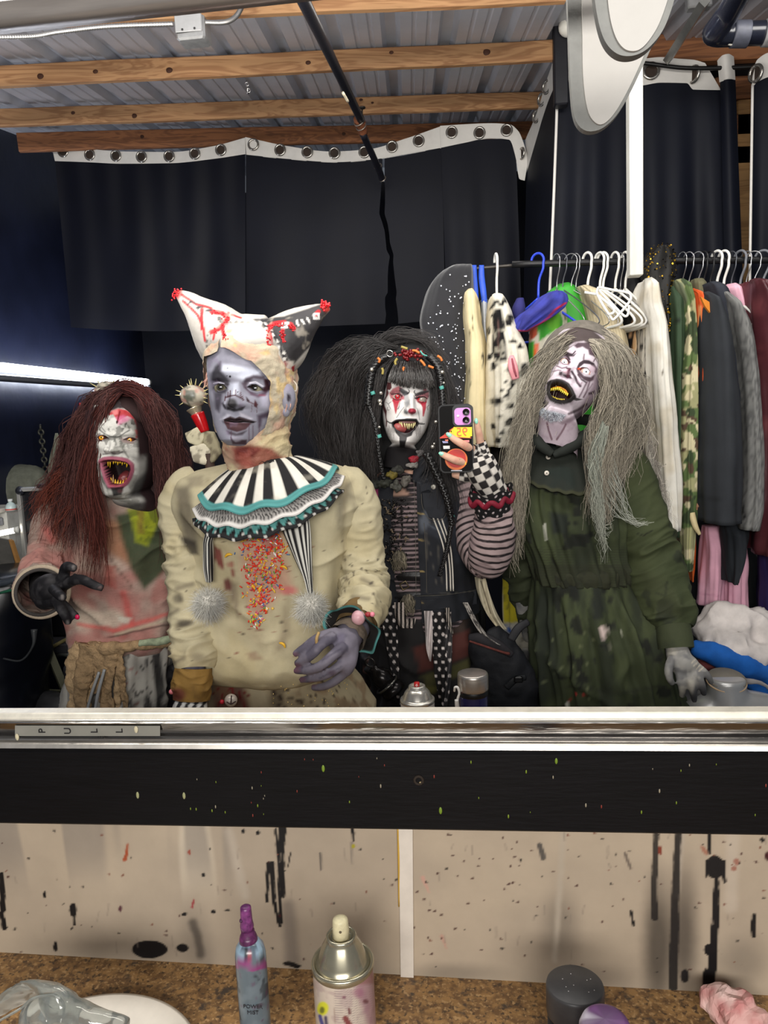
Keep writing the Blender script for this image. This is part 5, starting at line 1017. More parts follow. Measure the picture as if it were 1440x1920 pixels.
def jp(p):
 Z=z2;D1=(66,60,70);[p.mix(sm(.5,-1,poly_sd(p.p,q[0])),(70,56,52))for q in JH.holes[:2]]
 p.poly(Z((360,320),(560,350),(900,420),(880,480),(640,560),(430,480),(330,420)),(196,198,214),8,.75)
 p.poly(Z((900,760),(1150,640),(1180,800),(1080,960),(900,930)),(178,176,194),9,.7);p.poly(Z((1120,560),(1190,600),(1180,1060),(1100,1180),(1120,900)),(160,146,168),6,.6)
 p.poly(Z((250,360),(330,290),(335,430),(460,560),(440,600),(330,560),(260,600),(190,560),(210,440)),(72,70,78),6,.85)
 p.poly(Z((205,580),(300,560),(400,600),(440,650),(400,740),(280,730),(215,680)),(96,92,102),5,.75);p.poly(Z((220,560),(320,575),(430,640),(455,610),(380,560),(290,520)),D1,4,.85)
 p.poly(Z((230,730),(350,740),(340,880),(310,1010),(260,960)),(86,82,94),6,.85)
 p.poly(Z((640,600),(690,520),(800,480),(960,500),(930,540),(800,530),(720,590),(690,660)),(88,76,88),5,.85);p.poly(Z((640,590),(700,640),(720,700),(660,660)),(104,92,106),4,.8)
 p.poly(Z((940,530),(1040,545),(1045,680),(970,730),(900,690),(960,640)),(72,42,54),4,.92);p.poly(Z((700,690),(860,760),(990,700),(980,760),(860,800),(760,760)),(112,92,110),4,.8);p.line(Z((880,760),(960,770)),3,(150,100,118),2,.6)
 p.line(Z((745,590),(830,575),(930,640)),2.2,(200,198,212),1.5,.8);p.line(Z((230,600),(300,580),(380,600)),2,(176,174,190),1.2,.8)
 p.line(Z((705,650),(770,616),(835,616),(910,662)),1.4,(30,26,30),.8,.9);p.line(Z((248,645),(300,604),(372,612),(424,668)),1.4,(30,26,30),.8,.9)
 p.poly(Z((470,600),(590,580),(600,740),(520,770),(440,740)),(186,188,204),6,.7)
 p.ell(*Z((490,885))[0],9.5,9.5,(86,84,90),.4,.95);p.poly(Z((420,930),(560,960),(680,920),(640,980),(520,1000),(420,970)),(58,54,60),3,.9);p.line(Z((355,880),(385,930),(400,950)),4,(86,82,92),3,.7)
 bl=(92,54,62)
 for a_,b_ in(((440,720),(435,800)),((470,700),(462,790)),((545,690),(545,770)),((610,720),(620,800)),((400,780),(390,840)),((640,780),(650,840))):p.line(Z(a_,b_),1.8,bl,1,.75)
 p.line(Z((400,800),(470,775),(545,765),(610,800),(660,830)),2.2,(80,46,52),1.5,.8);p.poly(Z((690,780),(740,840),(735,870),(700,850)),(66,40,50),1.5,.9);p.poly(Z((820,830),(860,900),(840,945),(805,920)),(92,56,64),1.5,.9);p.line(Z((740,860),(800,890)),2,bl,1.2,.7);p.line(Z((780,900),(770,1000)),1.2,bl,1.2,.5);p.line(Z((850,930),(846,1010)),1.2,bl,1.2,.5)
 p.poly(Z((850,1050),(1050,980),(1180,880),(1190,930),(1050,1070),(920,1100),(900,1200),(870,1220)),(88,76,92),6,.85);p.line(Z((1190,780),(1170,900),(1150,950)),5,(104,72,92),3,.7)
 p.poly(Z((320,1110),(420,1030),(470,1040),(380,1120)),(178,176,190),4,.6);p.poly(Z((600,1010),(780,1090),(760,1110),(620,1060)),(182,178,192),4,.6)
 lip=(74,58,64)
 p.poly(Z((365,1112),(470,1068),(540,1092),(600,1066),(720,1105),(840,1140),(780,1160),(640,1140),(520,1148),(410,1136)),(84,72,79),1.6);p.poly(Z((372,1130),(520,1148),(770,1160),(690,1250),(560,1290),(430,1245)),(110,90,98),2.2);p.line(Z((390,1128),(480,1140),(540,1152),(640,1142),(800,1148)),2.4,(22,14,18),.9);p.ell(*Z((560,1225))[0],12,4,(120,100,106),.5,.6)
 p.poly(Z((420,1270),(560,1310),(700,1270),(640,1330),(540,1345),(440,1320)),(76,66,76),4,.8);p.poly(Z((470,1360),(540,1430),(620,1400),(700,1400),(700,1470),(500,1460)),(72,48,62),3,.8);p.ell(*Z((560,1390))[0],8,5,(150,146,160),.5,.7)
 for x,y0,y1 in((735,1160,1400),(790,1200,1420),(880,1180,1350),(480,1280,1400)):p.line(Z((x,y0),(x,y1)),2,(100,74,92),1.8,.55)
 p.line(Z((1180,1110),(1120,1240),(960,1350),(760,1430)),6,(70,58,70),5,.75)
 for x,y,r in((430,382,1),(420,488,1),(463,500,2),(575,720,1)):p.ell(*Z((x,y))[0],r,r,(20,18,22),.3)
 p.blot(60,.6,.75,(138,128,150),4,.35);p.ell(541,746,3.5,8,(70,62,74),.4);punch(p,(146,145,159),1.7)
hg=join([hg,ear,lobe]);hg.C=None
skinpaint(hg,(146,145,159),jp)
def jhand(p):
 p.blot(40,.45,.65,(74,70,84),5,.75);p.ell(639,1195,8,9,(96,90,108),.5,.7)
 for a_,b_ in(((604,1238),(640,1216)),((606,1256),(640,1232)),((600,1272),(640,1250))):p.line([a_,b_],3,(58,54,68),2.5,.7)
 for x,y in((557,1248),(555,1257),(565,1274),(585,1283),(552,1228)):p.ell(x,y,8,5,(104,70,84),.6,.8)
 p.ell(612,1232,6,5,(90,84,100),.6,.6);p.ell(622,1262,8,5,(70,52,66),.6,.7)
 m=(np.linalg.norm(p.p-[356,1345],axis=1)<70);p.mix(m*1.0,(40,40,42));s_=m*sm(-.1,.1,np.sin(p.p[:,0]*.42+p.p[:,1]*.22));p.mix(s_,(200,200,198))
skinpaint(bodyg,(112,107,119),jhand)
mesh('body',join([bodyg,hg]),skinm,jo)
JH.eye(jo,z2((250,645),(300,607),(370,615),(420,668),(370,694),(310,704)),z2((322,650))[0],7.2,((1,(62,58,46)),(.55,(14,14,14))),.0145,.0010,sclera=(140,134,112))
JH.eye(jo,z2((712,650),(770,618),(835,618),(905,662),(940,690),(850,714),(775,704)),z2((802,656))[0],7.4,((1,(54,50,40)),(.6,(12,12,12))),.0145,.0010,sclera=(150,144,120))
def belly(th,t,V):
 return .010*np.exp(-((t-.93)/.05)**2)
tor=torso([(866,428,572,.055),(878,370,632,.085),(895,338,668,.11),(930,330,686,.13),(1000,352,672,.14),(1100,378,655,.14),(1180,388,650,.135),(1235,392,640,.13),(1252,398,628,.122),(1258,402,620,.112)],1.63,3,.005,4,150,190,extra=belly)
sl=sleeve([(376,906,1.63,.040),(356,918,1.62,.050),(345,955,1.61,.054),(350,1020,1.59,.048),(355,1090,1.56,.046),(360,1170,1.53,.047),(363,1225,1.50,.044),(364,1256,1.485,.038)],64,150,.005,4,9,((.45,.12),(.85,.12)))
sr=sleeve([(632,906,1.63,.040),(654,918,1.62,.050),(666,955,1.62,.054),(676,1030,1.61,.050),(684,1095,1.58,.048),(684,1130,1.52,.044),(676,1160,1.47,.040),(670,1172,1.45,.037)],64,140,.006,6,8,((.62,.10),(.8,.1)))
JS=join([tor,sl,sr]);JS.C=None
p=Paint(JS,(184,174,144),jit=1.5,jscale=45)
zs=zm(300,820,.30556)
p.blot(7,.45,.7,(168,154,120),2,.6);p.blot(16,.55,.75,(176,162,124),5,.45)
g1=(74,66,58)
p.poly(zs((90,310),(180,290),(200,430),(240,690),(150,650),(110,450)),g1,9,.75);p.poly(zs((110,600),(220,640),(240,720),(190,720)),(36,30,28),5,.85);p.poly(zs((160,250),(260,230),(270,300),(190,310)),(120,110,92),5,.6)
p.poly(zs((1080,330),(1180,260),(1140,430),(1100,560),(1080,480)),(96,90,76),9,.8);p.line(zs((1000,400),(1120,350),(1240,380)),8,(130,122,100),6,.6);p.line(zs((1140,300),(1200,440)),10,(120,112,94),7,.5)
p.poly(zs((400,880),(470,900),(480,1100),(440,1000)),(108,92,80),7,.75);p.poly(zs((780,960),(800,1200),(760,1290),(700,1330),(740,1180)),(134,120,98),9,.7);p.poly(zs((500,1100),(620,1180),(640,1300),(560,1240)),(172,158,130),10,.6)
p.poly(zs((325,660),(370,690),(395,780),(380,820),(330,740)),(110,34,38),3,.9);p.ell(*zs((415,905))[0],8,12,(92,30,34),.4,.85);p.ell(*zs((450,830))[0],4,8,(120,40,42),.5,.8);p.ell(*zs((436,780))[0],6,6,(140,60,56),.5,.7)
p.poly(zs((470,540),(760,540),(740,640),(820,940),(740,960),(620,1100),(560,1080),(500,800)),(176,110,98),12,.55);p.poly(zs((480,540),(760,540),(700,600),(620,620),(520,600)),(70,22,20),5,.9);p.ell(*zs((690,640))[0],20,16,(150,70,66),.6,.6);p.ell(*zs((790,940))[0],16,8,(196,90,96),.6,.7);p.line(zs((632,960),(632,1030)),2.5,(226,60,44),1.2,.9)
p.poly(zs((530,1330),(590,1310),(630,1360),(560,1370)),(130,100,84),4,.6)
for pts in(((60,1090),(110,1060)),((100,1170),(190,1130)),((90,1380),(140,1360)),((130,1000),(120,970)),((1180,980),(1280,990)),((1240,870),(1300,900)),((100,930),(200,900))):p.line(zs(*pts),7,(92,82,68),5,.7)
p.ell(*zs((150,1140))[0],14,7,(52,46,42),.6,.8);p.ell(*zs((110,990))[0],9,8,(80,74,64),.6,.7);p.ell(*zs((230,1350))[0],14,8,(110,100,82),.7,.6)
dots(p,90,(320,900,720,1250),.7,1.7,(84,74,62),7,.8);dots(p,40,(640,1040,716,1160),1,2.6,(70,62,54),8,.8);dots(p,60,(430,1020,600,1240),.8,2.2,(120,56,50),9,.7)
p.line([(389,900),(384,1000),(392,1100)],5,(104,92,72),6,.6);p.line([(650,900),(642,1010),(650,1090)],4,(120,108,84),5,.6)
p.done();mesh('sweater',JS,mat(None,rough=.9,bump=.35,bscale=600,nz=.07,nscale=40,dist=.0008),jo)
g=sleeve([(362,1252,1.484,.036),(360,1285,1.475,.039),(358,1312,1.468,.036)],60,60,.0022,3,7,((.5,.6),));p=Paint(g,(136,104,50));p.blot(50,.5,.7,(100,74,36),2,.6);p.ell(332,1302,16,12,(92,30,34),.4,.8);p.done();mesh('wrist_band',g,clothm,jo)
mesh('pink_bead',sphere(P(322,1297,1.455),(.006,.006,.0055),14,10),mat((226,130,140),rough=.3,nz=.1),jo)
g=sleeve([(676,1150,1.48,.038),(668,1168,1.45,.037),(664,1182,1.43,.037)],60,40,.0022,5,5,((.5,.5),));p=Paint(g,(104,82,48));p.blot(60,.5,.7,(70,54,32),2,.6);p.done();mesh('wrist_band',g,clothm,jo)
axc=P(640,1215,1.38)-P(676,1160,1.46);axc=axc/np.linalg.norm(axc)
def cuff_ruffle(c,ax,r0,r1,L_,waves,amp,n=160,m=16,ph=0):
 u=_n(np.cross(ax,[.2,.1,1]));w=np.cross(ax,u);th=np.arange(n)*2*np.pi/n;t=np.linspace(0,1,m)[:,None]
 r=r0+(r1-r0)*t;l=L_*t+amp*t*np.sin(th*waves+ph);r=r+amp*.6*t*np.cos(th*waves+ph)
 V=np.asarray(c)+(np.cos(th)[None,:,None]*u+np.sin(th)[None,:,None]*w)*r[...,None]+ax*l[...,None]
 g=grid(V,True);g.UV=np.stack([th[None]+0*t,t+0*th[None]],-1).reshape(-1,2);return g
cc_=P(664,1176,1.435)
g=cuff_ruffle(cc_,axc,.034,.058,.012,5,.006,ph=1.2);p=Paint(g,(22,20,20),p=g.UV);p.mix(sm(.78,.84,g.UV[:,1]),(84,148,146));p.done();mesh('cuff_ruffle',join([g,G(g.V-axc*.0015,g.Q[:,::-1],C=g.C)]),clothm,jo)
g=cuff_ruffle(cc_+axc*.012,axc,.033,.036,.026,9,.002);p=Paint(g,(96,84,72));p.blot(80,.5,.7,(60,50,44),2,.6);p.done();mesh('inner_cuff',g,clothm,jo)
mesh('thumb_loop',tpx([(598,1186,1.36,.0028),(594,1196,1.352,.003),(594,1206,1.352,.003),(598,1214,1.356,.0025)],8,14),mat((170,140,90),rough=.8),jo)
g=sphere(P(672,1158,1.405),(.0135,.013,.0145),24,16);p=Paint(g,(204,160,166));p.blot(90,.5,.7,(186,130,138),3,.6);p.done();mesh('fake_eyeball',g,mat(None,rough=.35,nz=0),jo)
g=join([sphere(P(690,1152,1.405),(.006,.006,.005),14,10).paint((150,44,50)),sphere(P(698,1152,1.405),(.005,.005,.005),14,10).paint((224,130,148))]);mesh('fake_eyeball_nerve',g,mat(None,rough=.4,nz=.1),jo)
def stripes(p,n_,c2=(206,204,196),lo=0.0):p.mix(sm(-.12,.12,np.sin(p.g.UV[:,0]*n_)-lo),c2)
def sash(name,rows,Y,k,seed):
 g=loft([(r_[0],r_[1],r_[2],.012)for r_ in rows],Y,120,90,ex=2.2,folds=fold_fn(.002,3,seed),cap=True);p=Paint(g,(24,23,25));stripes(p,k);p.done();mesh(name,g,clothm,jo)
sash('striped_sash',[(962,386,416),(990,388,408),(1020,383,398),(1060,384,398),(1090,390,398)],1.475,9,5)
sash('striped_sash',[(968,524,578),(985,528,580),(1020,541,582),(1060,558,584),(1090,572,585),(1114,580,585)],1.475,14,6)
def pompom(cx,cy,Y,r,seed):
 r_=np.random.default_rng(seed);c=P(cx,cy,Y);o=mesh('pompom',sphere(c,r*.72,20,14),mat((196,192,184),rough=.95,nz=.2),jo)
 n=2000;d=r_.normal(size=(n,3));d/=np.linalg.norm(d,axis=1,keepdims=True);L_=r*r_.uniform(.85,1.25,(n,1));e=c+d*r*.55;t=np.linspace(0,1,3)[None,:,None]
 drift=r_.normal(size=(n,1,3))*.006+np.array([0,0,-.006]);path=e[:,None]+d[:,None]*(L_[:,None]-r*.5)*t+drift*t**2
 s1=np.cross(d,r_.normal(size=(n,3)));s1/=np.linalg.norm(s1,axis=1,keepdims=True);s2=np.cross(d,s1);rr=.0006*(1-.8*t)
 V=np.stack([path+s1[:,None]*rr,path-s1[:,None]*rr*.5+s2[:,None]*rr,path-s1[:,None]*rr*.5-s2[:,None]*rr],2)
 b=(np.arange(n)*9)[:,None,None]+(np.arange(2)*3)[None,:,None];j=np.arange(3)[None,None];kx=(j+1)%3;Q=np.stack([b+j,b+kx,b+3+kx,b+3+j],-1).reshape(-1,4)
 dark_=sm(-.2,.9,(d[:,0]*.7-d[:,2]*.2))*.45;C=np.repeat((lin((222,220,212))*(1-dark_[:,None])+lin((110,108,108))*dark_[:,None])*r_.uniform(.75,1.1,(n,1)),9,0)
 mesh('pompom_fur',G(V.reshape(-1,3),Q,None,C),mat(None,rough=.8,nz=0),o)
pompom(390,1131,1.44,.030,1);pompom(583,1138,1.44,.029,2)
r=np.random.default_rng(21);sp_=[]
cols=[(230,60,30),(240,200,50),(250,248,240),(70,110,170),(90,160,60),(220,90,120),(240,130,30),(220,50,30),(240,190,60)]
TV=tor.V[(tor.V[:,1]<1.56)];tpx_=proj(TV)
def on_torso(x,y):
 d=(tpx_[:,0]-x)**2+(tpx_[:,1]-y)**2;return TV[np.argmin(d)]
for i in range(520):
 for _ in range(20):
  x,y=r.uniform(440,552),r.uniform(988,1180);u=min((y-988)/190,.99);cx_=490+8*math.sin(u*5);w=30+abs(r.normal())*20*(1-u*.7)-16*u
  if abs(x-cx_)<w*(1-.55*max(u-.6,0)*2):break
 q=on_torso(x,y);d=r.normal(size=3)*[1,.15,1];d/=np.linalg.norm(d);c=P(x,y,q[1]-r.uniform(.001,.007));L_=r.uniform(.0022,.004)
 ci=cols[r.integers(9)]if r.random()>.38 or u<.05 else(228,46,30)
 sp_.append(tube([c-d*L_,c,c+d*L_],[.0010,.00125,.0010],6).paint(ci))
mesh('sprinkle',join(sp_),mat(None,rough=.35,nz=0),jo,kind='stuff')
for x,y,ang in((420,998,60),(428,1041,20),(530,1209,-40),(488,1105,70),(532,1064,-20),(475,1098,110)):
 q=on_torso(x,y);a_=math.radians(ang);pts=[]
 for t in np.linspace(-1,1,7):lx,ly=t*7,(t*t-.5)*3.2;pts.append((x+lx*math.cos(a_)+ly*math.sin(a_),y-lx*math.sin(a_)+ly*math.cos(a_),q[1]-.006,.0030*(1-.55*t*t)))
 mesh('banana_charm',tpx(pts,8,16),mat((228,176,48),rough=.4,nz=.1),jo)
for x,y in((561,1155),(511,1141)):mesh('bead',sphere(P(x,y,on_torso(x,y)[1]-.004),.003,10,8),mat((230,190,90),rough=.3,nz=0),jo)
def jtp(p):
 p.blot(10,.45,.65,(150,136,108),3,.7);p.poly([(396,1250),(450,1258),(470,1335),(400,1345)],(84,40,40),8,.8);p.poly([(400,1250),(640,1250),(630,1262),(520,1272),(420,1264)],(20,16,16),4,.95)
 p.line([(430,1265),(436,1300)],6,(120,20,26),2.5,.9);p.line([(448,1300),(462,1335)],5,(110,24,30),2.5,.8);p.poly([(468,1275),(500,1270),(500,1340),(470,1345)],(190,180,152),6,.8);p.poly([(505,1265),(530,1272),(534,1340),(510,1345)],(90,80,64),5,.7)
 p.blot(28,.56,.62,(120,90,64),8,.6);dots(p,220,(510,1270,640,1338),.6,1.7,(50,36,30),4,.9);dots(p,60,(400,1262,470,1338),.8,2.4,(110,26,32),5,.9);dots(p,30,(640,1250,700,1338),.7,1.8,(96,84,66),6,.8)
rows=[(1238,400,628,.115),(1262,396,650,.12),(1290,392,678,.13),(1335,390,700,.14),(1420,384,706,.15),(1700,380,700,.15),(1960,390,690,.14)]
g=torso(rows,1.64,12,.008,7,150,170);p=Paint(g,(196,184,152),jit=1.5,jscale=40);jtp(p);p.done();mesh('trousers',g,clothm,jo)
r=np.random.default_rng(33);gl=[sphere(P(r.uniform(510,660),r.uniform(1262,1335),1.5),.0014,6,4)for _ in range(40)];mesh('glitter',join(gl),mat((255,226,150),rough=.15,metal=.5,nz=0),jo,kind='stuff')
bell=sphere(P(433,1313,1.49),.0135,24,16);mesh('bell',bell,mat((206,196,186),rough=.35,metal=.2,nz=.15),jo);mesh('bell_slot',join([tpx([(425,1316,1.477,.0012),(433,1320,1.4755,.0014),(442,1315,1.477,.0012)],6,10),tpx([(434,1304,1.4775,.0012),(433,1320,1.4755,.0014)],6,8)]),mat((60,40,40),rough=.7),jo);mesh('bead',sphere(P(416,1316,1.49),.005,10,8),mat((200,40,60),rough=.35),jo)
NC=P(496,862,1.57)
def layer(name,R1,drop,waves,amp,paint,off=0.0,m_=clothm,ph=0):
 g=ruffle(NC+np.array([.006,0,-off]),.062,R1,drop,waves,amp,(.10,.0),330,32,ph,.92,side=.42);p=Paint(g,(24,23,25),p=g.UV);paint(p,g.UV);p.done()
 b=G(g.V-[0,0,.0022],g.Q[:,::-1],C=g.C);mesh(name,join([g,b]),m_,jo)
def l1(p,u):
 p.mix(sm(-.1,.1,np.sin(u[:,0]*19+.5*np.sin(u[:,0]*5))),(216,212,202));p.blot(40,.55,.75,(170,164,150),3,.4);p.mix(sm(.875,.895,u[:,1]),(80,146,144));p.mix(.4*(np.abs(u[:,1]-.94)<.012),(60,110,110))
def l2(p,u):
 lace=sm(.35,.6,.5+.5*np.sin(u[:,0]*130)*np.sin(u[:,1]*60));p.mix(.75*lace,(168,164,160));p.mix(sm(.93,.96,u[:,1]),(206,202,198));p.mix(sm(.60,.50,u[:,1]),(40,38,40))
def l3(p,u):
 dd=np.hypot(((u[:,0]*9.5)%1-.5)/1.0,((u[:,1]*8+.5*(np.floor(u[:,0]*9.5)%2))%1-.5));p.mix(sm(.2,.15,dd),(210,206,200));zz=.86+.045*np.sin(u[:,0]*52);p.mix(sm(.055,.045,np.abs(u[:,1]-zz)),(88,150,146))
layer('ruffle_collar',.150,.090,10,.0045,l1);layer('lace_collar',.163,.100,17,.003,l2,.017,ph=1);layer('dotted_collar',.164,.112,15,.003,l3,.030,ph=2)
mesh('gathered_neckline',ruffle(NC+[0,0,.004],.060,.070,.006,40,.002,n=240,m=10).paint((20,19,21)),clothm,jo)
def band(p):
 p.blot(30,.42,.62,(214,200,160),3,.8);p.blot(45,.55,.72,(150,96,84),8,.7);zz=zm(300,520,.2917)
 p.poly(zz((420,1100),(560,1080),(700,1090),(790,1150),(800,1200),(640,1240),(480,1200)),(128,40,36),6,.85);p.poly(zz((480,1080),(640,1100),(600,1160),(500,1150)),(96,22,22),5,.8);p.blot(38,.5,.62,(170,90,76),12,.5)
 p.poly(zz((420,1060),(440,1180),(490,1210),(470,1120)),(196,160,136),4,.7);p.poly(zz((640,1050),(830,920),(830,1080),(700,1090)),(206,190,148),6,.75)
nk=sleeve([(478,776,1.556,.062),(478,808,1.554,.067),(482,842,1.562,.067),(488,868,1.575,.067),(492,890,1.58,.068)],90,110,.003,7,5,((.5,.6),));p=Paint(nk,(190,160,136),jit=2,jscale=60);band(p);p.done();wrinkle(nk,.003,60,2);mesh('neck_bandage',nk,mat(None,rough=.6,bump=.5,bscale=240,nz=.1,nscale=60),jo)
u=np.linspace(0,1,90);thh=np.radians(62)+u*np.radians(226);zz_=np.linspace(-.118,.10,80)
A_,F_,B_=interp(JH.z,JH.a,zz_)+.010,interp(JH.z,JH.f,zz_)+.010,interp(JH.z,JH.b,zz_)+.012
fr=np.interp(zz_,[-.118,-.06,0,.045,.065,.10],[0,0,0,.35,.95,1.0])[:,None];th_lo=np.radians(66)*(1-fr);thg=th_lo+(2*np.pi-2*th_lo)*u[None]
Vh=np.stack([A_[:,None]*np.sin(thg),np.where(np.cos(thg)>0,-F_[:,None]*np.cos(thg),-B_[:,None]*np.cos(thg)),zz_[:,None]+.004*np.sin(thg*7)+0*thg],-1)
hd=grid(JH.world(Vh));wrinkle(hd,.0055,55,3);wrinkle(hd,.003,130,5);p=Paint(hd,(196,184,160),jit=2,jscale=60);p.blot(40,.45,.65,(196,150,130),4,.8);p.blot(60,.58,.72,(226,190,110),6,.5);p.blot(80,.5,.7,(176,160,140),9,.4);p.poly(zm(300,520,.2917)((330,480),(400,520),(360,560),(330,540)),(60,56,60),3,.8);p.done()
mesh('bandage_hood',hd,mat(None,rough=.85,bump=.6,bscale=200,nz=.1,nscale=70),jo)
z4=zm(300,520,.2917)
HYc=1.56
hat=[tpx([(470,640,HYc,.088),(468,662,HYc,.086),(470,690,HYc,.082)],30,16),sphere(P(468,645,HYc),(.088,.10,.045),30,18),tpx([(442,664,HYc,.062),(420,634,HYc-.005,.062),(396,606,HYc-.01,.050),(370,580,HYc-.01,.030),(346,559,HYc-.01,.016),(333,550,HYc-.01,.0075)],24,40),tpx([(505,668,HYc,.060),(532,640,HYc,.056),(560,612,HYc,.040),(590,590,HYc,.022),(608,579,HYc,.012),(616,574,HYc,.009)],24,40),tpx([(440,625,HYc,.04),(470,628,HYc,.042),(500,628,HYc,.04)],20,14)]
hat=remesh(join(hat),.0032,5);wrinkle(hat,.002,40,6)
p=Paint(hat,(182,177,170),jit=1.2,jscale=60)
p.poly(z4((600,270),(800,250),(1100,150),(1140,220),(960,450),(860,560),(830,540),(800,480),(740,400),(680,330)),(52,50,52),2);p.poly(z4((820,340),(1000,330),(960,440),(860,540),(840,500)),(36,34,36),5,.8)
s_=np.stack([p.p[:,0]+p.p[:,1],p.p[:,0]-p.p[:,1]],-1)*.28;chk=sm(.1,.25,np.sin(s_[:,0])*np.sin(s_[:,1]))
dm=lambda pts:sm(2,-2,poly_sd(p.p,z4(*pts)))
p.mix(dm([(600,270),(660,270),(720,340),(830,540),(800,560),(740,400)])*1.0,(44,42,46));p.mix(dm([(600,270),(660,270),(720,340),(835,540),(800,560),(740,400)])*chk,(226,222,216));p.mix(dm([(440,270),(600,290),(560,300),(450,300)])*chk*.8,(60,58,60));p.mix(dm([(290,400),(320,330),(330,400),(300,480)])*chk*.8,(70,66,66))
rd=(176,24,34)
for pts,w in((((150,150),(240,240),(280,330),(290,410)),4.5),(((270,200),(265,260),(270,330)),6),(((330,220),(400,230),(440,260),(380,330),(330,350)),9),(((400,300),(410,380),(430,430)),7),(((440,230),(430,300),(440,360)),6),(((360,330),(340,400)),4),(((700,340),(720,300),(800,290)),8),(((705,370),(710,460),(720,520)),10),(((790,330),(795,410)),5),(((840,300),(860,330)),8),(((420,440),(430,480)),7),(((820,560),(840,620)),10),(((1000,240),(1020,220)),8),(((460,240),(520,260)),4),(((140,110),(230,170),(330,200)),5)):p.line(z4(*pts),w,rd,1.0,.95)
for q,s in((z4((205,150),(180,170)),3),(z4((235,195),(270,190)),4),(z4((250,185),(245,205)),3),(z4((300,215),(330,210)),4),(z4((190,150),(230,165)),3),(z4((380,265),(395,285)),8)):p.line(q,s,(50,48,54),.9,.9)
for q in(z4((780,300),(820,292),(815,320),(785,322)),z4((880,280),(890,310)),z4((910,275),(925,300)),z4((945,262),(960,290)),z4((985,240),(1020,235),(1020,262),(990,262),(985,242))):p.line(q,3.4,(226,222,218),.9,.95)
p.ell(*z4((110,100))[0],9,12,(200,46,44),.4,.9,30);p.ell(*z4((1075,185))[0],10,10,(190,50,36),.4,.9);p.poly(z4((420,300),(640,280),(720,420),(700,520),(560,470),(430,430)),(234,230,222),4,.5);p.blot(50,.6,.75,(196,186,170),5,.35)
p.poly(z4((800,540),(860,540),(850,640),(800,660)),(222,214,204),3,.8);p.blot(60,.52,.6,(150,30,36),9,mask=dm([(800,540),(870,540),(860,620),(800,600)]))
p.done();mesh('jester_hat',hat,mat(None,rough=.65,bump=.2,bscale=200,nz=.06,nscale=40),jo)
HV=hat.V;hpx=proj(HV);fr_=HV[:,1]<HYc
def on_hat(x,y):
 d=(hpx[fr_,0]-x)**2+(hpx[fr_,1]-y)**2;c=HV[fr_][d<max(d.min()*1.5,9)];return c[np.argmin(c[:,1])]
r=np.random.default_rng(8);bd_=[]
for pts in(((330,220),(400,230),(440,260),(380,330),(330,350)),((400,300),(410,380),(430,430)),((700,340),(720,300),(800,290)),((705,370),(710,460),(720,520)),((790,330),(795,410)),((840,300),(860,330))):
 pp_=z4(*pts)
 for i in range(26):
  k=r.integers(len(pp_)-1);t=r.random();x=pp_[k][0]+(pp_[k+1][0]-pp_[k][0])*t+r.normal()*2.2;y=pp_[k][1]+(pp_[k+1][1]-pp_[k][1])*t+r.normal()*2.2;q=on_hat(x,y);bd_.append(sphere(q+[0,-.001,0],.0017,7,5))
for i in range(40):bd_.append(sphere(P(612+r.normal()*4,574+r.normal()*4,HYc)+[0,-.012+r.normal()*.006,0],.0024,7,5));bd_.append(sphere(P(334+r.normal()*4,553+r.normal()*5,HYc-.01)+[0,-.008+r.normal()*.004,0],.0018,7,5))
mesh('red_bead',join(bd_),mat((206,24,34),rough=.2,nz=.2,nscale=200,spec=.7),jo,kind='stuff')
mesh('hood_string',tpx([(548,712,1.56,.0015),(556,722,1.55,.0015),(555,733,1.55,.0015),(549,732,1.55,.0015)],6,20),mat((200,190,176),rough=.8),jo)
g=strands([[(398,690,1.52),(392,705,1.51),(386,722,1.51)],[(394,700,1.53),(388,715,1.53),(382,728,1.53)],[(540,735,1.52),(546,755,1.52),(540,778,1.52)]],60,.0016,8,.002,2,.004,(206,150,140),(224,180,160),9);mesh('rag_fringe',g,mat(None,rough=.85,nz=0),jo)
# ================================================================== person with the long red wig
ro=empty('person',(P(225,1330,1.92)[0],1.96,0),'person in long dark red wig, screaming, with black gloved hand and pink stained sweater','person')
RH=Head(230,826,1.86,13,-4,-2,1.0,1.22,1.0,.9)
z1=zm(160,740,.109375)
RH.nose(z1((480,760))[0],z1((450,960))[0],.021,.008,.013,z1((345,965),(590,965)),.012)
for x,y,rx,rz,h in((270,740,.016,.009,-.005),(750,775,.017,.010,-.006),(350,680,.02,.005,.004),(660,680,.02,.005,.005),(280,900,.012,.012,.005),(760,930,.016,.012,.006),(500,560,.02,.02,.003),(480,700,.004,.008,-.002),(930,660,.012,.012,.005),(480,1690,.02,.012,.008),(640,900,.004,.02,-.003)):
 q=z1((x,y))[0];RH.bump(q[0],q[1],rx,rz,h)
eL,eR=z1((205,730),(270,700),(340,705),(390,745),(300,770),(235,760)),z1((650,775),(740,735),(830,745),(880,775),(790,805),(700,800))
mouthR=z1((285,1150),(340,1128),(430,1118),(520,1120),(620,1135),(710,1160),(770,1210),(780,1290),(740,1400),(690,1490),(620,1545),(520,1560),(430,1545),(375,1440),(325,1280))
RH.hole(eL,.008,.0016,1.4,1.0);RH.hole(eR,.008,.0016,1.4,1.0);RH.hole(mouthR,.040,.007,5.5,1.6)
rg=RH.build(zmin=-.19)
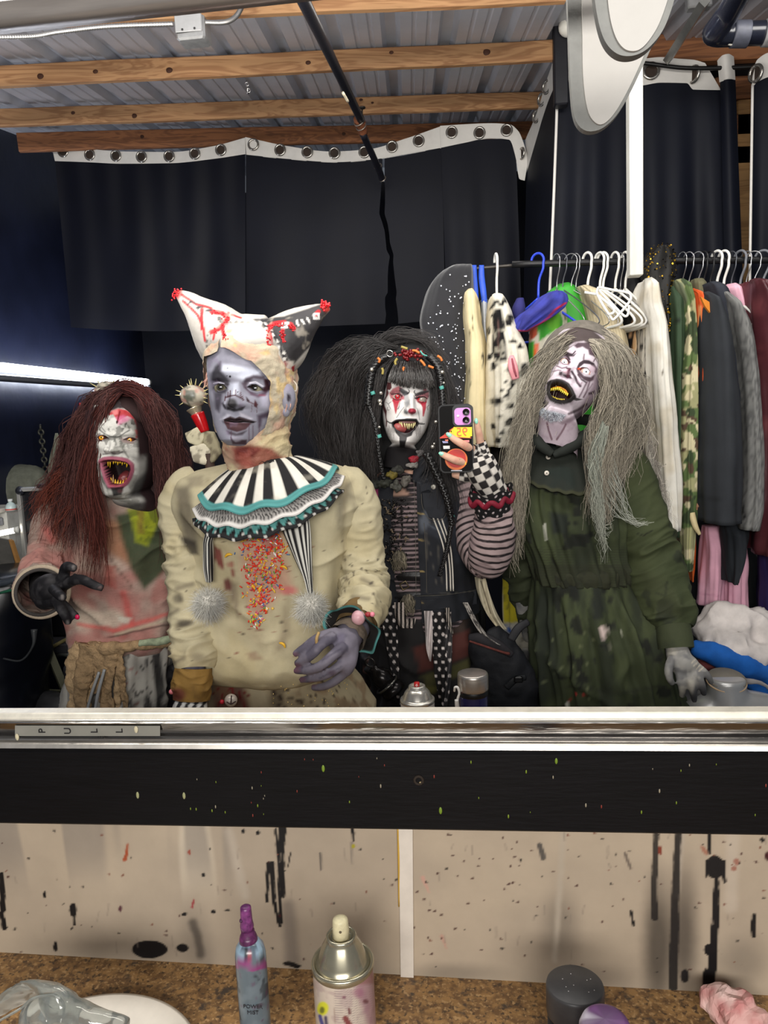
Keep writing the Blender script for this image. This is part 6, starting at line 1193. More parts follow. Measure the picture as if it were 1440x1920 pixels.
rb=[tpx([(238,950,1.93,.06),(238,1000,1.95,.10),(236,1100,1.98,.12),(232,1195,1.98,.12),(228,1330,1.96,.12)],20,40),tpx([(130,960,1.96,.045),(238,945,1.95,.07),(330,965,1.96,.045)],16,20),tpx([(122,962,1.95,.045),(100,1030,1.93,.042),(84,1070,1.88,.036),(78,1100,1.76,.03),(80,1110,1.70,.028)],14,30),tpx([(330,965,1.96,.045),(350,1080,1.99,.038),(352,1180,1.95,.03),(352,1230,1.93,.026),(350,1262,1.92,.028),(348,1290,1.92,.02)],14,30)]
for dx in(-10,-3,4,11):rb.append(finger([(349+dx,1275,1.92,.0105),(348+dx,1300,1.91,.0095),(347+dx,1318,1.91,.0075)]))
rb.append(finger([(340,1262,1.91,.011),(334,1285,1.9,.0095),(336,1300,1.9,.0075)]))
rb+=legs(ORG[ro.name][0],1.96)
GY=1.62
rb+=[tube(P(np.array([78,86,100,116]),np.array([1112,1106,1102,1100]),np.array([1.72,1.66,GY,GY-.01])),[.029,.034,.034,.020],18,smooth=18),tpx([(84,1122,1.66,.028),(102,1122,GY,.024),(112,1130,GY,.016)],14,14),finger([(108,1094,GY,.014),(119,1082,GY-.01,.0135),(122,1067,GY-.014,.0125),(128,1062,GY-.03,.0115),(141,1066,GY-.04,.0085)]),finger([(116,1100,GY-.01,.0135),(136,1089,GY-.03,.0125),(154,1087,GY-.05,.0115),(174,1096,GY-.06,.0105),(193,1103,GY-.06,.0078)]),finger([(100,1104,GY-.02,.0125),(104,1108,GY-.06,.012),(112,1116,GY-.10,.0115),(118,1121,GY-.12,.009)]),finger([(102,1118,GY-.01,.0125),(112,1138,GY-.03,.0115),(121,1152,GY-.04,.0108),(129,1169,GY-.03,.0082)]),finger([(110,1126,GY,.0115),(124,1138,GY-.015,.0105),(134,1148,GY-.02,.0095),(146,1157,GY-.02,.0072)])]
rb=bodymesh(rb,.0038)
def rp(p):
 Z=z1;[p.mix(sm(.5,-1,poly_sd(p.p,q[0])),(60,34,32))for q in RH.holes[:2]]
 p.blot(45,.5,.62,(104,104,96),3,.55);p.blot(90,.56,.66,(66,66,62),7,.6,mask=sm(960,700,8.0*(p.p[:,1]-740))+sm(6,-10,poly_sd(p.p,Z((600,520),(800,450),(840,520),(640,600))))+sm(4,-8,poly_sd(p.p,Z((900,900),(1010,900),(1040,1060),(960,1080)))))
 p.poly(Z((1100,560),(1200,600),(1150,1600),(900,1700),(1000,1400),(1060,1100)),(108,106,102),9,.8);p.poly(Z((760,1050),(900,1180),(880,1400),(760,1750),(1000,1700),(1160,1200),(1000,1060)),(96,94,92),8,.65);p.poly(Z((820,1500),(1150,1250),(1150,1800),(760,1760)),(44,42,44),9,.75)  # last polygon paints the shadow below the jaw
 p.poly(Z((330,400),(440,290),(560,235),(700,245),(830,330),(920,430),(1100,500),(1000,150),(600,0),(250,250),(180,480)),(46,34,38),4,.96);p.line(Z((240,600),(330,670),(430,720),(560,730),(680,650),(760,610)),2.2,(66,68,66),1.4,.8);p.line(Z((280,560),(340,640)),2,(80,82,78),1.4,.7);p.line(Z((500,760),(530,850)),3,(74,78,72),2,.7);p.line(Z((660,860),(640,920),(740,1080)),3.5,(96,98,90),2.5,.7)
 p.poly(Z((190,690),(280,680),(400,745),(300,800),(190,790)),(112,88,92),3,.6);p.poly(Z((600,760),(740,710),(900,770),(800,850),(640,820)),(150,112,112),3,.5);p.line(Z((205,735),(270,700),(345,706),(392,746)),1.6,(26,22,24),.8,.95);p.line(Z((650,775),(740,735),(830,745),(884,776)),1.8,(26,22,24),.8,.95)
 p.poly(Z((380,340),(450,280),(560,240),(700,260),(820,340),(900,420),(890,580),(830,420),(720,370),(640,400),(560,470),(530,420),(480,330),(420,350)),(176,38,46),2,.95);p.poly(Z((520,390),(640,350),(790,400),(720,460),(560,520)),(206,110,150),5,.75);p.poly(Z((440,270),(560,250),(560,330),(500,350)),(214,130,130),3,.8);p.line(Z((590,290),(570,370),(545,470)),3,(120,14,22),1.2,.95);p.ell(*Z((542,472))[0],2,3,(50,14,18),.3)
 p.poly(Z((850,600),(940,600),(950,680),(870,690)),(184,80,80),2.5,.9);p.ell(*Z((885,725))[0],3,3,(190,80,80),.5,.8);p.poly(Z((880,470),(1010,540),(1060,700),(1140,900),(1060,880),(1020,640),(930,570)),(104,12,26),2,.95)
 sd=poly_sd(p.p,mouthR);p.mix(sm(8.5,6,sd)*.92,(150,74,98));p.mix(sm(4.5,2,sd)*.6,(168,82,100));p.mix(sm(.8,-1.2,sd),(26,8,12));p.poly(Z((370,1420),(430,1540),(620,1545),(740,1400),(760,1440),(640,1590),(420,1590),(330,1440)),(170,70,84),1.5,.5)
 p.poly(Z((430,1590),(660,1580),(620,1720),(480,1740)),(20,18,22),3,.9);p.ell(*Z((600,1650))[0],5,4,(104,60,66),.6,.6);p.line(Z((300,1020),(400,1010),(560,1015),(640,980)),2.5,(92,90,88),1.8,.8);L=hloc(RH,p);p.mix(sm(-.058,-.064,L[:,0])*sm(-.06,-.04,L[:,2]),(46,32,34));p.mix(sm(-.145,-.165,L[:,2])*.9,(58,54,56));p.mix(sm(-.045,-.03,L[:,1])*sm(-.06,-.03,L[:,2]),(46,32,34));p.mix(sm(-.02,0,L[:,1]),(46,32,34));p.mix(sm(181,175,p.p[:,0])*sm(885,865,p.p[:,1]),(46,30,32));p.mix(RH.cav,(22,7,10))  # neck under the jaw darkened as painted shadow
skinpaint(rg,(204,202,196),rp)
def rhand(p):p.blot(60,.5,.68,(70,68,70),3,.6);[p.ell(x,y,3,5,(128,122,120),.5,.7)for x,y in((138,1064),(117,1120),(127,1168))];p.ell(188,1102,5,3,(110,92,92),.5,.6)
skinpaint(rb,(30,29,32),rhand)
mesh('body',join([rb,rg]),skinm,ro)
oc=((1,(232,130,30)),(.62,(246,206,60)),(.38,(20,12,8)))
RH.eye(ro,eL,z1((272,737))[0],4.2,oc,.0135,.0006,sclera=(70,40,34));RH.eye(ro,eR,z1((752,780))[0],4.6,oc,.0135,.0006,sclera=(70,40,34))
ym=mat((222,178,40),rough=.3,nz=.35,nscale=160);ybr=mat((150,116,70),rough=.35,nz=.4,nscale=160)
for b,t,w in(((335,1165),(345,1245),3.2),((372,1165),(378,1265),2.8),((430,1160),(432,1205),3.2),((505,1165),(508,1222),3.6),((580,1175),(586,1225),3.4),((665,1185),(662,1262),4.0),((470,1160),(470,1190),3),((545,1165),(545,1195),3),((625,1180),(625,1205),3)):RH.tooth(ro,z1(b)[0],z1(t)[0],w,ym,.012,.010)
for b,t,w in(((395,1500),(385,1430),3.2),((430,1525),(425,1385),4.4),((470,1535),(462,1460),3.4),((510,1540),(508,1470),3.2),((555,1540),(556,1475),3.2),((600,1535),(604,1465),3.2),((650,1510),(652,1440),3.2),((700,1470),(706,1410),3.2)):RH.tooth(ro,z1(b)[0],z1(t)[0],w,ym if b[0]!=430 else ybr,.010,.012)
for pts,nm in((((300,1150),(430,1140),(560,1146),(700,1180),(750,1210)),'upper_gum'),(((370,1470),(440,1530),(540,1550),(640,1530),(730,1440)),'lower_gum')):
 a=np.array([RH.world(RH.loc(*z1(q)[0])+[0,.016,0])for q in pts]);mesh(nm,tube(a,.005,8,smooth=24),mat((92,50,46),rough=.3,nz=.3),ro)
mesh('tongue',tube(np.array([RH.world(RH.loc(*z1(q)[0])+[0,d_,0])for q,d_ in(((540,1440),.045),((530,1480),.030),((520,1515),.020))]),[.016,.015,.010],12,smooth=12),mat((110,48,50),rough=.3),ro)
mesh('fingernail',sphere(P(145,1157,GY-.030),(.0055,.004,.006),12,8),mat((190,24,74),rough=.2,nz=0),ro)
tor=torso([(905,196,262,.07),(918,160,292,.10),(940,126,330,.12),(980,118,350,.13),(1060,128,352,.14),(1130,138,350,.145),(1170,143,344,.15),(1190,146,338,.148),(1200,152,334,.14),(1208,160,330,.128)],1.97,31,.006,4,150,180)
sl=sleeve([(140,948,1.95,.066),(112,985,1.93,.066),(98,1030,1.91,.062),(86,1065,1.86,.054),(78,1095,1.79,.050),(76,1106,1.735,.056),(77,1109,1.70,.060)],70,150,.007,32,7,((.55,.15),(.8,.1)))
sr2=sleeve([(326,950,1.96,.06),(346,1020,1.98,.056),(352,1100,1.98,.05),(352,1190,1.95,.046),(352,1235,1.93,.038)],48,90,.006,33,8,((.5,.2),))
RS=join([tor,sl,sr2]);RS.C=None;p=Paint(RS,(170,146,134),jit=1.8,jscale=40);zr=zm(0,600,.38542)
p.blot(9,.45,.62,(172,108,102),2,.7);p.blot(14,.55,.7,(150,70,66),5,.55);p.blot(12,.5,.7,(196,182,164),8,.7,mask=sm(1020,1130,p.p[:,1])*.9+.2);p.blot(22,.6,.72,(120,92,84),9,.4)
p.poly(zr((480,950),(600,980),(640,1200),(520,1130),(440,1010)),(150,96,56),9,.7);p.poly(zr((560,950),(820,880),(840,1180),(760,1260),(700,1310),(640,1220),(590,1060)),(52,66,44),7,.95);p.poly(zr((620,920),(760,900),(780,960),(720,1100),(660,1080),(640,980)),(150,158,30),5,.85,);p.blot(40,.5,.6,(40,56,30),6,.5,mask=sm(2,-8,poly_sd(p.p,zr((600,920),(780,900),(780,1100),(640,1080)))));p.poly(zr((670,900),(700,900),(700,1040),(670,1040)),(120,84,44),3,.6)
p.line(zr((500,1100),(560,1200),(640,1300)),4,(92,70,62),3,.6);p.poly(zr((500,1190),(560,1200),(560,1310),(520,1290)),(168,70,60),3,.6);p.line(zr((600,1330),(640,1480)),12,(186,70,66),5,.65);p.poly(zr((570,1440),(640,1450),(620,1480),(590,1470)),(206,204,190),3,.7);p.line(zr((380,1480),(560,1510),(820,1430)),7,(206,92,86),4,.7);p.line(zr((560,1530),(820,1460)),6,(184,172,148),3,.7);p.line(zr((520,1545),(830,1480)),3,(70,52,46),2,.8)
p.line(zr((225,1020),(260,1070)),14,(200,96,90),6,.6);p.line(zr((190,1220),(310,1215)),6,(210,96,92),3,.7);p.line(zr((300,900),(350,1000),(380,1100)),5,(110,80,74),5,.5)
kn=sm(.3,.9,np.sin(p.p[:,0]*1.9)*np.sin(p.p[:,1]*2.1));p.mix(kn*.16,(90,62,56));p.done();mesh('sweater',RS,mat(None,rough=.95,bump=.6,bscale=420,nz=.08,nscale=60,dist=.0012),ro)
for cy_,c_ in((0,(176,160,140)),(.006,(62,58,56))):mesh('knit_cuff' if not cy_ else 'cuff_lining',ring(P(77,1109,1.70)+[.004,-.004-cy_,0],.060-cy_,.006-cy_*.3,P(60,1108,1.6)-P(78,1100,1.8),60,10),mat(c_,rough=.95,bump=.8,bscale=300),ro)
def rsk(p):
 p.blot(12,.45,.62,(120,116,110),3,.7,st=(2,2,.4));p.blot(20,.58,.66,(36,34,36),6,.85,st=(2,2,.5));p.poly([(285,1230),(300,1220),(310,1300),(296,1330)],(24,22,24),3,.9);dots(p,70,(220,1210,325,1335),.8,2.4,(30,26,28),4,.85);dots(p,16,(150,1230,260,1330),1,3,(130,50,46),5,.7)
g=torso([(1196,148,330,.12),(1215,146,332,.13),(1260,140,334,.14),(1335,132,338,.15),(1450,124,344,.16),(1700,118,346,.17),(1860,118,346,.17)],1.97,34,.012,8,150,140);p=Paint(g,(176,172,164),jit=1.5,jscale=40);rsk(p);p.done();mesh('skirt',g,clothm,ro)
tan=mat((176,148,112),rough=.95,bump=.9,bscale=160,nz=.3,nscale=40,dist=.004);tan2=mat((150,124,92),rough=.95,bump=.9,bscale=160,nz=.3,nscale=40,dist=.004)
r=np.random.default_rng(6)
for i,(x0,x1,w,yb)in enumerate(((152,134,.026,1345),(165,150,.026,1345),(176,160,.02,1350),(186,176,.016,1300),(196,192,.02,1320),(204,208,.018,1330),(212,228,.014,1345),(222,240,.012,1340),(160,168,.018,1290),(190,200,.014,1345))):
 pts=[(x0+(x1-x0)*t+r.normal()*3,1208+(yb-1208)*t,1.825-.012*(i%2)-.01*t,w*(1-.35*t)*r.uniform(.8,1.1))for t in np.linspace(0,1,5)]
 g=tpx(pts,22,60,squash=((0,1,0),.4));wrinkle(g,.011,34,i);wrinkle(g,.004,110,i+4);mesh('cloth_tatter',g,(tan,tan2)[i%2],ro)
for pts in([(186,1260,1.80,.004),(172,1300,1.79,.004),(160,1345,1.79,.004)],[(196,1255,1.80,.004),(184,1300,1.79,.0045),(176,1345,1.79,.004)]):mesh('satin_cord',tpx(pts,8,20),mat((150,152,154),rough=.35,nz=.1),ro)
g=tpx([(150,1212,1.85,.014),(190,1216,1.82,.018),(240,1212,1.82,.014),(325,1206,1.84,.010)],20,60);wrinkle(g,.007,50,2);mesh('rag_waistband',g,tan2,ro)
g=tpx([(262,1206,1.815,.009),(300,1202,1.82,.010),(330,1196,1.83,.008)],16,40);wrinkle(g,.003,60,3);mesh('hem_rag',g,mat((140,150,124),rough=.9,nz=.3,nscale=60),ro)
cap=sphere(RH.world(np.array([0,.022,.035])),(.098,.112,.098),40,26,R=RH.R);cap.V[:,1]=np.maximum(cap.V[:,1],RH.c[1]+.03-.1*sm(.01,.06,cap.V[:,2]-RH.c[2]));cap.V[:,1]=np.maximum(cap.V[:,1],RH.c[1]-.070+.5*np.maximum(0,(RH.c[2]+.085-cap.V[:,2])));mesh('wig_cap',cap,mat((40,20,20),rough=.8,nz=.2),ro)
bk=torso([(740,176,296,.06),(790,156,318,.08),(850,140,330,.08),(930,126,338,.07),(1000,150,340,.04)],1.955,40,.010,7,70,50);bk.paint((48,24,24));bk.V[:,1]=np.maximum(bk.V[:,1],1.91);mesh('wig_underlayer',bk,mat((46,24,24),rough=.7,nz=.3,nscale=60),ro)
c0,c1=(45,29,31),(98,64,60)
hs=[]
hs.append(strands([[(232,728,1.83),(200,745,1.79),(176,800,1.79),(160,880,1.80),(150,960,1.79),(150,1060,1.79)],[(228,728,1.84),(190,745,1.81),(162,800,1.82),(140,880,1.84),(126,960,1.85),(118,1020,1.85)],[(224,729,1.86),(180,750,1.86),(145,810,1.87),(124,880,1.88),(106,940,1.89),(92,985,1.9)],[(222,730,1.88),(172,760,1.9),(134,830,1.92),(110,890,1.92),(84,930,1.91),(60,950,1.9)]],1500,.00085,14,.010,3.2,.012,c0,c1,1,spread_tip=.022))
hs.append(strands([[(238,728,1.82),(214,742,1.775),(192,772,1.775),(178,830,1.785),(172,900,1.785),(186,980,1.79),(190,1050,1.80)],[(236,728,1.82),(206,746,1.78),(184,785,1.785),(170,850,1.79),(160,930,1.79),(172,1020,1.79),(160,1100,1.79)]],520,.0009,14,.006,3,.007,c0,(104,54,46),2,spread_tip=.018))
hs.append(strands([[(240,728,1.82),(262,742,1.79),(288,780,1.80),(300,850,1.81),(306,930,1.82),(316,1010,1.83),(322,1100,1.83)],[(244,728,1.83),(276,745,1.82),(306,790,1.84),(322,860,1.86),(332,940,1.88),(340,1000,1.9)],[(246,729,1.86),(286,752,1.87),(318,800,1.89),(340,870,1.91),(352,930,1.93),(360,980,1.94)]],1300,.00085,14,.009,3,.012,c0,c1,3,spread_tip=.016))
hs.append(strands([[(226,728,1.82),(200,750,1.775),(186,790,1.772),(176,840,1.778),(168,900,1.785)],[(226,728,1.82),(206,746,1.77),(192,775,1.768),(180,820,1.775)]],320,.0010,11,.004,2,.006,c0,c1,8))
hs.append(strands([[(200,733,1.83),(235,730,1.80),(268,742,1.785),(286,790,1.79)],[(190,740,1.85),(230,722,1.86),(280,738,1.84),(312,790,1.85)]],500,.0009,11,.003,2,.009,c0,(96,50,46),4))
hs.append(strands([[(150,880,1.82),(110,900,1.82),(86,930,1.82),(70,960,1.82),(66,990,1.82),(50,1018,1.82)],[(140,860,1.84),(100,900,1.84),(64,940,1.84),(52,950,1.84)],[(140,960,1.79),(112,1000,1.78),(118,1040,1.78),(126,1060,1.78)]],120,.0006,12,.009,3,.012,(86,44,38),(130,70,56),5))
mesh('wig_hair',join(hs),mat(None,rough=.5,nz=0,spec=.1),ro)
# ================================================================== person with the long grey wig
wo=empty('person',(P(1130,1330,1.95)[0],1.97,0),'person in long grey wig and dark green dress, laughing with yellow teeth','person')
WH=Head(1080,690,1.90,12,22,23,.96,1.16,1.0,1.0,.66,.30)
z9=zm(990,630,.104167)
WH.nose(z9((800,520))[0],z9((660,650))[0],.024,.008,.012,z9((590,690),(790,760)),.011)
for x,y,rx,rz,h,an in((650,470,.015,.010,-.006,0),(1040,640,.016,.011,-.006,0),(480,600,.014,.012,.006,0),(960,850,.018,.016,.006,0),(700,300,.014,.005,.004,0),(1120,430,.018,.005,.005,0),(330,1380,.02,.012,.008,0),(860,780,.006,.022,-.003,20),(880,330,.012,.014,.003,0)):
 q=z9((x,y))[0];WH.bump(q[0],q[1],rx,rz,h,0,an)
eL,eR=z9((570,430),(630,395),(700,415),(755,470),(735,510),(650,500),(600,470)),z9((920,600),(980,565),(1060,580),(1125,640),(1120,690),(1040,690),(970,650))
mouthW=z9((400,915),(440,850),(520,830),(600,845),(690,895),(745,975),(800,1085),(740,1140),(640,1165),(540,1160),(440,1115),(395,1030))
WH.hole(eL,.008,.0016,1.4,1.0);WH.hole(eR,.008,.0016,1.4,1.0);WH.hole(mouthW,.034,.008,5.0,1.6)
wg=WH.build(zmin=-.205)
wb=[tpx([(1048,815,1.93,.05),(1062,850,1.95,.06),(1080,900,1.97,.10),(1090,1050,1.98,.11),(1110,1200,1.97,.12),(1120,1330,1.97,.13)],20,40),tpx([(990,880,1.97,.04),(1070,860,1.96,.06),(1168,880,1.97,.045)],16,20),tpx([(1172,885,1.97,.045),(1215,1010,1.97,.042),(1248,1120,1.90,.034),(1264,1195,1.84,.028),(1268,1215,1.83,.026)],14,30),tpx([(985,885,1.98,.04),(978,1020,2.02,.038),(985,1120,2.06,.032),(1000,1200,2.08,.028)],14,30)]
wb+=legs(ORG[wo.name][0],1.97,.95)
HW=1.80
wb+=[tpx([(1267,1208,1.83,.025),(1272,1228,1.815,.028),(1280,1248,HW,.028),(1286,1258,HW,.022)],18,20,squash=((.3,1,0),.7)),tpx([(1276,1228,1.815,.016),(1296,1246,HW,.018),(1304,1254,HW,.012)],14,14),finger([(1272,1256,HW,.0105),(1276,1275,HW-.014,.0098),(1279,1291,HW-.016,.0090),(1279,1307,HW-.008,.0066)]),finger([(1287,1260,HW-.005,.0105),(1295,1280,HW-.022,.0100),(1300,1298,HW-.024,.0092),(1302,1315,HW-.014,.0066)]),finger([(1300,1256,HW-.005,.0100),(1311,1273,HW-.022,.0096),(1317,1288,HW-.024,.0088),(1320,1303,HW-.016,.0064)]),finger([(1306,1248,HW,.0092),(1320,1259,HW-.014,.0086),(1329,1270,HW-.016,.008),(1334,1282,HW-.012,.006)]),finger([(1262,1232,HW,.0115),(1254,1252,HW-.014,.0105),(1255,1270,HW-.020,.0092),(1261,1283,HW-.016,.0068)])]
wb+=[finger([(1000+d,1215,2.08,.010),(1002+d,1245,2.07,.009),(1004+d,1262,2.07,.007)])for d in(-14,-5,4,13)];wb+=[finger([(1010,1200,2.06,.010),(1020,1225,2.05,.008)])]
wb=bodymesh(wb,.0036)
def wp(p):
 Z=z9;[p.mix(sm(.5,-1,poly_sd(p.p,q[0])),(110,60,50))for q in WH.holes[:2]];dk=(52,34,44);pu=(96,66,82)
 p.poly(Z((1200,560),(1330,560),(1250,1000),(1000,1450),(860,1500),(1000,1150),(1150,900)),(150,130,144),8,.75);p.blot(50,.55,.7,(176,158,170),3,.5)
 p.poly(Z((820,170),(900,120),(1100,110),(1340,330),(1340,480),(1240,400),(1100,330),(1080,250),(980,190),(880,220)),(70,46,58),3,.9);p.poly(Z((640,260),(740,200),(860,130),(780,200)),(60,44,52),3,.8)
 p.poly(Z((520,330),(640,230),(830,120),(1000,95),(1200,190),(1360,330),(1440,120),(1000,-250),(500,0)),(74,62,60),4,.95);p.poly(Z((620,280),(680,265),(760,310),(800,320),(850,260),(870,270),(810,350),(880,300),(830,370),(740,370),(770,430),(740,440),(680,360),(640,330)),dk,1.6,.95);p.line(Z((640,340),(700,400),(750,460)),3,pu,2,.8);p.poly(Z((560,440),(620,390),(700,400),(770,470),(740,530),(620,510)),(130,98,112),2.5,.75)  # first polygon paints the wig lace shadow above the hairline
 p.poly(Z((880,560),(920,480),(1000,430),(1100,440),(1190,490),(1240,590),(1220,680),(1190,640),(1200,580),(1120,510),(1010,500),(930,560),(900,640)),dk,2,.95);p.line(Z((1015,330),(1000,420)),3,(100,84,88),2,.8);p.line(Z((1230,380),(1180,460)),2.5,pu,1.5,.8)
 p.poly(Z((860,580),(920,560),(940,640),(1010,720),(1130,740),(1210,690),(1180,790),(1110,830),(1000,790),(900,700)),(70,46,56),3,.9);p.poly(Z((920,600),(980,562),(1130,640),(1120,700),(960,660)),(150,100,100),2,.7);p.line(Z((920,600),(980,563),(1062,578),(1128,640)),2,(60,30,30),1,.9);p.line(Z((568,430),(630,393),(704,414),(758,472)),1.8,(60,34,34),1,.9);p.ell(*Z((930,590))[0],4,2,(210,90,50),.5,.8);p.ell(*Z((1160,600))[0],6,7,(200,176,190),.5,.7)
 p.line(Z((520,540),(610,580),(700,560)),2.5,pu,1.6,.8);p.line(Z((450,640),(540,610),(590,620)),2.5,pu,2,.7)
 p.poly(Z((560,640),(620,640),(600,720),(560,700)),dk,2,.85);p.poly(Z((600,680),(760,700),(800,770),(700,760),(640,720)),(40,24,32),2,.9);p.poly(Z((620,640),(700,600),(780,640),(700,700)),(214,170,184),3,.6);p.line(Z((700,585),(760,590),(740,620)),3,dk,1.5,.9);p.line(Z((740,600),(720,720)),6,(120,70,88),3,.8)
 p.taper(Z((790,640),(850,740),(890,840),(940,900)),4,5,dk,1.6,.9);p.line(Z((900,700),(960,780),(1040,830)),3,dk,1.6,.8);p.line(Z((1060,830),(1000,950),(920,1100)),2.5,pu,1.8,.75);p.line(Z((1110,830),(1060,980),(1000,1100)),2.5,pu,1.8,.7);p.line(Z((1160,860),(1000,1100)),2,pu,1.6,.5);p.poly(Z((1090,1020),(1200,980),(1180,1040),(1090,1060)),dk,2.5,.8);p.line(Z((970,840),(950,880),(890,800)),3,(150,124,140),2,.6)
 sd=poly_sd(p.p,mouthW);p.mix(sm(8,5.5,sd)*.97,(62,58,58));p.mix(sm(3.6,1.6,sd)*.5,(84,80,80));p.poly(Z((310,850),(400,800),(440,860),(380,900)),(56,52,54),1.6,.9);p.poly(Z((800,1040),(870,1110),(990,1140),(870,1170),(790,1130)),(60,54,56),1.6,.9);p.mix(sm(.8,-1.2,sd),(34,8,10))
 p.poly(Z((330,920),(390,1000),(440,1120),(560,1180),(700,1160),(720,1190),(560,1240),(400,1170),(340,1050)),(88,86,88),2,.6)
 bm=sm(3,-6,poly_sd(p.p,Z((170,1360),(230,1270),(340,1330),(520,1370),(690,1420),(620,1520),(400,1560),(260,1480))));p.mix(bm*.9,(150,156,166));p.blot(420,.48,.56,(226,230,236),4,.9,mask=bm);p.blot(300,.55,.62,(92,98,110),6,.8,mask=bm)
 p.line(Z((1050,1230),(900,1330),(740,1400)),5,(70,52,60),3,.8);p.poly(Z((560,1560),(760,1470),(980,1330),(960,1420),(760,1560),(620,1600)),(104,88,98),4,.7);p.line(Z((340,1560),(370,1700),(430,1860)),3.5,(96,58,70),1.6,.9);p.line(Z((680,1590),(600,1740),(520,1860)),3.5,(96,58,70),1.6,.9);p.poly(Z((380,1600),(660,1600),(560,1800),(460,1840)),(190,176,188),5,.5);L=hloc(WH,p);p.mix(sm(.056,.064,L[:,2]),(74,62,60));p.mix(sm(-.01,.01,L[:,1])*sm(-.10,-.08,L[:,2]),(70,62,58));p.mix(sm(-.135,-.15,L[:,2])*.5,(120,100,110));punch(p,(214,202,212),1.25);p.mix(WH.cav,(34,8,10))  # neck tone darkened to paint the shade it lies in
skinpaint(wg,(214,202,212),wp)
def whand(p):p.blot(50,.45,.65,(104,104,106),3,.8);p.mix(sm(1268,1300,p.p[:,1]),(76,76,78));p.blot(26,.55,.7,(196,190,176),7,.5);[p.line([(1296+k*5,1244+k*5),(1304+k*5,1236+k*5)],2,(206,196,176),1,.7)for k in range(4)]
skinpaint(wb,(150,148,144),whand)
mesh('body',join([wb,wg]),skinm,wo)
wc=((1,(236,240,244)),(.24,(20,20,24)))
WH.eye(wo,eL,z9((655,472))[0],6,wc,.0135,.0004,sclera=(232,226,222),ring_c=(214,160,120));WH.eye(wo,eR,z9((1046,642))[0],6.5,wc,.0135,.0004,sclera=(232,226,222),ring_c=(214,160,120))
yt=mat((220,196,60),rough=.28,nz=.3,nscale=200)
for i,t in enumerate(np.linspace(0,1,10)):
 bx,by=np.interp(t,[0,.4,1],[430,560,720]),np.interp(t,[0,.4,1],[905,885,995]);WH.tooth(wo,z9((bx,by))[0],z9((bx-14,by+62-10*abs(t-.5)))[0],3.4,yt,.011,.009)
for i,t in enumerate(np.linspace(0,1,9)):
 bx,by=np.interp(t,[0,.5,1],[425,540,650]),np.interp(t,[0,.5,1],[1095,1135,1140]);WH.tooth(wo,z9((bx,by))[0],z9((bx+10,by-68+14*t))[0],3.2,yt,.009,.012)
og=mat((216,140,40),rough=.3,nz=.25,nscale=120)
for pts,nm in((((435,880),(500,850),(590,860),(680,910),(735,985)),'upper_gum'),(((410,1080),(480,1130),(570,1150),(660,1150)),'lower_gum')):
 a=np.array([WH.world(WH.loc(*z9(q)[0])+[0,.019,0])for q in pts]);mesh(nm,tube(a,.003,8,smooth=24),og,wo)
dg=(50,57,35)
def pleat(th,t,V):return .006*np.sin(th*26+2*np.sin(t*5))*sm(.0,.2,t)
def dp(p):
 p.blot(9,.42,.62,(34,40,28),3,.8,st=(2.5,2.5,.45));p.blot(16,.52,.7,(72,80,50),6,.5,st=(3,3,.3));p.blot(24,.62,.68,(14,16,14),8,.85)
bod=torso([(846,1012,1084,.06),(862,985,1140,.08),(885,968,1176,.10),(930,962,1186,.115),(990,970,1180,.125),(1040,986,1176,.12),(1062,992,1180,.118),(1082,1000,1184,.118)],1.98,51,.005,5,170,150,extra=pleat)
p=Paint(bod,dg,jit=1.5,jscale=40);dp(p);p.poly([(994,838),(1100,810),(1130,880),(1096,912),(1040,924),(994,912)],(30,32,30),4,.85);p.mix(.6*sm(1056,1062,p.p[:,1]),(40,42,28));p.mix(.5*sm(.2,.6,np.sin(p.p[:,1]*1.3))*sm(1020,1030,p.p[:,1]),(36,38,26));p.poly([(1018,985),(1022,980),(1027,1012),(1023,1014)],(190,190,176),1,.9);p.poly([(1030,960),(1066,965),(1060,1000),(1036,1000)],(26,32,30),5,.8);p.done();mesh('dress_bodice',bod,clothm,wo)
def pleat2(th,t,V):return(.010*np.sin(th*17+1.6*np.sin(t*3+1))+.006*np.sin(th*31+2+t*2))*sm(0,.12,t)
sk=torso([(1078,1000,1184,.118),(1092,998,1190,.125),(1150,996,1224,.15),(1220,998,1250,.17),(1280,1002,1266,.18),(1335,1004,1276,.19),(1450,1000,1290,.2),(1800,996,1300,.2)],1.98,52,.008,6,190,130,extra=pleat2)
p=Paint(sk,dg,jit=2,jscale=30);dp(p);p.poly([(1110,1100),(1122,1096),(1132,1140),(1130,1165),(1112,1160)],(24,28,24),2,.85);p.poly([(1121,1170),(1136,1176),(1138,1196),(1144,1212),(1128,1192)],(206,186,180),1.3,.95);p.line([(1140,1180),(1146,1214)],1.5,(200,190,176),1,.7);p.line([(1165,1180),(1165,1192)],1.5,(190,190,170),1,.8);p.line([(1060,1286),(1160,1298),(1250,1285)],4,(24,26,22),4,.7);p.poly([(1004,1110),(1040,1100),(1050,1300),(1010,1330)],(22,28,22),10,.6)
dots(p,40,(1010,1180,1120,1330),.8,2.4,(110,116,84),3,.5);dots(p,9,(1070,1295,1100,1335),1,2.2,(170,40,40),5,.9);dots(p,8,(1030,1310,1130,1335),1.2,3,(190,190,176),6,.8);p.done();mesh('dress_skirt',sk,clothm,wo)
bl=torso([(1054,996,1180,.121),(1060,994,1182,.126),(1070,997,1185,.127),(1082,999,1187,.124),(1086,1002,1188,.120)],1.98,53,.002,30,200,24);p=Paint(bl,(44,46,30),jit=1);p.blot(60,.5,.68,(28,30,22),3,.7);p.done();mesh('gathered_waistband',bl,clothm,wo)
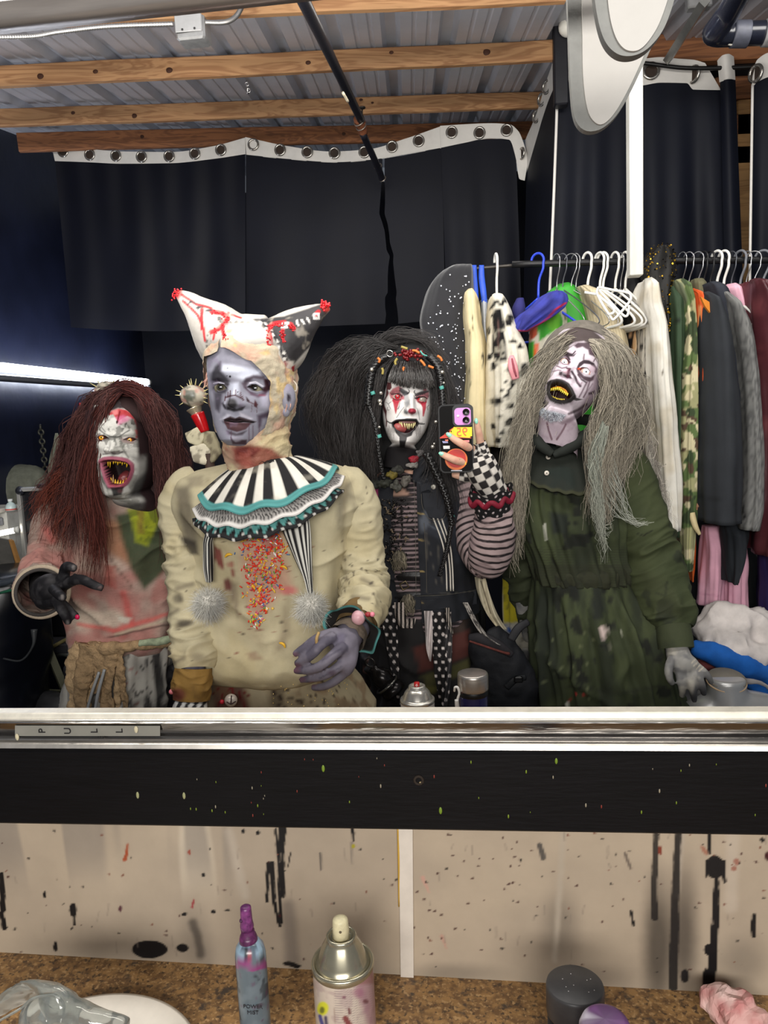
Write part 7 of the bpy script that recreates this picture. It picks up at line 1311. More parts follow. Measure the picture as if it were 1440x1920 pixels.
slv=sleeve([(1142,862,1.975,.056),(1170,890,1.97,.068),(1190,950,1.96,.070),(1212,1020,1.94,.070),(1234,1085,1.91,.068),(1250,1135,1.88,.062),(1260,1165,1.86,.050),(1263,1178,1.85,.042)],80,170,.006,54,6,((.5,.12),(.9,.1)))
p=Paint(slv,(62,69,42),jit=1.5,jscale=40);p.blot(10,.45,.65,(52,60,36),3,.7);p.line([(1195,1000),(1208,1003),(1222,995)],2,(18,20,14),1,.9);p.line([(1232,1112),(1248,1118),(1250,1092)],4,(22,26,18),2,.85);p.blot(20,.62,.7,(28,32,24),8,.7);p.poly([(1190,1060),(1260,1100),(1290,1160),(1230,1150)],(48,52,30),10,.5);p.done();mesh('puffed_sleeve',slv,clothm,wo)
cu=sleeve([(1262,1172,1.852,.040),(1265,1195,1.84,.041),(1268,1216,1.83,.040)],60,40,.0015,55,4);p=Paint(cu,(56,62,40));p.blot(24,.5,.7,(44,50,34),3,.6);p.done();mesh('sleeve_cuff',cu,clothm,wo)
sl2=sleeve([(1000,880,1.99,.050),(984,940,2.01,.056),(978,1010,2.03,.058),(986,1080,2.06,.052),(996,1140,2.08,.045),(1002,1180,2.08,.036)],60,100,.006,56,6,((.6,.2),));p=Paint(sl2,(50,56,36));p.blot(10,.45,.65,(34,38,26),3,.8);p.done();mesh('puffed_sleeve',sl2,clothm,wo)
yk=ruffle(P(1054,832,1.945),.054,.120,.112,22,.002,(-.16,.0),260,40,0,.95,side=.75);p=Paint(yk,(34,38,32),jit=1);p.blot(18,.5,.68,(24,34,30),3,.8);p.mix(.5*sm(.94,.97,yk.UV[:,1]),(70,70,44));p.done();mesh('dress_yoke',join([yk,G(yk.V-[0,0,.002],yk.Q[:,::-1],C=yk.C)]),clothm,wo)
clr=tpx([(1036,852,1.84,.010),(1008,830,1.85,.014),(998,808,1.91,.014),(1030,798,1.985,.014),(1085,786,1.985,.014),(1120,794,1.92,.015),(1100,816,1.86,.016),(1062,842,1.84,.013),(1037,854,1.84,.009)],14,90);wrinkle(clr,.003,60,2);p=Paint(clr,(28,32,28));p.done();mesh('dress_collar',clr,clothm,wo)
def at_front(g,x,y):q=proj(g.V);d=(q[:,0]-x)**2+(q[:,1]-y)**2;c=g.V[d<max(d.min()*2,16)];return c[np.argmin(c[:,1])]
for x,y in((1028,857),(1025,887)):
 q=at_front(yk,x,y);c=P(x,y,q[1]-.003);o=mesh('button',lathe(c,[(0,.002),(.0045,.0025),(.006,.001),(.006,-.001),(0,-.001)],16,R=np.array([[1,0,0],[0,0,-1],[0,1,0]])),mat((216,208,196),rough=.35,nz=.1),wo);mesh('button_hole',sphere(c+[0,-.0024,0],(.0016,.001,.0016),8,5),mat((40,34,30),rough=.8),o)
cap=sphere(WH.world(np.array([0,.028,.030])),(.096,.108,.100),40,26,R=WH.R);mesh('wig_cap',cap,mat((104,98,90),rough=.8,nz=.25,nscale=60),wo)
ga,gb=(92,88,80),(186,176,158);gd,ge=(70,76,70),(150,154,140)
hs=[]
top=[(1112,634,1.88)]
hs.append(strands([[(1106,634,1.87),(1062,642,1.825),(1032,670,1.82),(1012,720,1.83),(992,780,1.84),(978,860,1.84),(972,940,1.84),(966,1010,1.84)],[(1100,634,1.88),(1050,644,1.85),(1016,690,1.86),(992,760,1.87),(972,840,1.87),(962,920,1.87),(955,1000,1.87),(965,1070,1.87)],[(1098,636,1.9),(1042,655,1.89),(1006,710,1.9),(980,790,1.9),(962,870,1.9),(952,950,1.9),(958,1030,1.9)]],1300,.0008,16,.014,2.7,.009,ga,gb,11,spread_tip=.013))
hs.append(strands([[(1112,633,1.86),(1136,660,1.825),(1142,710,1.82),(1138,760,1.82),(1118,820,1.81),(1110,900,1.81),(1118,980,1.81)],[(1116,633,1.87),(1152,660,1.84),(1164,720,1.84),(1160,790,1.84),(1140,860,1.83),(1126,930,1.82),(1132,1000,1.82)],[(1118,634,1.9),(1166,665,1.88),(1186,730,1.88),(1190,780,1.88),(1180,820,1.88),(1160,880,1.86),(1150,940,1.85)],[(1120,636,1.93),(1176,672,1.93),(1202,740,1.93),(1210,780,1.93),(1204,806,1.92),(1180,820,1.91)]],1500,.0008,16,.014,2.5,.010,ga,gb,12,spread_tip=.014))
hs.append(strands([[(1108,628,1.90),(1080,630,1.85),(1050,645,1.835),(1030,672,1.83),(1016,705,1.835)],[(1110,626,1.93),(1076,624,1.90),(1044,640,1.88),(1020,680,1.87),(1004,720,1.87)]],420,.0008,11,.003,2,.008,ga,gb,20))
hs.append(strands([[(1106,628,1.90),(1130,634,1.86),(1152,660,1.845),(1160,700,1.84)],[(1106,626,1.94),(1140,630,1.91),(1168,660,1.89),(1180,710,1.88)]],420,.0008,11,.003,2,.008,ga,gb,21))
hs.append(strands([[(1088,640,1.84),(1116,652,1.82),(1134,690,1.812),(1138,730,1.81),(1128,780,1.81)],[(1090,636,1.85),(1130,646,1.84),(1154,690,1.84),(1160,740,1.84)]],500,.0008,11,.003,2,.008,(110,104,94),(196,186,168),13))
hs.append(strands([[(1140,800,1.80),(1122,880,1.80),(1108,940,1.80),(1126,985,1.80),(1150,970,1.80)],[(1136,800,1.80),(1116,880,1.79),(1128,950,1.79),(1128,1010,1.79),(1132,1060,1.79)],[(1130,790,1.80),(1106,860,1.79),(1118,930,1.79),(1108,960,1.79)]],150,.0008,16,.007,3.4,.005,(110,116,106),(190,192,178),14))
hs.append(strands([[(1150,850,1.83),(1165,900,1.82),(1178,950,1.82),(1190,978,1.82),(1226,972,1.82)],[(1130,940,1.80),(1160,970,1.81),(1190,985,1.81),(1225,978,1.81)]],26,.0007,15,.005,2,.003,(130,134,124),(196,198,186),15))
hs.append(strands([[(1210,790,1.90),(1216,830,1.90),(1214,800,1.90),(1190,812,1.88)],[(1240,905,2.0),(1250,940,2.0),(1252,965,2.0),(1268,985,2.0),(1262,1005,2.0)]],60,.0007,13,.008,2,.007,(140,132,124),(200,192,180),16))
hs.append(strands([[(1040,660,1.84),(1010,690,1.82),(984,740,1.80),(966,742,1.80)],[(1030,680,1.84),(996,740,1.82),(970,790,1.82),(960,800,1.82)],[(1184,760,1.86),(1215,775,1.85),(1210,800,1.85)]],90,.0005,11,.006,2,.016,(140,134,122),(196,188,170),17))
mesh('wig_hair',join(hs),mat(None,rough=.45,nz=0,spec=.3),wo)
r=np.random.default_rng(18);bs=[];cpx=z9((170,1360),(230,1270),(340,1330),(520,1370),(690,1420),(620,1520),(400,1560),(260,1480));FV=wg.V;fp=proj(FV);ok=np.where((poly_sd(fp,cpx)<-.5)&(FV[:,1]<WH.c[1]))[0];FN=vnormals(wg)
for i in r.choice(ok,min(700,len(ok)),replace=False):
 d=FN[i]*.6+r.normal(size=3)*.5+[0,-.3,-.3];d=d/np.linalg.norm(d);bs.append(tube([FV[i],FV[i]+d*r.uniform(.002,.005)],[.0005,.0002],4,False).paint((206,212,220)if r.random()<.7 else(120,126,136)))
mesh('beard',join(bs),mat(None,rough=.6,nz=0),wo)
# ================================================================== person taking the picture
po=empty('person',(P(790,1330,1.98)[0],2.0,0),'person with big black hair and white clown makeup, raising a phone, in dark denim vest','person')
PH=Head(765,748,1.93,-3,3,8,.92,1.10,.92)
z3=zm(700,700,.0902778)
PH.nose(z3((800,480))[0],z3((805,790))[0],.020,.007,.010,z3((700,800),(880,800)),.009)
for x,y,rx,rz,h in((500,480,.015,.010,-.006),(1000,540,.015,.010,-.006),(330,720,.014,.014,.006),(1090,740,.012,.014,.005),(640,370,.016,.005,.003),(960,390,.016,.005,.003),(610,1480,.014,.012,.006),(540,900,.005,.012,-.002),(940,880,.005,.012,-.002)):
 q=z3((x,y))[0];PH.bump(q[0],q[1],rx,rz,h)
eL,eR=z3((400,470),(450,435),(520,430),(580,460),(600,500),(540,530),(460,530),(420,510)),z3((880,530),(940,500),(1030,500),(1100,520),(1080,570),(1000,590),(920,570))
mP=z3((415,1035),(470,1000),(600,985),(750,985),(880,995),(910,1040),(880,1090),(840,1150),(760,1215),(660,1240),(560,1210),(480,1160),(430,1090))
PH.hole(eL,.007,.0014,1.2,.9);PH.hole(eR,.007,.0014,1.2,.9);PH.hole(mP,.028,.004,3.2,1.2)
pg=PH.build(zmin=-.19)
pb=[tpx([(768,860,1.98,.05),(778,900,2.0,.09),(786,1000,2.02,.105),(790,1100,2.02,.10),(792,1200,2.0,.11),(792,1330,2.0,.11)],20,40),tpx([(712,905,1.99,.04),(778,890,1.99,.055),(850,905,1.98,.04)],16,20),tpx([(860,915,1.97,.04),(882,990,1.92,.038),(908,1052,1.84,.036)],14,20),tpx([(908,1052,1.84,.036),(922,1000,1.79,.034),(924,945,1.765,.027),(918,915,1.76,.024)],14,20),tpx([(706,915,2.0,.04),(698,1050,2.02,.036),(704,1180,2.0,.028),(708,1240,1.99,.024)],14,24)]
pb+=legs(ORG[po.name][0],2.0,.93)
FY=1.715
pb+=[tpx([(918,918,1.76,.023),(908,890,1.755,.030),(898,866,1.75,.031),(892,850,1.745,.022)],16,20,squash=((0,1,0),.7)),finger([(900,850,1.745,.0105),(886,843,1.73,.0100),(871,835,1.705,.0095),(854,825,1.70,.0085),(841,815,1.702,.0066)]),finger([(894,872,1.745,.0105),(873,868,1.725,.0100),(854,863,1.705,.0095),(838,856,1.70,.0085),(825,850,1.702,.0066)]),finger([(908,848,1.75,.0105),(901,830,1.745,.0098),(898,814,1.735,.0092),(895,800,1.728,.0082),(893,787,1.724,.0064)]),finger([(890,892,1.755,.011),(872,893,1.755,.0105),(858,891,1.755,.0095),(847,889,1.757,.007)])]
for d in(-12,-4,4,12):pb.append(finger([(709+d,1230,1.99,.009),(709+d,1260,1.98,.008),(709+d,1280,1.98,.006)]))
pb.append(finger([(716,1225,1.98,.009),(722,1250,1.97,.007)]))
pb=bodymesh(pb,.0036)
def ppn(p):
 Z=z3;[p.mix(sm(.5,-1,poly_sd(p.p,q[0])),(70,24,28))for q in PH.holes[:2]];k_=(26,24,27);rd=(178,44,62)
 p.blot(40,.55,.75,(212,206,204),3,.4)
 p.line(Z((250,1000),(240,1200),(330,1420)),3,(190,186,184),3,.6);p.poly(Z((640,600),(740,560),(760,640),(700,720),(730,800),(680,840),(630,800),(660,700)),(120,122,124),4,.8);p.poly(Z((860,460),(880,560),(850,700),(830,620),(830,500)),(150,152,154),4,.7);p.poly(Z((560,450),(720,420),(760,560),(700,640),(640,560)),(140,142,146),5,.7)
 p.poly(Z((320,420),(400,320),(520,260),(600,310),(560,400),(640,480),(640,540),(560,560),(460,560),(360,520)),(176,70,84),3,.85);p.poly(Z((880,440),(1000,400),(1150,370),(1160,470),(1100,600),(980,620),(880,560)),(176,74,88),3,.8);p.poly(Z((1040,310),(1110,310),(1110,370),(1040,370)),(170,60,76),2,.8)
 p.taper(Z((470,560),(470,700),(466,830)),13,1.5,rd,1.2,.95);p.taper(Z((1035,590),(1060,700),(1035,880)),12,2.5,rd,1.2,.95);p.line(Z((410,570),(470,620),(560,560)),4,rd,1.5,.8);p.line(Z((930,580),(1030,640),(1090,600)),4,rd,1.5,.8)
 p.poly(Z((540,290),(600,310),(740,400),(720,440),(640,470),(600,420),(540,360)),(56,58,62),2,.92);p.poly(Z((860,430),(1000,370),(1150,350),(1160,380),(1060,430),(900,480),(860,470)),(58,58,62),2,.92);p.line(Z((730,340),(750,370),(735,410),(700,420)),1.6,k_,.8);p.line(Z((860,360),(845,390),(870,420)),1.6,k_,.8)
 p.line(Z((380,440),(450,420),(540,415),(600,470)),2.4,k_,.9,.95);p.line(Z((870,520),(960,490),(1060,490),(1110,520)),3,k_,.9,.95);p.line(Z((410,520),(480,555),(570,540)),1.6,(60,40,44),.8,.9);p.line(Z((930,590),(1010,610),(1080,580)),1.6,(60,44,44),.8,.8)
 p.poly(Z((290,180),(370,190),(380,300),(340,350),(300,340),(320,400),(300,460),(250,540),(220,620),(240,700),(280,780),(270,900),(290,1000),(280,1110),(260,1100),(260,980),(240,850),(190,700),(200,600),(260,470),(270,300)),(82,30,34),1.2,.97)
 for q in(((260,600),(310,640),(370,590)),((310,640),(330,680),(360,740)),((300,700),(290,760),(330,760)),((550,600),(530,720),(500,740)),((640,700),(560,800),(480,920)),((900,720),(940,830),(960,960)),((1150,660),(1120,700),(1130,760)),((540,680),(520,740))):p.line(Z(*q),1.2,(60,62,66),.7,.75)
 p.ell(*Z((805,785))[0],7.6,5.6,(156,50,66),.15,1);p.poly(Z((760,820),(880,800),(800,860)),(140,40,56),1.4,.9);p.poly(Z((640,740),(720,800),(700,850),(640,830)),(90,92,94),2.5,.8)
 p.line(Z((280,990),(330,1025),(390,1035)),1.8,k_,.8);p.line(Z((930,1045),(1000,1055),(1060,1050)),2,k_,.8);[p.line(Z((x,1020),(x+6,1045)),1,k_,.6)for x in(340,360,375,960,985,1010)]
 sd=poly_sd(p.p,mP);p.mix(sm(4.2,2.6,sd)*sm(1012,985,1012*0+(p.p[:,1]-700)/.0902778*0+985),(30,28,30));p.poly(Z((400,1020),(470,960),(700,935),(900,940),(950,1030),(900,1040),(880,1000),(700,985),(500,1000),(420,1050)),(26,25,27),1.2);p.poly(Z((430,1120),(560,1230),(700,1245),(840,1160),(800,1290),(700,1330),(690,1390),(660,1460),(640,1590),(560,1590),(540,1400),(540,1330),(460,1230)),(66,64,66),1.6,.97);p.poly(Z((500,1240),(760,1250),(700,1290),(560,1290)),(112,108,110),3,.6);p.poly(Z((540,1400),(680,1390),(640,1600),(560,1600)),(40,38,40),1.5,.95)
 p.mix(sm(.8,-1.2,sd),(70,22,26))
 for i in range(26):x=880+i*9 if i<13 else 300+(i-13)*12;y0=1080+(i%5)*18;p.line(Z((x,y0),(x-8,y0+120+(i*37)%90)),.9,(120,112,110),.7,.6)
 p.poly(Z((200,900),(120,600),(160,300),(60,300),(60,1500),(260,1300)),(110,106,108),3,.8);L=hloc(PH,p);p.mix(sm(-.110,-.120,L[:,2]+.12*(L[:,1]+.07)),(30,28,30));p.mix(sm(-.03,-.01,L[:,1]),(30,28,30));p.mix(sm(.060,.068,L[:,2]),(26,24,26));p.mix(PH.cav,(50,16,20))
skinpaint(pg,(226,222,220),ppn)
def phd(p):p.mix(sm(740,730,p.p[:,0]),(22,20,22));p.blot(60,.5,.7,(206,150,130),3,.5);[p.ell(x,y,5,4,(206,140,124),.6,.5)for x,y in((872,836),(856,864),(898,815))];p.ell(861,862,1.4,1.4,(50,36,36),.3);p.line([(868,832),(874,840)],1,(190,120,104),.8,.7)
skinpaint(pb,(224,178,154),phd)
mesh('body',join([pb,pg]),skinm,po)
ic=((1,(22,8,10)),(.72,(196,30,44)),(.3,(30,4,6)))
PH.eye(po,eL,z3((500,482))[0],5.2,ic,.013,.0006,sclera=(196,170,160));PH.eye(po,eR,z3((910,520))[0],4.6,((1,(214,40,50)),(.4,(120,20,26))),.013,.0006,sclera=(158,146,136))
pt_=mat((206,194,140),rough=.3,nz=.3,nscale=220)
for b,t,w in(((540,1010),(556,1060),3),((575,1015),(606,1120),4.2),((640,1030),(664,1140),3),((690,1040),(712,1160),3.2),((740,1045),(742,1165),3.4),((790,1045),(780,1140),3),((840,1035),(818,1145),4),((870,1020),(856,1100),3)):PH.tooth(po,z3(b)[0],z3(t)[0],w,pt_,.006,.003)
mesh('upper_gum',tube(np.array([PH.world(PH.loc(*z3(q)[0])+[0,.010,0])for q in((540,1005),(640,1012),(760,1015),(870,1008))]),.0032,8,smooth=20),mat((150,110,108),rough=.3,nz=.2),po)
mesh('tongue',tube(np.array([PH.world(PH.loc(*z3(q)[0])+[0,d_,0])for q,d_ in(((640,1150),.022),((560,1120),.014),((500,1110),.008),((460,1090),.008))]),[.010,.012,.011,.008],14,smooth=16),mat((166,84,82),rough=.3,nz=.15),po)
ls=[]
for e_,n_ in((((385,440),(450,415),(540,412),(600,460)),12),(((880,515),(960,488),(1060,488),(1120,515)),10)):
 q_=np.array(z3(*e_))
 for t in np.linspace(0,1,n_):
  x,y=np.interp(t,np.linspace(0,1,4),q_[:,0]),np.interp(t,np.linspace(0,1,4),q_[:,1]);w=PH.world(PH.loc(x,y))+[0,-.001,0];ls.append(tube([w,w+[(t-.5)*.006,-.004,.004],w+[(t-.5)*.012,-.005,.008]],[.0006,.0005,.0002],5))
mesh('eyelash',join(ls),mat((16,14,15),rough=.5),po)
mint=mat((150,222,200),rough=.15,nz=0,coat=.5)
nail(po,842,815.5,1.6955,8,13,-52,mint);nail(po,828,851,1.6955,7.5,12,-66,mint);nail(po,893,789.5,1.7185,7,11,-6,mint)
ph=empty('phone',P(855,885,1.725),'phone in a black case with a bright sticker, held up beside the clown face','phone')
sx=1.725/F;pc_=P(855.3,822,1.725)
def rrect(w,h,r,n=8):
 a=[]
 for cx,cy,s0 in((w/2-r,h/2-r,0),(-w/2+r,h/2-r,90),(-w/2+r,-h/2+r,180),(w/2-r,-h/2+r,270)):
  for k in range(n+1):t=math.radians(s0+90*k/n);a.append((cx+r*math.cos(t),cy+r*math.sin(t)))
 return np.array(a)
def slab(name,cx,cy,w,h,r,y,th,m,parent=ph):a=rrect(w*sx,h*sx,r*sx);c=P(cx,cy,1.725);return mesh(name,prism(np.stack([c[0]+a[:,0],np.full(len(a),y),c[2]+a[:,1]],-1),(0,th,0)),m,parent,smooth=False)
slab('case',855.3,822,63,126,10,1.714,.013,mat((26,26,28),rough=.55,nz=.15,nscale=200));slab('case_back',855.3,822,58,121,8,1.7128,.002,mat((7,6,6),rough=.55,nz=0,spec=.1))
slab('camera_rim',868,779,38,39,8,1.7095,.004,mat((34,34,36),rough=.5,nz=0));slab('camera_plate',867.5,780.5,30,31,7,1.7086,.002,mat((206,128,206),rough=.25,nz=0,coat=.3))
lr=np.array([[1,0,0],[0,0,-1],[0,1,0]])
for y in(772.5,787.4):
 c=P(873.8,y,1.725);c[1]=1.7086;o=mesh('lens',lathe(c,[(0,.001),(.0065,.001),(.0066,.003),(.0076,.003),(.0080,.0022),(.0080,0)],28,R=lr),mat((14,12,15),rough=.1,nz=0,spec=.8),ph);mesh('lens_ring',ring(c+[0,-.0022,0],.0078,.0006,(0,1,0),28,6),mat((190,120,196),rough=.2,metal=.6,nz=0),o)
c=P(859,780,1.725);c[1]=1.7083;mesh('flash',lathe(c,[(0,.0006),(.0028,.0006),(.003,0)],16,R=lr),mat((244,226,240),rough=.2,nz=0),ph)
def decal(name,pts,col,dy=.0):c=P(np.array([q[0]for q in pts],float),np.array([q[1]for q in pts],float),1.725);c[:,1]=1.7124-dy;return mesh(name,prism(c,(0,.0005,0)),mat(col,rough=.45,nz=.05),ph,smooth=False)
zp=zm(800,740,.13544)
decal('sticker_flame',zp((380,446),(300,500),(330,490),(240,545),(270,535),(186,590),(186,605),(240,600),(330,600),(380,580)),(206,60,36));decal('sticker_flame_inner',zp((380,452),(330,500),(350,495),(290,545),(340,590),(380,580)),(240,206,30),.0003)
decal('sticker_yellow',zp((375,446),(628,446),(628,570),(600,578),(600,596),(375,578)),(246,214,24),.0002);decal('sticker_base',zp((380,578),(620,586),(616,604),(400,600)),(150,36,34),.0001)
c=P(*zp((488,520))[0],1.725);c[1]=1.7117;M=Matrix.Translation(Vector(c))@Matrix.Rotation(math.radians(90),4,'X')@Matrix.Diagonal((-1.12,1.15,1,1));text('sticker_numeral','95',.0235,M,mat((232,104,44),rough=.45,nz=0),ph)
for pts,cl in((((215,640),(290,640),(300,665),(230,668)),(160,160,206)),(((230,705),(322,703),(322,745),(235,748)),(226,226,224)),(((470,628),(590,625),(590,655),(480,658)),(226,130,130)),(((540,668),(592,668),(592,685),(540,685)),(206,170,120)),(((340,1038),(490,1038),(490,1052),(340,1052)),(190,190,200)),(((255,620),(300,615),(300,640),(265,645)),(226,120,90))):decal('small_sticker',zp(*pts),cl)
a=np.linspace(0,2*np.pi,30,endpoint=False);decal('round_sticker',[(855.5+21*math.cos(t),860.5+20*math.sin(t))for t in a],(224,110,40));decal('round_sticker_inner',[(855.5+18*math.cos(t),859+17*math.sin(t))for t in a],(186,34,24),.0003);decal('round_sticker_band',[(838,853),(850,856),(862,860),(874,866),(874,871),(860,867),(848,864),(838,860)],(240,190,40),.0005)
def checks(p,u,a_,b_):p.mix(sm(-.05,.05,np.sin(u[:,0]*a_)*np.sin(u[:,1]*b_)),(206,200,192))
gv=sleeve([(932,934,1.765,.030),(924,918,1.76,.031),(912,896,1.752,.036),(902,876,1.748,.037),(896,860,1.745,.034),(894,849,1.742,.026)],80,90,.0012,61,5)
p=Paint(gv,(34,31,32),p=gv.UV);checks(p,gv.UV,6.0,26.0);p.done();gm_=mat(None,rough=.85,bump=.2,bscale=400,nz=.12,nscale=60)
mesh('checked_glove',gv,gm_,po)
for q,sd_ in(([(908,850,1.748,.0132),(904,838,1.746,.0128),(901,829,1.744,.0122)],62),([(900,851,1.742,.0134),(891,846,1.734,.013),(884,842,1.727,.0125)],63),([(896,872,1.742,.0136),(880,869,1.731,.013),(872,867,1.724,.0125)],64),([(896,890,1.75,.015),(876,893,1.752,.014),(862,892,1.753,.0125)],65)):
 g=sleeve(q,40,24,.0008,sd_,6);p=Paint(g,(34,31,32),p=g.UV);checks(p,g.UV,3.0,9.0);p.done();mesh('glove_finger',g,gm_,po)
axp=_n(P(918,905,1.755)-P(926,970,1.775));cb=P(926,972,1.775)
cf=cuff_ruffle(cb,axp,.036,.050,.075,5,.005,180,40,ph=.6);cf.V=cf.V
p=Paint(cf,(20,19,21),p=cf.UV);dd=np.hypot((cf.UV[:,0]*2.4+.5*(np.floor(cf.UV[:,1]*6)%2))%1-.5,((cf.UV[:,1]*6)%1-.5)*.75);p.mix(sm(.17,.12,dd),(216,202,204));p.done();mesh('dotted_cuff',join([cf,G(cf.V*1.0+axp*.0005,cf.Q[:,::-1],C=cf.C)]),clothm,po)
th=np.linspace(0,2*np.pi,200);u_=_n(np.cross(axp,[.2,.1,1]));w_=np.cross(axp,u_)
rc=cb+axp*(.052+.006*np.sin(th*9))[:,None]+(np.cos(th)[:,None]*u_+np.sin(th)[:,None]*w_)*(.0475+.003*np.cos(th*5+.6))[:,None];tr=tube(rc,.0065,8,False,squash=(u_*0+[0,1,0],.6));mesh('wavy_trim',tr,mat((120,16,40),rough=.7,bump=.3,nz=.15),po)
def arm(q,seed,k,L_,amp=.004):
 g=sleeve(q,60,130,amp,seed,6,((.9,.2),),caps=True);p=Paint(g,(166,146,146),p=g.UV);s=g.UV[:,1]*k+.35*np.sin(g.UV[:,0]+seed)+.5*(fbm(g.V,20,seed)-.5);p.mix(sm(.62,.80,.5+.5*np.cos(s*6.283)),(32,25,28));p.blot(30,.5,.75,(138,118,120),3,.5);p.done();mesh('striped_sleeve',g,clothm,po)
arm([(846,905,1.975,.046),(866,915,1.965,.052),(878,960,1.94,.052),(890,1005,1.90,.051),(906,1045,1.85,.049),(916,1062,1.83,.040),(922,1072,1.82,.018)],71,17,0);arm([(910,1072,1.83,.022),(914,1060,1.82,.044),(920,1035,1.805,.052),(926,1005,1.79,.051),(928,980,1.78,.044),(926,955,1.77,.036)],72,11,0)
arm([(712,905,1.99,.045),(700,960,2.01,.050),(697,1050,2.02,.046),(703,1150,2.01,.040),(707,1215,1.995,.034)],73,24,0)
top_=torso([(872,735,806,.055),(888,712,840,.08),(905,700,862,.10),(940,692,876,.115),(1000,692,880,.125),(1050,700,876,.122),(1100,704,878,.122),(1150,700,888,.128),(1165,702,886,.126)],2.0,74,.004,5,130,150)
p=Paint(top_,(34,29,31),jit=1.5,jscale=40);p.mix(sm(.25,.5,np.sin(p.p[:,1]*.72+.02*p.p[:,0])),(136,118,120));p.poly([(716,905),(768,908),(772,945),(720,950)],(26,24,25),4,.95);p.poly([(720,895),(758,918),(768,928),(730,930)],(200,160,140),3,.7);p.done();mesh('striped_top',top_,clothm,po)
def rows_x(px_,py_):q=proj(top_.V);d=(q[:,0]-px_)**2+(q[:,1]-py_)**2;c=top_.V[d<max(d.min()*2,25)];return c[:,1].min()
r=np.random.default_rng(75);rf=[]
for i in range(150):
 x,y=738+r.normal()*15,r.uniform(935,1050);c=P(x,y,rows_x(x,y)-.006-r.random()*.012);d=_n(r.normal(size=3));k=_n(np.cross(d,r.normal(size=3)));s=r.uniform(.004,.009)
 pts=[c-d*s,c-d*s*.3+k*s*.6,c+d*s*.3-k*s*.4,c+d*s];rf.append(tube(pts,[.0008,.0016,.0016,.0008],5,smooth=7).paint((22,20,20)if r.random()<.8 else(120,104,84)))
mesh('black_fringe_trim',join(rf),mat(None,rough=.35,nz=0),po,kind='stuff')
for y0,w_ in((1062,.012),(1098,.013)):
 bl_=torso([(y0-8,702,878,.127),(y0,701,879,.130),(y0+8,702,879,.128)],2.0,76,.001,3,120,12);mesh('belt',bl_,mat((22,21,23),rough=.4,nz=.2,bump=.3,bscale=120),po)
bkx=P(758,1098,rows_x(758,1098)-.012);mesh('buckle',ring(bkx,.012,.0022,(0,1,0),4,8),mat((96,84,62),rough=.35,metal=.8),po)
for cx,cy,n_,L_,sd_ in((748,1046,70,26,1),(765,1128,80,26,2)):
 q=rows_x(cx,cy)-.012;gs=[[(cx-9,cy-10,q),(cx-12,cy+5,q-.006),(cx-10,cy+L_,q)],[(cx,cy-14,q-.004),(cx,cy+5,q-.014),(cx+1,cy+L_,q-.006)],[(cx+9,cy-10,q),(cx+13,cy+4,q-.006),(cx+12,cy+L_,q)]]
 mesh('yarn_tassel',strands(gs,n_,.0014,10,.003,2,.003,(20,19,19),(150,140,120),sd_),mat(None,rough=.9,nz=0),po)
vrow=[(862,742,838,.085),(880,716,858,.10),(905,700,874,.116),(950,694,884,.130),(1010,694,888,.138),(1070,700,888,.136),(1120,702,892,.140),(1142,700,894,.142)]
vest=torso(vrow,2.0,77,.004,5,200,110,cap=False);Vg=vest.V.reshape(110,200,3)
dn=(24,26,32)
def vpaint(p):
 p.blot(14,.5,.7,(46,50,60),3,.6);p.poly([(786,975),(800,950),(806,985),(830,1000),(804,985),(792,1000)],(112,118,130),4,.5);p.line([(784,900),(776,1000),(776,1140)],2,(20,21,26),1,.8)
 for q in([(795,975),(818,985),(824,1060),(832,1110)],[(800,1000),(822,1110)],[(778,1118),(893,1108)],[(800,930),(800,1110)]):p.line(q,1.1,(84,80,74),.6,.6)
 for y in(962,1012,1070,1128):p.line([(780,y),(794,y+1)],2.4,(150,130,84),.8,.95);p.line([(782,y),(792,y+1)],.9,(30,30,34),.5,.9)
 p.line([(786,905),(812,894),(832,892)],1,(70,72,78),.6,.8)
g=grid(Vg[:,0:118]);g.V=g.V;p=Paint(g,dn,jit=.8);vpaint(p);p.done();b=G(g.V+[0,.003,0],g.Q[:,::-1],C=g.C);mesh('denim_vest',join([g,b]),mat(None,rough=.85,bump=.4,bscale=900,nz=.12,nscale=50,dist=.0006),po)
g=grid(Vg[:,150:188]);p=Paint(g,dn,jit=.8);p.poly([(688,905),(709,908),(708,950),(704,992),(696,960)],(176,56,110),1.5,1);p.poly([(700,960),(712,1000),(700,1040),(690,1000)],(96,40,52),3,.9);p.done();mesh('denim_vest',join([g,G(g.V+[0,.003,0],g.Q[:,::-1],C=g.C)]),clothm,po)
vy_=lambda x,y:(lambda q,d:(q[d<max(d.min()*2,25)][:,1]).min())(vest.V,((proj(vest.V)-[x,y])**2).sum(1))
def on_v(pts,th=.004,off=.002):a=np.array(pts,float);yv=np.array([vy_(x,y)for x,y in a]);return prism(P(a[:,0],a[:,1],yv-off),(0,-th,0))
dm_=mat((34,36,42),rough=.85,bump=.4,bscale=900,nz=.15,nscale=50,dist=.0006)
mesh('pocket',on_v([(792,924),(834,924),(836,960),(828,972),(806,970),(795,950)]),dm_,po,smooth=False);mesh('pocket_flap',on_v([(788,908),(834,898),(836,924),(815,926),(804,918),(789,922)],.005,.004),dm_,po,smooth=False)
for q in([(812,970),(830,1020),(836,1060),(838,1108)],[(828,972),(843,1020),(848,1060),(850,1108)],[(820,971),(836,1015),(843,1060),(845,1108)]):mesh('stripe_trim',tpx([(x,y,vy_(x,y)-.0015,.0020)for x,y in q],6,24),mat((200,194,184),rough=.85),po)
stm=mat((92,88,80),rough=.9)
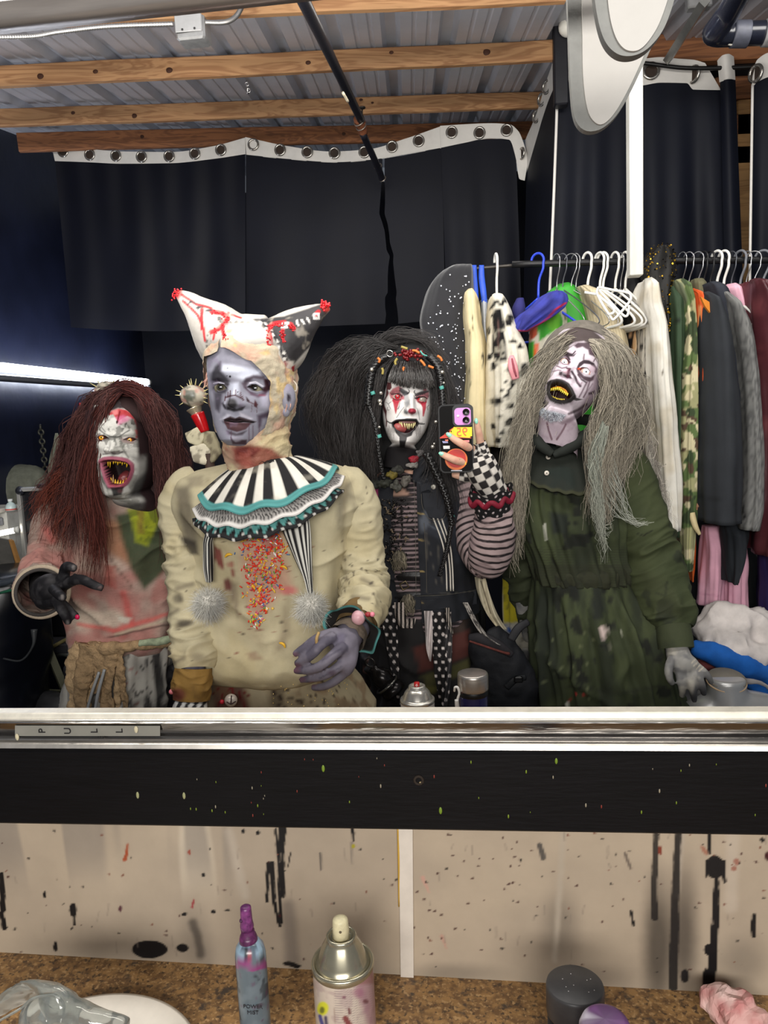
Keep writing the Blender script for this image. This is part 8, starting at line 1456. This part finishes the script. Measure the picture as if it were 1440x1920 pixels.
for q in([(790,926),(792,950),(804,972),(828,974),(837,960),(836,928)],[(787,910),(833,899)],[(776,900),(779,1000),(780,1112)],[(795,980),(799,1050),(800,1112)],[(780,1118),(836,1115),(892,1107)]):mesh('stitching',tpx([(x,y,vy_(x,y)-.006,.0006)for x,y in q],5,26),stm,po)
c=P(813,913,vy_(813,913)-.011);mesh('button',lathe(c,[(0,.0015),(.004,.0018),(.0062,.001),(.0066,-.001),(0,-.001)],20,R=lr),mat((206,202,190),rough=.35,metal=.3,nz=.15,nscale=300),po)
mesh('vest_collar',tpx([(776,905,1.90,.006),(788,876,1.895,.016),(806,862,1.90,.020),(826,868,1.92,.018),(846,890,1.95,.012)],16,30,squash=((.4,1,0),.45)),dm_,po)
mesh('vest_hem',on_v([(777,1116),(835,1113),(893,1104),(894,1132),(835,1140),(778,1143)],.003,.001),dm_,po,smooth=False)
for i,(x,y,s,c_)in enumerate(((722,905,.022,(56,58,50)),(742,912,.020,(70,70,64)),(762,900,.018,(90,86,80)),(745,880,.018,(44,44,40)),(772,872,.016,(120,116,112)),(704,905,.020,(40,42,36)),(790,850,.014,(96,92,92)),(776,862,.012,(140,24,40)),(735,890,.014,(96,84,30)))):
 g=sphere(P(x,y,1.88+(.02 if x<730 else 0)),(s*.8,s*.4,s*.6),26,18);wrinkle(g,.012,90,i);mesh('lace_scrap',g,mat(c_,rough=.7,nz=.4,nscale=120,bump=.6,bscale=180),po)
sk=torso([(1140,700,888,.132),(1170,696,896,.14),(1240,694,902,.15),(1335,696,906,.155),(1420,698,906,.15),(1500,702,900,.14)],2.0,78,.008,6,130,110)
p=Paint(sk,(20,18,19),jit=2,jscale=30);p.poly([(775,1215),(880,1180),(880,1230),(790,1262)],(74,34,28),5,.9);p.poly([(790,1268),(880,1235),(884,1260),(800,1290)],(70,68,36),5,.9);p.poly([(795,1150),(880,1160),(870,1185),(820,1190)],(60,46,40),6,.8);p.poly([(780,1290),(830,1285),(815,1300),(790,1305)],(96,92,44),4,.8);p.done();mesh('shorts',sk,clothm,po)
def rag(name,pts,m_w,Y,paint,base,seed,th=.003):
 a=np.array(pts,float);pr=catmull(np.c_[a[:,0],a[:,1],a[:,2]],90);s=np.linspace(-1,1,30)[None];w=pr[:,2:3]
 x=pr[:,0:1]+s*w;y=pr[:,1:2]+0*s;d=Y-.008*np.cos(s*1.4)+.006*np.sin(s*4+y*.05+seed);g=grid(P(x,y,d));g.UV=np.stack([x.ravel(),y.ravel()],-1);p=Paint(g,base);paint(p);p.done();mesh(name,join([g,G(g.V+[0,th,0],g.Q[:,::-1],C=g.C)]),clothm,po)
def pdots(k,off=0):
 def f(p):
  y=p.p[:,1]/k;x=p.p[:,0]/k*.95+.5*(np.floor(y)%2)+off;p.mix(sm(.25,.19,np.hypot(x%1-.5,y%1-.5)),(214,204,200))
 return f
rag('dotted_rag',[(728,1135,16),(732,1180,13),(740,1250,8),(748,1310,4),(750,1335,2)],0,1.845,pdots(13),(20,18,20),1);rag('dotted_rag',[(824,1148,14),(824,1200,13),(826,1260,12),(830,1320,5),(831,1338,2)],0,1.835,pdots(13,.3),(20,18,20),2);rag('dotted_rag',[(840,1148,6),(840,1200,8),(838,1270,8),(834,1330,4)],0,1.842,pdots(15,.1),(58,56,58),3)
rag('white_rag',[(803,1146,8),(804,1180,7),(805,1215,6),(807,1240,1.5)],0,1.832,lambda p:p.blot(50,.5,.7,(150,140,140),1,.5),(196,186,184),4);rag('striped_rag',[(748,1130,9),(752,1160,10),(764,1178,10),(772,1160,8)],0,1.83,lambda p:p.mix(sm(-.1,.1,np.sin(p.p[:,0]*.8)),(176,164,156)),(20,18,18),5);rag('striped_rag',[(838,1140,4),(842,1165,4),(848,1188,2)],0,1.828,lambda p:p.mix(sm(-.1,.1,np.sin(p.p[:,0]*1.6)),(190,180,170)),(20,18,18),6)
rag('lace_rag',[(872,1130,5),(888,1160,5),(908,1190,5),(930,1206,4),(938,1210,2)],0,1.84,lambda p:p.blot(120,.5,.6,(60,58,58),2,.9),(176,170,164),7);rag('cream_sash',[(900,1082,10),(906,1110,11),(922,1150,10),(942,1180,8)],0,1.93,lambda p:(p.blot(30,.5,.7,(140,128,104),2,.7),p.line([(902,1090),(920,1150)],2,(90,80,66),1)),(196,186,160),8)
bg=join([tpx([(905,1190,1.90,.05),(930,1230,1.89,.065),(955,1280,1.89,.07),(960,1340,1.90,.07)],24,40,squash=((0,1,0),.55)),tpx([(880,1250,1.9,.045),(890,1310,1.9,.05),(900,1350,1.9,.05)],20,30,squash=((0,1,0),.55))]);bg=remesh(bg,.006,4);wrinkle(bg,.010,24,9);mesh('hip_bag',bg,mat((15,17,23),rough=.75,nz=.3,nscale=30,bump=.3,bscale=200),po)
mesh('bag_flap',tpx([(880,1196,1.85,.010),(905,1198,1.842,.016),(935,1212,1.842,.014),(960,1228,1.85,.008)],14,30,squash=((0,1,0),.5)),mat((30,28,32),rough=.8,nz=.3),po);mesh('torn_edge',tpx([(880,1202,1.838,.0025),(910,1212,1.828,.003),(940,1222,1.828,.003),(955,1226,1.835,.004)],8,30),mat((84,38,32),rough=.85,nz=.4,nscale=150),po)
mesh('bag_strap',tpx([(958,1200,1.86,.010),(972,1178,1.86,.011),(990,1166,1.87,.009)],8,16,squash=((0,1,0),.25)),mat((34,34,38),rough=.7),po);mesh('bag_strap',tpx([(950,1290,1.825,.008),(966,1275,1.82,.008),(985,1270,1.83,.008)],8,16,squash=((0,1,0),.3)),mat((20,22,26),rough=.7),po);mesh('bag_buckle',bbox(P(972,1274,1.812),(.022,.008,.016),.003),mat((14,14,16),rough=.3,nz=0),po,smooth=False)
lo=[lathe((0,0,-.03),[(0,-.025),(.030,-.025),(.032,-.018),(.030,-.006),(.022,0),(.024,.012),(.026,.03),(.018,.045),(.010,.052),(.012,.06),(0,.062)],24)]
R_=rot(0,0,-38);g=lo[0];g.V=g.V@R_.T+P(714,1268,1.80);mesh('hip_lantern',g,mat((40,38,38),rough=.22,metal=.7,nz=.4,nscale=40),po);mesh('lantern_rim',ring(P(726,1284,1.79),.030,.003,R_@np.array([0,0,1.0]),28,8),mat((120,118,112),rough=.2,metal=.9),po);mesh('lantern_ring',ring(P(694,1242,1.80),.012,.002,(.3,1,.2),20,8),mat((70,68,66),rough=.3,metal=.8),po)
cap=sphere(PH.world(np.array([0,.030,.042])),(.092,.105,.098),40,26,R=PH.R);mesh('hair_cap',cap,mat((14,13,14),rough=.7,nz=.2),po)
un=torso([(668,690,790,.05),(700,650,824,.09),(760,626,834,.10),(830,644,838,.09),(890,664,780,.06),(920,680,740,.03)],2.02,80,.010,6,70,56);mesh('hair_underlayer',un,mat((14,13,14),rough=.8,nz=.3),po)
k0,k1=(13,12,13),(58,53,52);hs=[]
hs.append(strands([[(752,660,1.92),(712,655,1.90),(680,690,1.89),(664,760,1.90),(668,840,1.90),(684,910,1.90)],[(745,656,1.94),(690,652,1.93),(648,690,1.93),(628,760,1.93),(632,840,1.94),(650,900,1.94)],[(740,654,1.96),(676,650,1.97),(622,690,1.98),(596,750,1.98),(604,810,1.98),(630,860,1.98)],[(738,652,1.99),(668,655,2.0),(626,690,2.0),(606,740,2.0),(640,780,2.0)]],2300,.00075,13,.010,2.4,.014,k0,k1,31,spread_tip=.022))
hs.append(strands([[(754,664,1.90),(724,680,1.865),(710,730,1.86),(702,800,1.86),(700,870,1.87),(702,905,1.87)],[(752,662,1.90),(716,672,1.88),(694,730,1.875),(686,800,1.88),(688,880,1.88)]],800,.00075,12,.006,2.6,.008,k0,k1,32,spread_tip=.012))
hs.append(strands([[(775,660,1.90),(806,690,1.87),(818,740,1.865),(818,790,1.865),(800,840,1.86),(776,866,1.86)],[(778,658,1.92),(818,682,1.89),(832,740,1.885),(834,800,1.885),(830,860,1.88),(846,930,1.87),(850,985,1.87)],[(782,657,1.95),(828,680,1.94),(850,730,1.93),(870,780,1.93)]],1000,.00075,13,.004,2.4,.007,k0,k1,33,spread_tip=.012))
hs.append(strands([[(700,655,1.95),(740,632,1.95),(800,640,1.95),(836,690,1.95)],[(690,660,1.97),(730,634,1.98),(810,644,1.98),(840,700,1.98)]],320,.0007,11,.006,2,.012,k0,k1,34))
hs.append(strands([[(650,690,1.92),(610,720,1.92),(585,800,1.92),(572,810,1.92)],[(640,680,1.95),(600,730,1.95),(590,780,1.95)],[(780,650,1.95),(780,636,1.95),(760,630,1.95)]],110,.0004,11,.008,2,.02,(40,36,34),(80,72,68),35))
mesh('hair',join(hs),mat(None,rough=.4,nz=0,spec=.5),po)
fr=[[(x0,678,1.862),(x0+dx*.4,695,1.835),(x0+dx*.8,712,1.83),(x0+dx,yb,1.832)]for x0,dx,yb in((742,-18,714),(752,-10,722),(764,-2,727),(776,6,730),(788,14,730),(796,18,726))]
mesh('fringe',strands(fr,750,.0010,10,.0008,1.5,.003,(16,15,16),(70,66,64),36,tip=.8,spread_tip=.0015),mat(None,rough=.22,nz=0,spec=.7),po)
def braid(pts,r0,seed,m_=None):
 a=np.array(pts,float);p_=catmull(P(a[:,0],a[:,1],a[:,2]),60);t=np.linspace(0,1,60);gs=[]
 for k in range(3):
  ph_=t*30+k*2.094;off=np.stack([np.sin(ph_)*r0*.7,-np.cos(ph_*2)*r0*.35,0*t],-1);gs.append(tube(p_+off,r0*.75*(1-.4*t),8))
 mesh('braid',join(gs),mat((20,19,20),rough=.35,nz=.4,nscale=300,spec=.6),po)
braid([(722,668,1.85),(700,690,1.85),(692,730,1.85),(690,760,1.85)],.0085,1);braid([(806,668,1.86),(822,690,1.85),(828,730,1.85),(830,760,1.85)],.0085,2);braid([(800,850,1.85),(836,930,1.84),(848,985,1.84)],.008,3);braid([(846,985,1.84),(838,1030,1.84),(824,1080,1.85)],.005,4);braid([(692,760,1.85),(704,800,1.845),(712,860,1.845),(720,900,1.85)],.004,5)
r=np.random.default_rng(40);bs=[sphere(P(768+r.normal()*12,664+r.normal()*5,1.855+r.normal()*.006),.0036,8,6)for _ in range(70)];mesh('red_berry_cluster',join(bs),mat((116,16,20),rough=.25,nz=.3,nscale=200,spec=.6),po,kind='stuff')
org_=mat((196,110,44),rough=.45,nz=.2,nscale=100);oli=mat((150,134,66),rough=.5,nz=.2)
for pts,m_ in(([(708,671),(712,675),(710,680)],org_),([(745,672),(741,678),(742,684)],oli),([(758,688),(756,692),(758,696)],org_),([(788,675),(793,680),(797,686)],org_),([(803,686),(808,688),(813,690)],org_),([(752,650),(758,652),(764,654)],oli),([(820,667),(826,671),(829,677)],org_),([(773,657),(780,658),(786,662)],org_),([(716,690),(718,695),(717,702)],oli)):mesh('worm_charm',tpx([(x,y,1.835,.0030)for x,y in pts],8,12),m_,po)
mesh('hair_ring',ring(P(731,663,1.84),.0075,.0012,(.2,1,.3),20,6),mat((220,220,216),rough=.2,metal=.9,nz=0),po)
tl=mat((80,160,150),rough=.5,nz=.1)
for x,y in((699,737),(828,727),(711,818),(848,968)):mesh('teal_hair_tie',tpx([(x-1,y-3,1.845,.0055),(x+1,y+3,1.845,.0055)],10,6),tl,po)
mesh('teal_worm',tpx([(788,658,1.838,.002),(794,665,1.835,.002),(801,667,1.836,.0015)],6,12),tl,po)
sv=mat((214,210,200),rough=.2,metal=.8,nz=.1)
for x,y,s in((697,693,.005),(829,698,.0045),(817,791,.004),(711,801,.0035),(714,737,.0045),(712,752,.0055),(713,758,.004),(832,718,.003),(811,838,.005),(814,832,.003)):mesh('hair_bead',sphere(P(x,y,1.838),s,10,8),sv,po)
# ================================================================== things on the worktop, this side and mirrored
def on_top(px,py,Y):p=P(px,py,Y);return np.array([p[0],Y,cz(p[0])])
Yb=.74;b0=on_top(474,1850,Yb);hz=lambda y:P(474,y,Yb)[2]-b0[2]
sb=empty('spray_bottle',b0,'slim grey spray bottle with purple pump, splashed with paint, against the splashed wall','bottle');k=Yb/F
bod_=lathe(b0,[(0,0),(.0155,0),(.0168,.004),(.0168,.05),(.0168,hz(1800)),(.0166,hz(1790)),(.015,hz(1776)),(.0115,hz(1768)),(.0092,hz(1764)),(0,hz(1763))],40);bod_=G(bod_.V,bod_.Q)
V_=[bod_.V];n_=160;pr_=np.array([(0,0),(.0155,0),(.0168,.004),(.0168,hz(1800)),(.0166,hz(1788)),(.015,hz(1774)),(.0115,hz(1766)),(.009,hz(1763)),(0,hz(1762))]);zz_=np.linspace(0,1,130);s_=np.linspace(0,1,len(pr_));pr2=np.stack([np.interp(zz_,s_,pr_[:,0]),np.interp(zz_,s_,pr_[:,1])],-1)
seg_=np.r_[pr_[:3],np.stack([np.full(110,.0168),np.linspace(.005,hz(1800),110)],-1),pr_[4:]]
g=lathe(b0,seg_,90);p=Paint(g,(92,104,112),jit=1.2,jscale=140);p.blot(60,.45,.65,(112,124,132),2,.6);p.poly([(430,1755),(515,1755),(515,1792),(430,1792)],(150,176,196),2,.8);p.blot(90,.52,.62,(40,44,52),5,.7);p.poly([(430,1800),(475,1808),(515,1798),(515,1812),(475,1822),(430,1813)],(138,58,116),1.5,.9);p.blot(110,.64,.72,(96,50,84),9,.4);p.ell(468,1794,5,5,(150,50,60),.4,.9);p.line([(462,1776),(461,1800)],6,(30,30,36),2,.9);p.done();mesh('body',g,mat(None,rough=.3,nz=.05,coat=.3),sb)
pur=mat((112,52,100),rough=.35,nz=.35,nscale=150,col2=(60,26,56));mesh('pump_collar',lathe(b0+[-.001,0,hz(1781)],[(0,0),(.0098,0),(.0098,.014),(.0088,.0175),(.0075,.018),(.0072,.023),(0,.023)],28),pur,sb)
mesh('pump_head',lathe(b0+[-.0016,0,hz(1742)],[(0,0),(.0070,0),(.0074,.004),(.0064,.010),(.0060,.022),(.0058,.0255),(.004,.0268),(0,.027)],24),mat((136,66,128),rough=.35,col2=(70,30,70),nscale=170),sb);mesh('nozzle',sphere(b0+[-.006,-.004,hz(1722)],(.0022,.003,.0022),8,6),mat((70,34,66),rough=.5),sb)
for s,y,sz,c_ in(('POWER',1888,.0062,(40,40,46)),('MIST',1899,.0062,(40,40,46))):c=P(474,y,Yb-.0172);text('lettering',s,sz,Matrix.Translation(Vector(c))@Matrix.Rotation(math.radians(90),4,'X'),mat(c_,rough=.6,nz=0),sb,.0002)
Yc=.75;c0_=on_top(645,1850,Yc);hc=lambda y:P(645,y,Yc)[2]-c0_[2];R0=63*Yc/F
can=empty('aerosol_can',c0_,'big aerosol can with bare metal dome and dirty cream label, biggest can by the wall','can')
zt_=hc(1792);prof=np.r_[[(0,0),(R0*.94,0),(R0,.004)],np.stack([np.full(120,R0),np.linspace(.005,zt_-.012,120)],-1)];g=lathe(c0_,prof,120);p=Paint(g,(196,182,168),jit=1,jscale=150);p.poly([(570,1780),(720,1770),(720,1842),(640,1850),(570,1826)],(122,112,60),3,.9);p.blot(70,.56,.68,(160,136,136),3,.5);p.poly([(660,1830),(720,1800),(720,1925),(690,1925)],(150,92,118),8,.6)
for i in range(17):y=1847+i*4.4;p.line([(628,y+3),(660,y+5),(700,y-2)],1.1,(112,100,106),.6,.65)
p.ell(605,1891,11,13,(206,206,40),.2,.95);p.ell(604,1894,5,6,(90,96,40),.4,.9);p.line([(600,1905),(606,1925)],7,(46,50,130),2,.9);p.line([(611,1908),(613,1925)],6,(40,34,80),2,.9);p.line([(654,1892),(656,1900)],5,(90,26,40),1.5,.9);p.line([(648,1910),(656,1925)],11,(110,20,30),2,.9);p.ell(645,1870,4,3,(110,60,80),.4,.8);p.ell(686,1878,5,4,(90,40,50),.4,.8);p.ell(672,1862,11,9,(140,80,110),.6,.6);p.line([(626,1846),(628,1925)],1.2,(150,130,120),.6,.7);p.done();mesh('body',g,mat(None,rough=.35,nz=.05,coat=.2),can)
tin=mat((178,172,150),rough=.24,metal=.8,nz=.15,nscale=30);mesh('rim',lathe(c0_+[0,0,zt_-.013],[(R0,0),(R0*1.03,.002),(R0*1.04,.006),(R0*1.0,.009),(R0*.94,.008),(R0*.90,.004),(R0*.86,.004)],72),tin,can)
mesh('dome',lathe(c0_+[0,0,zt_-.010],[(R0*.90,0),(R0*.88,.004),(R0*.82,.0065),(R0*.78,.010),(R0*.66,.022),(R0*.54,.029),(R0*.50,.032),(R0*.50,.034),(R0*.45,.036),(R0*.40,.034),(R0*.36,.030),(R0*.26,.031),(R0*.24,.034),(0,.034)],72),tin,can)
mesh('spray_cap',lathe(c0_+[0,0,zt_+.022],[(0,0),(.0092,0),(.0090,.010),(.0084,.0195),(.0076,.0215),(.004,.0235),(0,.0238)],28),mat((206,196,160),rough=.45,nz=.15,nscale=120,bump=.2),can);mesh('spray_hole',sphere(c0_+[.001,-.0086,zt_+.034],(.0016,.001,.0016),8,6),mat((90,80,60),rough=.6),can)
Yj=.745;j0=on_top(1078,1850,Yj);hj=P(1078,1845,Yj)[2]-j0[2];Rj=57*Yj/F
jar=empty('black_jar',j0,'tall black plastic jar with a scuffed flat lid near the pink tissue','jar');bj_=mat((30,30,33),rough=.38,nz=.3,nscale=30);g=lathe(j0,[(0,0),(Rj*.96,0),(Rj*.97,.003),(Rj*.97,hj-.034),(0,hj-.034)],56);mesh('body',g,bj_,jar)
mesh('lid',lathe(j0,[(0,hj-.032),(Rj,hj-.032),(Rj*1.01,hj-.03),(Rj*1.01,hj-.004),(Rj*.985,hj-.0008),(Rj*.95,hj),(0,hj)],56),mat((44,44,47),rough=.42,col2=(74,72,72),nscale=16),jar);r=np.random.default_rng(51)
mesh('lid_fleck',join([sphere(j0+[r.uniform(-.6,.7)*Rj,r.uniform(-.6,.5)*Rj,hj],(.0006,.0006,.0004),6,4)for _ in range(9)]),mat((190,186,184),rough=.6),jar,kind='stuff')
Yp=.655;q0=on_top(1134,1900,Yp);hp=P(1134,1912,Yp)[2]-q0[2];Rp=52*Yp/F;g=lathe(q0,[(0,0),(Rp*.9,0),(Rp,.004),(Rp,hp-.014),(Rp*.97,hp-.006),(Rp*.86,hp-.001),(Rp*.7,hp),(0,hp+.001)],60);wrinkle(g,.0012,60,3);p=Paint(g,(112,70,122),jit=2,jscale=90);p.poly([(1080,1880),(1100,1886),(1105,1925),(1075,1925)],(206,200,212),5,.9);p.blot(60,.5,.65,(84,56,92),3,.7);p.ell(1132,1903,22,12,(100,84,108),.6,.6);p.done();mesh('purple_tub',g,mat(None,rough=.4,nz=.1),label='small round purple stained tub in front of the black jar',cat='tub')
tq=on_top(1372,1880,.825);g=join([tube([tq+[-.030,.016,.022],tq+[-.014,.010,.024],tq+[.006,.0,.020],tq+[.024,-.014,.014]],[.006,.019,.025,.020],24,smooth=40),tube([tq+[-.012,0,.008],tq+[.014,-.014,.012],tq+[.028,-.03,.010]],[.010,.018,.012],20,smooth=24)]);g=remesh(g,.0052,0);N_=vnormals(g);g.V=g.V+N_*((fbm(g.V,70,6,2)-.5)*.018)[:,None];g.V[:,2]=np.maximum(g.V[:,2],cz(g.V[:,0])+.0003);p=Paint(g,(206,160,154));p.blot(60,.5,.7,(176,96,96),3,.7);p.blot(40,.5,.65,(222,194,186),7,.7);p.done();mesh('crumpled_tissue',g,mat(None,rough=.7,nz=.05),smooth=False,label='crumpled pink stained tissue at the foot of the black drips',cat='tissue')
pl0=on_top(120,1945,.675);Rpl=P(352,1935,.675)[0]-pl0[0];plate=mesh('paper_plate',lathe(pl0+[0,0,.0006],[(0,.001),(Rpl*.66,.001),(Rpl*.72,.003),(Rpl*.82,.010),(Rpl*.97,.013),(Rpl,.0125),(Rpl*.97,.0115),(Rpl*.82,.008),(Rpl*.7,0),(0,0)],90),mat((222,214,202),rough=.7,nz=.06,bump=.2,bscale=60),label='white paper plate under the clear plastic scoop',cat='plate')
clear=mat((206,210,206),rough=.08,nz=.12,nscale=20,trans=.82,spec=.7)
sc_=empty('clear_scoop',pl0+[-.05,0,.006],'crumpled clear plastic scoop lying on the white plate','scoop')
th_=np.linspace(-1.9,1.9,60)[None];t_=np.linspace(0,1,50)[:,None];ce_=catmull(P(np.array([-20,30,75,105,118,128]),np.array([1905,1872,1852,1860,1890,1925]),np.array([.70,.70,.69,.675,.665,.655])),50);rr_=np.interp(np.linspace(0,1,50),[0,.25,.5,.75,1],[.010,.020,.024,.022,.018])[:,None]
Vc=np.stack([ce_[:,:1]+rr_*np.sin(th_)*.9,ce_[:,1:2]-rr_*np.cos(th_)*.55,ce_[:,2:]+rr_*np.cos(th_)*.75+0*th_],-1);g=grid(Vc);wrinkle(g,.003,50,4);N_=vnormals(g);g=join([g,G(g.V-N_*.0008,g.Q[:,::-1])]);mesh('bowl',g,clear,sc_)
g=tube(P(np.array([60,100,160,235]),np.array([1905,1900,1908,1925]),np.array([.665,.66,.655,.65])),[.016,.018,.014,.008],20,smooth=40);wrinkle(g,.004,45,6);mesh('handle',g,clear,sc_);mesh('rolled_edge',tube(P(np.array([-5,40,62,100,118,126]),np.array([1916,1890,1872,1866,1880,1905]),.655),.0014,8,smooth=40),clear,sc_)
Yr=1.39;r0=on_top(783,1320,Yr);hr=lambda y:P(783,y,Yr)[2]-r0[2];k=Yr/F
rc_=empty('red_nozzle_can',r0,'white spray can with silver dome and red nozzle beside the steel flask','can');Rr=33*k
mesh('body',lathe(r0,[(0,0),(Rr*.95,0),(Rr,.004),(Rr,hr(1316))],48),mat((206,202,198),rough=.35,nz=.15,nscale=50),rc_);silv=mat((196,192,184),rough=.25,metal=.75,nz=.12,nscale=40)
mesh('dome',lathe(r0+[0,0,hr(1316)],[(Rr,0),(Rr*1.03,.003),(Rr*1.01,.007),(Rr*.92,.006),(Rr*.86,.010),(Rr*.74,.020),(Rr*.58,.026),(Rr*.5,.028),(Rr*.5,.032),(Rr*.4,.034),(Rr*.3,.031),(0,.031)],48),silv,rc_)
mesh('nozzle',lathe(r0+[0,0,hr(1291)],[(0,0),(.0056,0),(.0054,.010),(.0050,.0125),(0,.0128)],20),mat((170,22,26),rough=.35),rc_);mesh('nozzle_hole',ring(r0+[0,-.0056,hr(1283)],.0016,.0006,(0,1,0),12,6),mat((230,200,200),rough=.4,nz=0),rc_)
fl0=on_top(888,1320,1.385);hf=lambda y:P(888,y,1.385)[2]-fl0[2];Rf=29.5*1.385/F
fk=empty('steel_flask',fl0,'navy flask with a brushed steel lid and white wrist loop','flask');mesh('body',lathe(fl0,[(0,0),(Rf*.9,0),(Rf*.93,.004),(Rf*.93,hf(1302)),(Rf*.86,hf(1296)),(0,hf(1296))],48),mat((20,20,70),rough=.2,nz=.1,coat=.5),fk);mesh('neck_ring',lathe(fl0,[(Rf*.95,hf(1302)),(Rf*.97,hf(1300)),(Rf*.97,hf(1293)),(Rf*.9,hf(1291))],48),mat((12,12,14),rough=.4),fk)
mesh('lid',lathe(fl0,[(0,hf(1292)),(Rf,hf(1292)),(Rf*1.01,hf(1290)),(Rf*1.01,hf(1266)),(Rf*.97,hf(1262)),(Rf*.9,hf(1261)),(0,hf(1261))],56),mat((178,172,166),rough=.3,metal=.85,nz=.15,nscale=8,st=(1,1,20)),fk);mesh('lid_dot',sphere(fl0+[-Rf*.7,-Rf*.73,hf(1291)],(.0026,.001,.0026),10,6),mat((60,40,36),rough=.5),fk)
mesh('wrist_loop',tpx([(860,1330,1.36,.0022),(858,1312,1.355,.0024),(861,1300,1.355,.0022),(858,1289,1.355,.0024),(853,1289,1.355,.0022),(852,1296,1.36,.002)],8,30),mat((214,212,208),rough=.5,nz=.05),fk);mesh('loop_bead',tpx([(856,1312,1.352,.0036),(857,1330,1.352,.0036)],10,8),mat((220,218,214),rough=.4,nz=0),fk)
# ================================================================== spiked prop heads behind the first two figures
def spiky(cx,cy,Y,r,label,seed,neck):
 c=P(cx,cy,Y);o=empty('spiked_staff',(c[0]+neck[-1][0]*0,Y,0),label,'staff');g=sphere(c,(r,r,r*.86),32,22);wrinkle(g,r*.12,40,seed);p=Paint(g,(176,168,152));p.blot(70,.48,.58,(60,66,56),seed,.9);p.blot(60,.55,.66,(196,140,126),seed+3,.6);p.done();mesh('ball',g,mat(None,rough=.35,nz=.2,spec=.6),o)
 q=np.random.default_rng(seed)
 for i in range(15):
  a=math.pi*(i/14*1.3-.15);d=_n(np.array([math.cos(a),q.normal()*.3,math.sin(a)]));m_=c+d*r*.9;mesh('spike',tube([m_,m_+d*r*.5],[.0018,.0003],6),mat((206,196,140),rough=.4,nz=.1),o)
 pts=np.array(neck,float);e=P(pts[-1][0],pts[-1][1],pts[-1][2]);mesh('staff_pole',tube([e,np.array([e[0],Y+.02,.0])],.012,10),mat((60,44,36),rough=.6),o);return o,c
o,c=spiky(363,743,1.80,.031,'spiked ball staff with a red bottle neck and cream frill beside the jester hat wearer',5,[(378,800,1.8),(392,850,1.8)])
mesh('silver_collar',tpx([(364,765,1.80,.020),(368,774,1.80,.014),(370,780,1.80,.012)],18,12),mat((196,184,160),rough=.25,metal=.7,nz=.2),o);mesh('red_neck',tpx([(370,776,1.80,.017),(377,792,1.80,.015),(384,810,1.80,.012)],18,14),mat((176,14,20),rough=.2,nz=.15,nscale=60,coat=.4),o)
for pts,c_ in((((345,812),(372,800),(392,812),(372,838),(350,830)),(196,188,160)),(((352,838),(385,830),(405,842),(385,872),(362,866)),(206,198,176)),(((372,806),(400,810),(412,850),(395,870),(384,840)),(150,142,116))):
 g=ppx([(x,y)for x,y in pts],1.79,.02);g=remesh(g,.004,3);wrinkle(g,.004,50,3);p=Paint(g,c_);p.blot(60,.55,.65,(90,80,66),3,.7);p.done();mesh('cloth_frill',g,clothm,o)
spiky(203,738,2.06,.040,'second spiked ball staff standing behind the red wig',9,[(212,790,2.08),(214,850,2.1)])
